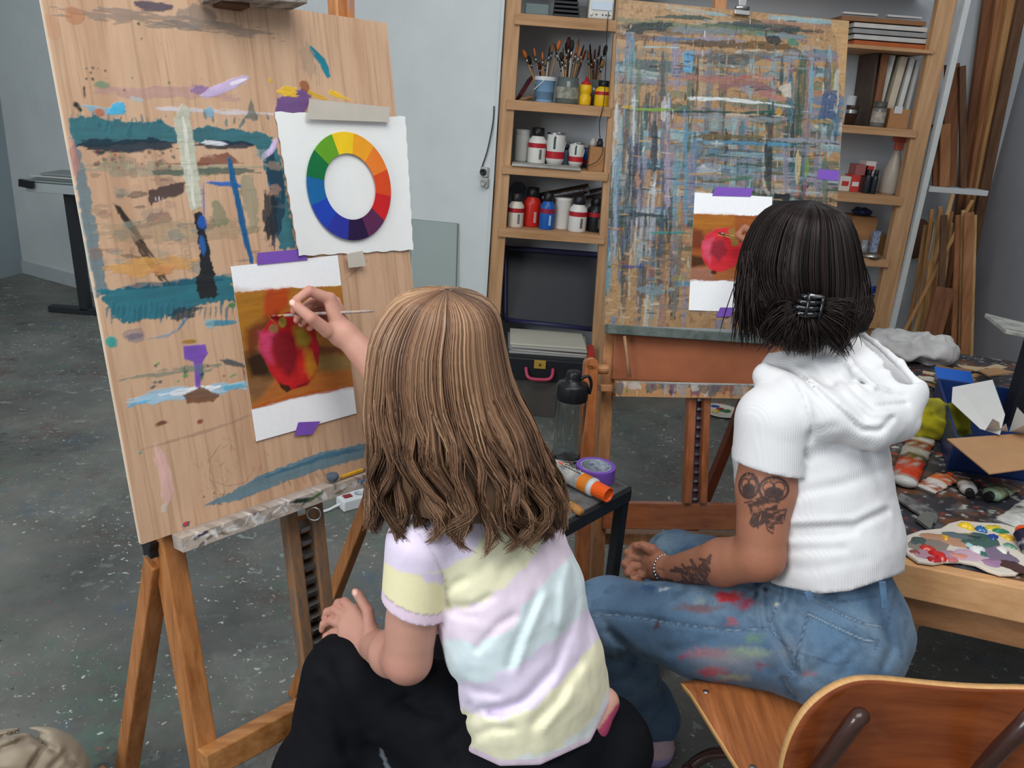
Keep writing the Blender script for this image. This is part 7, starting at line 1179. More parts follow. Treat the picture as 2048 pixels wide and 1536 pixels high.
# ================================================================ work table on the right
ZTB = .64; tA = WZ(1791, 1124, ZTB); tB = WZ(2048, 1178, ZTB); td = (tB - tA); td.z = 0; td.normalize(); tn = Vector((-td.y, td.x, 0))
tL = tA - td * .0; tab = thing('work_table', Vector((tA.x + .4, tA.y + .5, 0)), 'pine work table with a paint-stained dark top behind the seated adult', 'table')
def tp(a, b, z=0): return tL + td * a + tn * b + Vector((0, 0, z))
TW, TD = .95, 1.75
cv = Canvas(TW, TD - .03, 170, 300, '33343a'); cv.k = 7000; Pn = cv.P
cv.mix(np.clip((fbm(Pn, 9, 3, 4) - .45) * 3, 0, 1) * .7, '4b3d33', 0); cv.mix(np.clip((fbm(Pn, 12, 23, 4) - .52) * 4, 0, 1) * .6, '2a3440', 0); cv.mix(np.clip((fbm(Pn, 30, 33, 4) - .56) * 8, 0, 1) * .6, '6a6c70', 0); cv.mix(np.clip((fbm(Pn, 16, 43, 4) - .58) * 8, 0, 1) * .7, '7a5030', 0); cv.mix(np.clip((fbm(Pn, 70, 53, 3) - .64) * 10, 0, 1), 'b8b8b2', 0); cv.mix(np.clip((fbm(Pn, 60, 63, 3) - .66) * 10, 0, 1), 'a04028', 0); cv.mix(np.clip((fbm(Pn, 8, 73, 3) - .5) * 4, 0, 1) * np.clip((.12 - Pn[..., 1]) / .06, 0, 1), '8a6a48', 0)
cv.mesh('table_top', tp(0, .03), td, tn, Vector((0, 0, 1)), .03, M('table_paint', 'ffffff', .35, attr=True, var=.15, vs=60, bump=.3, bs=80), tab, edgecol=lin('5a4a3c'))
pnx = wood('table_pine', 'd6a878', 'b9885a', 0, vs=4, rough=.5)
m = MB(); m.box(tp(TW / 2, .014, -.035), (TW, .03, .072), (td, tn, Vector((0, 0, 1)))); fb = m.build('front_board', pnx, tab, bevel=.003)
MB().box(tp(TW / 2, .03, -.105), (TW, .024, .06), (td, tn, Vector((0, 0, 1)))).build('apron', wood('apron_pine', 'a87a54', '8a5f3c', 0, vs=4), tab, bevel=.002)
kx = WZ(1899, 1168, ZTB - .035); MB().lathe([(0, 0), (.013, 0), (.012, .0008), (.006, .001), (0, .001)], 16, kx - tn * .002, -tn).build('knot', M('knot', '7a4a28', .5, var=.3, vs=90), tab)
for a_, b_ in ((.12, .32), (TW - .06, .10), (.12, TD - .06), (TW - .06, TD - .06)): p = tp(a_, b_); MB().beam((p.x, p.y, ZTB - .04), (p.x, p.y, 0), .06, .06, td).build('leg', pnx, tab, bevel=.003)
# palette: curved white slab loaded with paint
out = [(1802, 1088), (1812, 1076), (1840, 1066), (1880, 1062), (1896, 1052), (1920, 1046), (1960, 1050), (2000, 1052), (2050, 1066), (2060, 1100), (2052, 1140), (2030, 1154), (2000, 1154), (1975, 1146), (1950, 1134), (1920, 1128), (1890, 1128), (1866, 1132), (1835, 1128), (1812, 1112)]
pal_ = thing('paint_palette', WZ(1930, 1100, ZTB), 'white kidney-shaped palette covered with blobs of wet paint', 'palette'); slab_ = MB().prism([WZ(x, y, ZTB + .004) for x, y in out], (0, 0, .007)).build('slab', P('d4cabc', .4), pal_, bevel=.002)
zp = ZTB + .0112
def blob3(px, py, rx, ry, col, hgt=.006, z=zp, parent=pal_, name='paint_blob', rot=0, seed=0):
    c = WZ(px, py, z); s_ = mpx2(px, py, z); r_ = random.Random(seed + int(px * 7 + py)); m = MB(); n = 22; vs = []
    for k, (f, hh) in enumerate(((1, 0), (.82, .6), (.45, 1.0))):
        for j in range(n): t = 2 * pi * j / n; q_ = f * (1 + .22 * sin(t * 2 + px) + .14 * sin(t * 3 + py) + r_.uniform(-.08, .08)); vs.append(c + Vector((cos(t) * rx * s_ * q_, sin(t) * ry * s_ * q_ * 1.8, hgt * hh * r_.uniform(.6, 1.2))))
    vs.append(c + Vector((0, 0, hgt))); fs = [(k * n + j, k * n + (j + 1) % n, (k + 1) * n + (j + 1) % n, (k + 1) * n + j) for k in range(2) for j in range(n)] + [(2 * n + j, 2 * n + (j + 1) % n, 3 * n) for j in range(n)]
    m.add(vs, fs); return m.build(name, M('wet_' + col, col, .2, coat=.4), parent, smooth=True)
def mpx2(px, py, z): return AD(WZ(px, py, z)) / F
for px, py, rx, ry, c_, h_ in ((1860, 1092, 40, 16, '8a7f74', .001), (1900, 1080, 44, 15, 'b98a6c', .001), (1930, 1075, 40, 14, '5f6f74', .001), (1960, 1085, 50, 18, '3f6058', .0012), (1990, 1105, 44, 18, '7a6a80', .001), (1935, 1110, 50, 12, 'c8a8b8', .001), (1880, 1108, 50, 14, 'b0889a', .001), (2020, 1130, 30, 14, '4a2c28', .001), (1840, 1085, 24, 10, '4a5a58', .001),
                               (1856, 1098, 13, 8, 'c8341f', .006), (1876, 1112, 16, 9, 'c4221e', .008), (1868, 1120, 12, 6, 'b01c1c', .005), (1932, 1054, 13, 7, 'e8c01c', .009), (1890, 1076, 8, 5, 'e0a82c', .005), (1962, 1060, 9, 8, '1f5f9a', .007), (1985, 1056, 18, 5, 'c8b82c', .005), (2000, 1063, 14, 5, '2f7a58', .006), (1986, 1075, 10, 6, '1d3f8a', .006), (2015, 1075, 16, 6, 'd8b030', .005), (1955, 1100, 14, 9, 'd8dcd8', .006), (1940, 1092, 10, 6, '9fc4c8', .004), (2005, 1100, 10, 9, 'e0dcd4', .005), (1918, 1112, 16, 7, 'd08a78', .003), (1985, 1125, 24, 8, 'a07a9a', .002), (1830, 1104, 8, 6, '8f4a4a', .003), (1965, 1108, 8, 6, '2f6a5c', .004), (1905, 1120, 9, 5, 'c86a6a', .003), (2020, 1092, 10, 6, '5a8a74', .004), (1950, 1075, 14, 6, '2c3f3c', .002)): blob3(px, py, rx, ry, c_, h_, parent=slab_)
# crumpled tubes
def crumple(name, p0, p1, w0, w1, thick, cols, label, cap=None, shoulder=None, z=ZTB, flatend=True):
    """paint tube from its flat crimped end p0 to its shoulder p1"""
    a = WZ(*p0, z); b = WZ(*p1, z); s_ = mpx2(*p1, z); d = (b - a); L = d.length; d.normalize(); sd = Vector((-d.y, d.x, 0)); root = thing(name, (a + b) / 2, label, 'paint tube'); rr = random.Random(int(p0[0]))
    n = 16; k = 14; V = []; C = []
    for i in range(k + 1):
        f = i / k; w_ = (w0 * (1 - f) + w1 * f) * s_ / 2; hh = (.0022 * (1 - f) + (thick - .001) * min(1, f * 1.3)) if flatend else thick
        for j in range(n):
            t = 2 * pi * j / n; cr_ = 1 + rr.uniform(-.10, .10); V.append(a + d * L * f + sd * w_ * cos(t) * cr_ + Vector((0, 0, hh + .001 + hh * sin(t) * cr_)))
    i_ = np.arange((k + 1) * n).reshape(k + 1, n); Fq = np.stack([i_[:-1], np.roll(i_[:-1], -1, 1), np.roll(i_[1:], -1, 1), i_[1:]], -1).reshape(-1, 4)
    V = np.array([tuple(v) for v in V]); f = np.repeat(np.arange(k + 1) / k, n); C = np.tile(L3(cols[0]), (len(V), 1)); nz = fbm(V, 90, int(p0[1]))
    for c_, lo, hi in cols[1:]: C = mix3(C, ((f > lo) & (f < hi)) * np.clip((nz - .36) * 9, 0, 1), c_)
    colmesh('tube_body', V, Fq, C, M('tube_metal', 'ffffff', .32, metal=.25, attr=True, var=.25, vs=70, bump=.5, bs=90), root)
    MB().box(a + Vector((0, 0, .004)), (.005, w0 * s_ * .98, .008), (d, sd, Vector((0, 0, 1)))).build('crimp', MATS['steel'], root, bevel=.001)
    r_ = w1 * s_ * .5; c = b + Vector((0, 0, thick + .001)); kz = thick / r_; ms = MB(); ms.add([c + d * z_ + (sd * cos(2 * pi * j / 14) + Vector((0, 0, kz * sin(2 * pi * j / 14)))) * rr_ for rr_, z_ in ((r_ * .98, -.001), (r_ * .8, .006), (r_ * .45, .011), (r_ * .05, .012)) for j in range(14)], [(i * 14 + j, i * 14 + (j + 1) % 14, (i + 1) * 14 + (j + 1) % 14, (i + 1) * 14 + j) for i in range(3) for j in range(14)] + [tuple(range(42, 56))]); ms.build('shoulder', P(shoulder or 'b8b8b4', .3), root, smooth=True)
    if cap: rc = min(r_ * .5, thick * .95); MB().lathe([(rc, .009), (rc, .020), (rc * .85, .021), (0, .021)], 12, c, d).build('cap', P(cap, .4), root)
    return root
crumple('paint_tube', (1840, 878), (1806, 975), 62, 50, .014, ['b9b4aa', ('c23a1c', .55, .9), ('e0ded8', .0, .35), ('8a3a24', .1, .3), ('d8461c', .75, .95), ('5a4a30', .45, .6)], 'large paint tube smeared with red, standing out before the yellow rag')
crumple('paint_tube', (1846, 984), (1890, 964), 42, 42, .010, ['dcd6cc', ('d8641c', .6, 1), ('a8604a', .2, .4)], 'white tube with an orange shoulder beside the large red-smeared tube', shoulder='d0581c', cap='c8501c')
crumple('paint_tube', (1922, 958), (1934, 992), 34, 34, .014, ['a89c84', ('7a6a3a', .2, .6), ('b84a30', .0, .3), ('d8d4cc', .65, 1)], 'stubby olive tube with a silver shoulder and dark cap', cap='1c1c1e', shoulder='c8c8c6')
crumple('paint_tube', (2022, 978), (1980, 1002), 36, 38, .015, ['8f9a78', ('5f6a34', .3, .8), ('c87a3c', .0, .25), ('d8dad2', .5, .6)], 'green-labelled paint tube with black cap beside the white tube', cap='141416', shoulder='8aa08a')
crumple('paint_tube', (2010, 1054), (2070, 1016), 46, 40, .012, ['dddcd6', ('b0b0a8', .3, .6), ('4a4a48', .55, .6)], 'big white paint tube lying above the palette', shoulder='d8d8d4')
crumple('paint_tube', (2070, 1110), (2046, 1084), 50, 46, .016, ['2a2438', ('d8d4d0', .3, .5)], 'dark violet tube with an orange cap at the palette edge', cap='d8541c', shoulder='d04a1c', z=ZTB + .0115)
a = WZ(1782, 1015, ZTB + .012); MB().prism([WZ(1790, 1000, ZTB + .004), WZ(1838, 1032, ZTB + .004), WZ(1872, 1050, ZTB + .004), WZ(1876, 1028, ZTB + .004), WZ(1800, 990, ZTB + .004)], (0, 0, .006)).build('paint_scraper', M('blade_dark', '2c2a30', .3, dark='8a8a88', vs=40), bevel=.001, label='dark paint-crusted strip lying before the palette', cat='scraper')
MB().prism([WZ(1830, 1042, ZTB + .003), WZ(1860, 1064, ZTB + .003), WZ(1872, 1034, ZTB + .003), WZ(1850, 1028, ZTB + .003)], (0, 0, .008)).build('foil_scrap', M('foil_scrap_m', '8f9088', .3, .6, bump=.6, bs=90), bevel=.001, label='folded greyish foil scrap beside the dark strip', cat='scrap')
crumple('paint_tube', (1792, 1096), (1798, 1062), 22, 20, .01, ['b4b0a6', ('8a3a2c', .3, .8)], 'small grimy tube half hidden behind the hoodie')
# yellow rag and grey rag
def lump(name, px, py, z, rx, ry, rz, col, col2, label, cat, amp=.03, sc=26, seed=1, h=.006, mat=None):
    c = A3(WZ(px, py, z)) + np.array([0, 0, rz * .7]); f_ = Field(c - np.array([rx, ry, rz]) - .05, c + np.array([rx, ry, rz]) + .05, h); f_.ell(c, (rx, ry, rz), None, .01); f_.disp(lambda P_: (fbm(P_, sc, seed, 3) - .5) * amp + np.abs(fbm(P_, sc * .7, seed + 9, 2) - .5) * amp * 1.2 - amp * .1); f_.cut((0, 0, z + .001), (0, 0, -1)); V, Fq = f_.mesh(); C = mix3(np.tile(L3(col), (len(V), 1)), (fbm(V, 18, seed + 3) - .45) * 3, col2); return colmesh(name, V, Fq, C, mat or cloth, label=label, cat=cat)
lump('yellow_rag', 1864, 872, ZTB, .085, .055, .06, 'a8a01c', '7f7a1a', 'crumpled mustard yellow rag on the work table', 'rag', amp=.05, sc=22); lump('grey_rag', 1805, 835, ZTB, .06, .07, .04, '5f6270', '4a4654', 'grey-violet rag behind the yellow rag', 'rag', amp=.045, sc=24, seed=5)
# blue crate with papers and cardboard
def quadbox(pts, hgt, mat, name, parent=None, **kw): return MB().prism([Vector(p) for p in pts], (0, 0, hgt)).build(name, mat, parent, **kw)
bc_ = thing('blue_crate', WZ(1940, 900, ZTB), 'dark blue plastic crate behind the paint tubes', 'crate'); q = [WZ(1893, 940, ZTB), WZ(2090, 970, ZTB), WZ(2110, 850, ZTB), WZ(1860, 812, ZTB)]; blu = P('1c3468', .4)
for i in range(4): a, b = q[i], q[(i + 1) % 4]; d = (b - a).normalized(); n_ = Vector((-d.y, d.x, 0)); MB().prism([a, b, b + n_ * .006, a + n_ * .006], (0, 0, .09)).build('crate_side', blu, bc_, bevel=.002)
MB().prism(q, (0, 0, .006)).build('crate_floor', blu, bc_); MB().prism([q[3] + Vector((-.0, 0, .085)), q[3].lerp(q[2], .3) + Vector((0, 0, .085)), q[3].lerp(q[2], .3) + Vector((0, .03, .11)), q[3] + Vector((0, .03, .11))], (0, .004, .004)).build('crate_flap', P('1f5ab4', .35), bc_)
zq = ZTB + .095; MB().prism([WZ(1893, 880, zq), WZ(1978, 950, zq), WZ(2090, 935, zq), WZ(2060, 868, zq)], (0, 0, .004)).build('cardboard_sheet', M('card_sheet', 'b48a62', .8, var=.06), bevel=.001, label='brown cardboard sheet lying across the blue crate', cat='cardboard')
def sheet(pts, zs, label, col='d6d6d2', name='paper_sheet', cat='paper', th=.0012): MB().prism([WZ(x, y, z) for (x, y), z in zip(pts, zs)], (0, 0, th)).build(name, M('sheet_' + col, col, .8, var=.03), label=label, cat=cat)
sheet([(1905, 775), (1985, 760), (2010, 830), (2000, 870), (1960, 858), (1903, 805)], [zq + .03, zq + .05, zq + .04, zq + .01, zq + .005, zq + .02], 'white torn paper with cut slits sticking out of the blue crate'); sheet([(1970, 862), (1985, 838), (1998, 845), (2000, 858), (2012, 848), (2016, 864)], [zq + .005, zq + .05, zq + .05, zq + .02, zq + .04, zq + .005], 'jagged white paper scrap on the cardboard edge'); sheet([(2018, 864), (2034, 815), (2062, 845), (2060, 868)], [zq + .005, zq + .07, zq + .06, zq + .005], 'white paper triangle standing at the crate edge')
for k, (x0, y0, x1, y1) in enumerate(((1935, 812, 1950, 800), (1915, 800, 1925, 795), (1972, 792, 1990, 784))): pass
# scraps behind the crate, on the table's far end
rs_ = random.Random(11); zc = ZTB
for k in range(16):
    x, y = rs_.uniform(1850, 2010), rs_.uniform(738, 775); a = WZ(x, y, zc + .004 + .004 * k); t = rs_.uniform(0, 3.1); d = Vector((cos(t), sin(t), 0)); n_ = Vector((-d.y, d.x, 0)); l = rs_.uniform(.03, .07); w_ = rs_.uniform(.008, .03)
    MB().prism([a - d * l - n_ * w_, a + d * l - n_ * w_, a + d * l * rs_.uniform(.6, 1) + n_ * w_, a - d * l * rs_.uniform(.6, 1) + n_ * w_], (0, 0, .004)).build('cardboard_offcut', M('offcut%d' % (k % 5), ('a8835c', '8a6844', 'c0a888', 'd0c8b8', '6f5a44')[k % 5], .8, var=.1), label='small ' + ('tan', 'brown', 'beige', 'whitish', 'dark brown')[k % 5] + ' offcut in the heap before the timber corner', cat='offcut', group='offcuts heaped before the timber corner')
sheet([(1858, 770), (1925, 745), (1960, 770), (1890, 790)], [zc + .004] * 4, 'flat pale cardboard piece before the offcut heap', 'b8a488', 'cardboard_sheet', 'cardboard', .003); sheet([(1870, 795), (1900, 782), (1930, 790), (1900, 805)], [zc + .01] * 4, 'small white card at the blue crate corner', 'c8c8c2', 'card_piece', 'card', .002)
# white cloth heap behind the adult's shoulder
lump('white_cloth', 1812, 718, ZTB + .0, .16, .10, .06, 'c4c2c0', 'a8a6a8', 'crumpled white cloth heaped before the timber corner', 'cloth', amp=.075, sc=13, seed=8, h=.008)
# glass palette on a stand at the right edge
gp = thing('glass_palette', WY(2040, 700, 2.2), 'paint-smeared glass slab on a narrow stand by the grey wall', 'palette'); zz = WY(2015, 655, 2.2).z; q = [WZ(1968, 634, zz), WZ(2090, 664, zz), WZ(2120, 690, zz), WZ(2010, 668, zz)]; MB().prism(q, (0, 0, .012)).build('glass_slab', M('dirty_glass', '7f8078', .15, dark='c8c8c0', vs=18, bump=.3, bs=40), gp, bevel=.002); c = WZ(2075, 668, zz); MB().beam((c.x, c.y, zz), (c.x, c.y, ZTB), .04, .04, (1, 0, 0)).build('stand', blackm, gp)
# ================================================================ small metal table between the easels
ZS = .60; q = [WZ(1258, 972, ZS), WZ(1138, 902, ZS), WZ(985, 965, ZS), WZ(1108, 1052, ZS)]
mt = thing('metal_side_table', Vector(((q[0] + q[2]) / 2).xy.to_3d()), 'small black metal table smeared with paint, behind the child', 'table')
MB().prism([p - Vector((0, 0, .006)) for p in q], (0, 0, .006)).build('table_top', M('smeared_top', '3a3c3c', .35, dark='77797a', vs=14, bump=.3, bs=60), mt, bevel=.001)
for i in range(4):
    a, b = q[i], q[(i + 1) % 4]; MB().beam(a - Vector((0, 0, .02)), b - Vector((0, 0, .02)), .03, .02, (0, 0, 1)).build('frame_rail', blackm, mt, bevel=.002); c = q[i] + ((q[(i + 2) % 4] - q[i]).normalized()) * .012; MB().beam((c.x, c.y, ZS - .03), (c.x, c.y, 0), .024, .024, (q[1] - q[0])).build('leg', blackm, mt, bevel=.002)
# water bottle
wb_, s_ = WZ(1131, 918, ZS), mpx2(1131, 918, ZS); bt = thing('water_bottle', wb_, 'clear ribbed water bottle with black screw lid on the metal table', 'bottle'); tz = WY(1125, 793, wb_.y).z - ZS; r_ = .036
glassm = M('clear_plastic', 'e8eceb', .05, trans=1.0, ior=1.15, spec=.5); prof = [(0, .0005), (r_ * .9, .0005), (r_, .006), (r_ * .97, tz * .15), (r_, tz * .3), (r_, tz * .98), (r_ * .93, tz)]; prof += [(r_ * .9, tz), (r_ * .96, tz * .96), (r_ * .96, tz * .3), (r_ * .93, tz * .15), (r_ * .95, .008), (0, .006)]
MB().lathe(prof, 28, wb_, caps=False).build('bottle_body', glassm, bt, smooth=True)
for k in range(10): t = 2 * pi * k / 10; MB().tube([wb_ + Vector((r_ * 1.0 * cos(t), r_ * 1.0 * sin(t), tz * f)) for f in (.3, .6, .93)], .0012, 5).build('rib', glassm, bt, smooth=True)
top = wb_ + Vector((0, 0, tz)); MB().lathe([(r_ * 1.04, -.004), (r_ * 1.06, 0), (r_ * 1.06, .03), (r_ * .98, .036), (r_ * .55, .04), (r_ * .5, .05), (r_ * .48, .062), (r_ * .4, .066), (0, .066)], 28, top).build('lid', blackp, bt, smooth=True); MB().tube(smoothpts([top + Vector((r_ * .4, -.01, .05)), top + Vector((r_ * .9, -.012, .06)), top + Vector((r_ * 1.15, -.01, .04)), top + Vector((r_ * 1.1, -.008, .015))], 4), .004, 8).build('carry_loop', blackp, bt, smooth=True)
# roll of purple tape
c = WZ(1189, 957, ZS); s_ = mpx2(1189, 957, ZS); ro, ri = 39 * s_, 31 * s_; rt_ = thing('tape_roll', c, 'roll of purple masking tape lying on the metal table', 'tape'); MB().lathe([(ri, .001), (ro, .001), (ro, .034), (ri, .034), (ri, .001)], 40, c, caps=False).build('tape', purple, rt_, smooth=False)
MB().lathe([(ri - .0005, .0015), (ri - .0005, .0335), (ri - .0025, .0335), (ri - .0025, .0015), (ri - .0005, .0015)], 40, c, caps=False).build('core', M('tape_core', 'ccd2da', .7, dark='5f6f8a', vs=90, stretch=(1, 1, 2.5)), rt_)
# fat orange-capped tube
a = WZ(1105, 950, ZS); b = WZ(1200, 1000, ZS); d = (b - a).normalized(); L = (b - a).length; r_ = .0205; ft = thing('colour_tube', (a + b) / 2, 'fat white tube with orange cap and black label strip on the metal table', 'paint tube'); o = a + Vector((0, 0, r_ + .001)); sd = Vector((-d.y, d.x, 0))
MB().lathe([(r_ * .9, 0), (r_, .01), (r_, L * .84), (r_, L * .86)], 24, o, d).build('tube_body', M('tube_white', 'c4c2bc', .35, dark='6a6a68', vs=26, bump=.2, bs=60), ft, smooth=True); MB().lathe([(r_ * 1.01, L * .62), (r_ * 1.01, L * .8)], 24, o, d, caps=False).build('orange_band', P('cc7420', .35), ft, smooth=True); MB().lathe([(r_ * 1.02, L * .8), (r_ * 1.03, L * .86), (r_ * .8, L * .9), (0, L * .9)], 24, o, d).build('shoulder', P('c4c6c4', .3), ft, smooth=True); MB().lathe([(r_ * .86, L * .885), (r_ * .84, L * 1.14), (r_ * .78, L * 1.15), (r_ * .6, L * 1.12), (0, L * 1.11)], 16, o, d).build('cap', P('e85a14', .35), ft)
m = MB(); up_ = Vector((0, 0, 1)); st_ = []
for zz, t0, t1, nm, col in ((.25, -.25, .35, 'label_strip', '16161a'), (.12, .1, .3, 'red_mark', 'd8502c')):
    z1x, z2x = (zz * L, (.6 if nm == 'label_strip' else .24) * L); ts = np.linspace(t0, t1, 5); pts = [o + d * z1x + (up_ * cos(t) - sd * sin(t)) * r_ * 1.012 for t in ts] + [o + d * z2x + (up_ * cos(t) - sd * sin(t)) * r_ * 1.012 for t in ts[::-1]]; MB().prism(pts, (0, 0, .0004)).build(nm, P(col, .4), ft)
# the word on the strip: pale strokes
txt = bpy.data.curves.new('strip_lettering', 'FONT'); txt.body = 'Gouache'; txt.size = .017; txt.extrude = .0003; txt.align_x = 'CENTER'; txt.align_y = 'CENTER'; to = bpy.data.objects.new('lettering_source', txt); COL.objects.link(to)
bpy.context.view_layer.update(); tm = bpy.data.meshes.new_from_object(to.evaluated_get(bpy.context.evaluated_depsgraph_get())); bpy.data.objects.remove(to); tm.materials.clear(); tm.materials.append(P('d8d4cc', .5))
tc_ = .05; nrm = (up_ * cos(tc_) - sd * sin(tc_)).normalized(); yv = nrm.cross(d); o0 = o + d * L * .43 + nrm * r_ * 1.03 - ORG[ft.name]
tm.transform(Matrix(((d.x, yv.x, nrm.x, o0.x), (d.y, yv.y, nrm.y, o0.y), (d.z, yv.z, nrm.z, o0.z), (0, 0, 0, 1)))); to = bpy.data.objects.new('strip_lettering', tm); COL.objects.link(to); to.parent = ft
# brush lying over the front edge
a = WZ(1120, 990, ZS + .008); b = WZ(1163, 1026, ZS + .006); fb_ = thing('paintbrush', (a + b) / 2, 'broad-bristled brush lying over the edge of the metal table', 'paintbrush'); MB().tube([a, a.lerp(b, .4)], [.004, .006], 8).build('handle', wood('fb_h', '7f6a3c', '5a4a28', 0), fb_, smooth=True); MB().tube([a.lerp(b, .38), a.lerp(b, .58)], [.007, .008], 10).build('ferrule', M('brass', 'a8803c', .35, .8), fb_, smooth=True); MB().tube([a.lerp(b, .56), a.lerp(b, .85), b], [.008, .0105, .008], 10).build('bristles', M('fb_b', 'a87840', .7, var=.3, vs=200), fb_, smooth=True)
# ================================================================ things round the first easel
a = B1.P(B1.uv(668, 944)[0], .006, .022); b = B1.P(B1.uv(718, 930)[0], .006, .022); pc = thing('pencil', (a + b) / 2, 'short yellow and black pencil on the easel ledge', 'pencil'); MB().tube([a, a.lerp(b, .85)], .0038, 6).build('shaft', M('pencil_yellow', 'e0ac28', .4, dark='c48c18', vs=90), pc); MB().tube([a.lerp(b, .3), a.lerp(b, .8)], .00395, 3).build('black_stripe', P('2a2420'), pc); MB().tube([a.lerp(b, .85), a.lerp(b, .93)], .004, 8).build('ferrule', steel, pc); MB().tube([a.lerp(b, .92), b], .0036, 8).build('eraser_tip', P('a83a34', .6), pc); MB().tube([a.lerp(b, -.12), a], [.0006, .0037], 6).build('point', P('b08a5c', .6), pc)
c = B1.P(B1.uv(652, 952)[0], .012, .022); f_ = Field(A3(c) - .03, A3(c) + .03, .0015); f_.ell(A3(c), (.012, .010, .009), None, .004); f_.disp(lambda P_: (fbm(P_, 120, 3) - .5) * .006); V, Fq = f_.mesh(); colmesh('kneaded_eraser', V, Fq, np.tile(L3('4c5460'), (len(V), 1)), cloth, label='grey kneaded eraser beside the pencil on the easel ledge', cat='eraser')
ps = thing('power_strip', WZ(712, 1010, 0), 'white power strip with a red switch on the floor behind the easel', 'power strip'); a = WZ(688, 1026, 0); b = WZ(760, 1006, 0); d = (b - a).normalized(); n_ = Vector((-d.y, d.x, 0)); L = .30; hw = .032
R_ = lambda x, y, z: a + d * x + n_ * y + Vector((0, 0, z)); MB().box(R_(L / 2, hw, .022), (L, hw * 2, .042), (d, n_, Vector((0, 0, 1)))).build('housing', P('dcdee0', .4), ps, bevel=.005); hou = bpy.data.objects[[o.name for o in ps.children][0]]; MB().box(R_(.03, hw, .044), (.03, .022, .006), (d, n_, Vector((0, 0, 1)))).build('switch', P('8a1c1c', .3), hou, bevel=.001)
for k in range(5): MB().lathe([(.017, 0), (.017, .0015), (.014, .0012), (.0135, -.004)], 18, R_(.075 + k * .045, hw, .0432)).build('socket', P('b4b8bc', .4), hou, smooth=True)
MB().tube(smoothpts([R_(0, hw, .02), R_(-.02, hw, .016), R_(-.045, hw, .01), R_(-.075, hw + .01, .006), R_(-.1, hw + .05, .006), R_(-.06, hw + .13, .006), R_(.1, hw + .2, .006), R_(.25, hw + .3, .006)], 6), .005, 8).build('mains_lead', P('dcdee0', .4), ps, smooth=True)
# drawing desk in the far corner
dk_ = thing('drafting_desk', WZ(110, 590, 0), 'small drafting desk with stacked papers in the far corner', 'desk'); yd = 4.55; a = WY(42, 362, yd); b = WY(165, 372, yd); zt = (a.z + b.z) / 2
MB().box(((a.x + b.x) / 2 + .06, yd + .13, zt - .03), (b.x - a.x + .08, .26, .05)).build('desk_top', P('a9b0b0', .5), dk_, bevel=.003); pt_ = WY(140, 385, yd + .13); MB().beam(pt_, (pt_.x + .02, pt_.y, .03), .05, .06, (1, 0, 0)).build('post', P('26282c', .5), dk_); c = WZ(95, 592, 0.02); c = Vector((pt_.x - .2, pt_.y, .02)); e_ = Vector((pt_.x + .12, pt_.y, .02)); MB().beam(c, e_, .04, .06, (0, 0, 1)).build('foot', MATS['plastic_26282c'], dk_, bevel=.005); MB().beam(WY(40, 365, yd - .03), WY(66, 370, yd - .03), .04, .03, (0, 0, 1)).build('clamp', blackp, dk_)
for k in range(4): MB().box(((a.x + b.x) / 2 + .04 * (k % 2), yd + .13, zt + .004 + .014 * k), (.34 - .04 * k, .22, .011)).build('paper_pile', M('pile%d' % k, ('8f9896', '767c7a', 'b4b8b4', '8a8f8c')[k], .8), bevel=.001, label=('lowest grey folder of the pile on the drafting desk', 'second dark folder of the pile on the drafting desk', 'pale folder of the pile on the drafting desk', 'topmost grey folder of the pile on the drafting desk')[k], cat='folder')
# glass sheet against the wall
q = [onwall(822, 592, .03), onwall(912, 602, .03), onwall(916, 447, .012), onwall(822, 438, .012)]; q[0] = ext(q[3], q[0], .002); q[1] = ext(q[2], q[1], .002); gs = thing('glass_sheet', q[0].lerp(q[1], .5), 'greenish glass sheet leaning on the white wall behind the child', 'glass'); MB().prism(q, nB * .005).build('pane', M('sheet_glass', 'b4c2bc', .15, alpha=.35), gs)
MB().tube([p + nB * .002 for p in q], .0035, 5, closed=True).build('edge', P('5f746c', .3), gs)
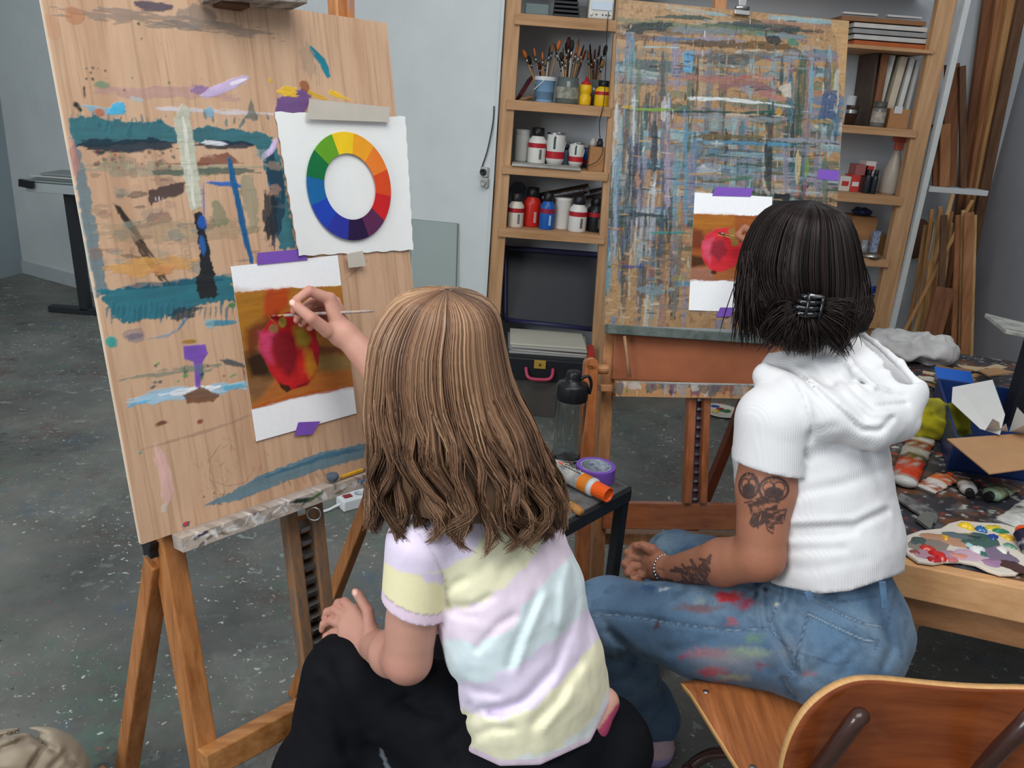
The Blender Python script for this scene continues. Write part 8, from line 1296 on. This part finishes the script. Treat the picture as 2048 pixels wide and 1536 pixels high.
# paper plate palette on the floor
c = WZ(1442, 822, .012); pp = thing('paper_plate', c, 'paper plate smeared with red, green and blue paint on the floor behind the easel', 'plate'); MB().lathe([(0, .002), (.07, .002), (.085, .012), (.1, .016), (.1, .018), (.085, .015), (.07, .005), (0, .005)], 28, c - Vector((0, 0, .012)), caps=False).build('plate', P('cfcabc', .6), pp, smooth=True)
for x, y, r_, c_ in ((1440, 808, 10, 'b8281f'), (1450, 812, 8, 'c43a20'), (1428, 812, 9, '1f4f9a'), (1452, 822, 10, '2a6a3c'), (1432, 822, 8, 'd8b040'), (1440, 818, 7, '8a2a30')): blob3(x, y, r_, r_ * .45, c_, .006, .008, pp)
# beige bag at the lower left
bg = Field((-1.05, .95, 0), (-.62, 1.38, .34), .004); c0 = WY(40, 1530, 1.12); c0 = np.array([c0[0], c0[1], c0[2]]); bgc = A3(WZ(30, 1590, .12)); bg.ell(bgc, (.12, .10, .13), None, .02); bg.ell(bgc + np.array([.06, .02, .05]), (.06, .06, .07), None, .02); bg.fold([([(0, 1500), (60, 1475), (110, 1500)], .012, 6), ([(0, 1475), (50, 1462), (90, 1470)], .01, 5), ([(60, 1536), (90, 1490), (70, 1470)], .014, 6), ([(100, 1536), (130, 1505), (150, 1536)], .01, 6)]); bg.disp(lambda P_: (fbm(P_, 14, 3) - .5) * .03); bg.cut((0, 0, .002), (0, 0, -1))
V, Fq = bg.mesh(); C = mix3(np.tile(L3('9c8f7c'), (len(V), 1)), (fbm(V, 20, 6) - .45) * 2, '7d705f'); bgo = thing('canvas_bag', Vector((bgc[0], bgc[1], 0)), 'beige canvas bag with straps on the floor beside the first easel', 'bag'); colmesh('bag_body', V, Fq, C, cloth, bgo)
for k in range(3): MB().tube(smoothpts([Vector(bgc) + Vector((-.10 + .07 * k, -.03 - .02 * k, .125 - .02 * k)), Vector(bgc) + Vector((-.02 + .05 * k, -.06, .12)), Vector(bgc) + Vector((.05 + .03 * k, -.05 + .01 * k, .08 - .01 * k)), Vector(bgc) + Vector((.09 + .02 * k, -.02, -.02))], 5), .006, 8).build('strap', M('strap_beige', 'a89a84', .8, var=.1), bgo, smooth=True)
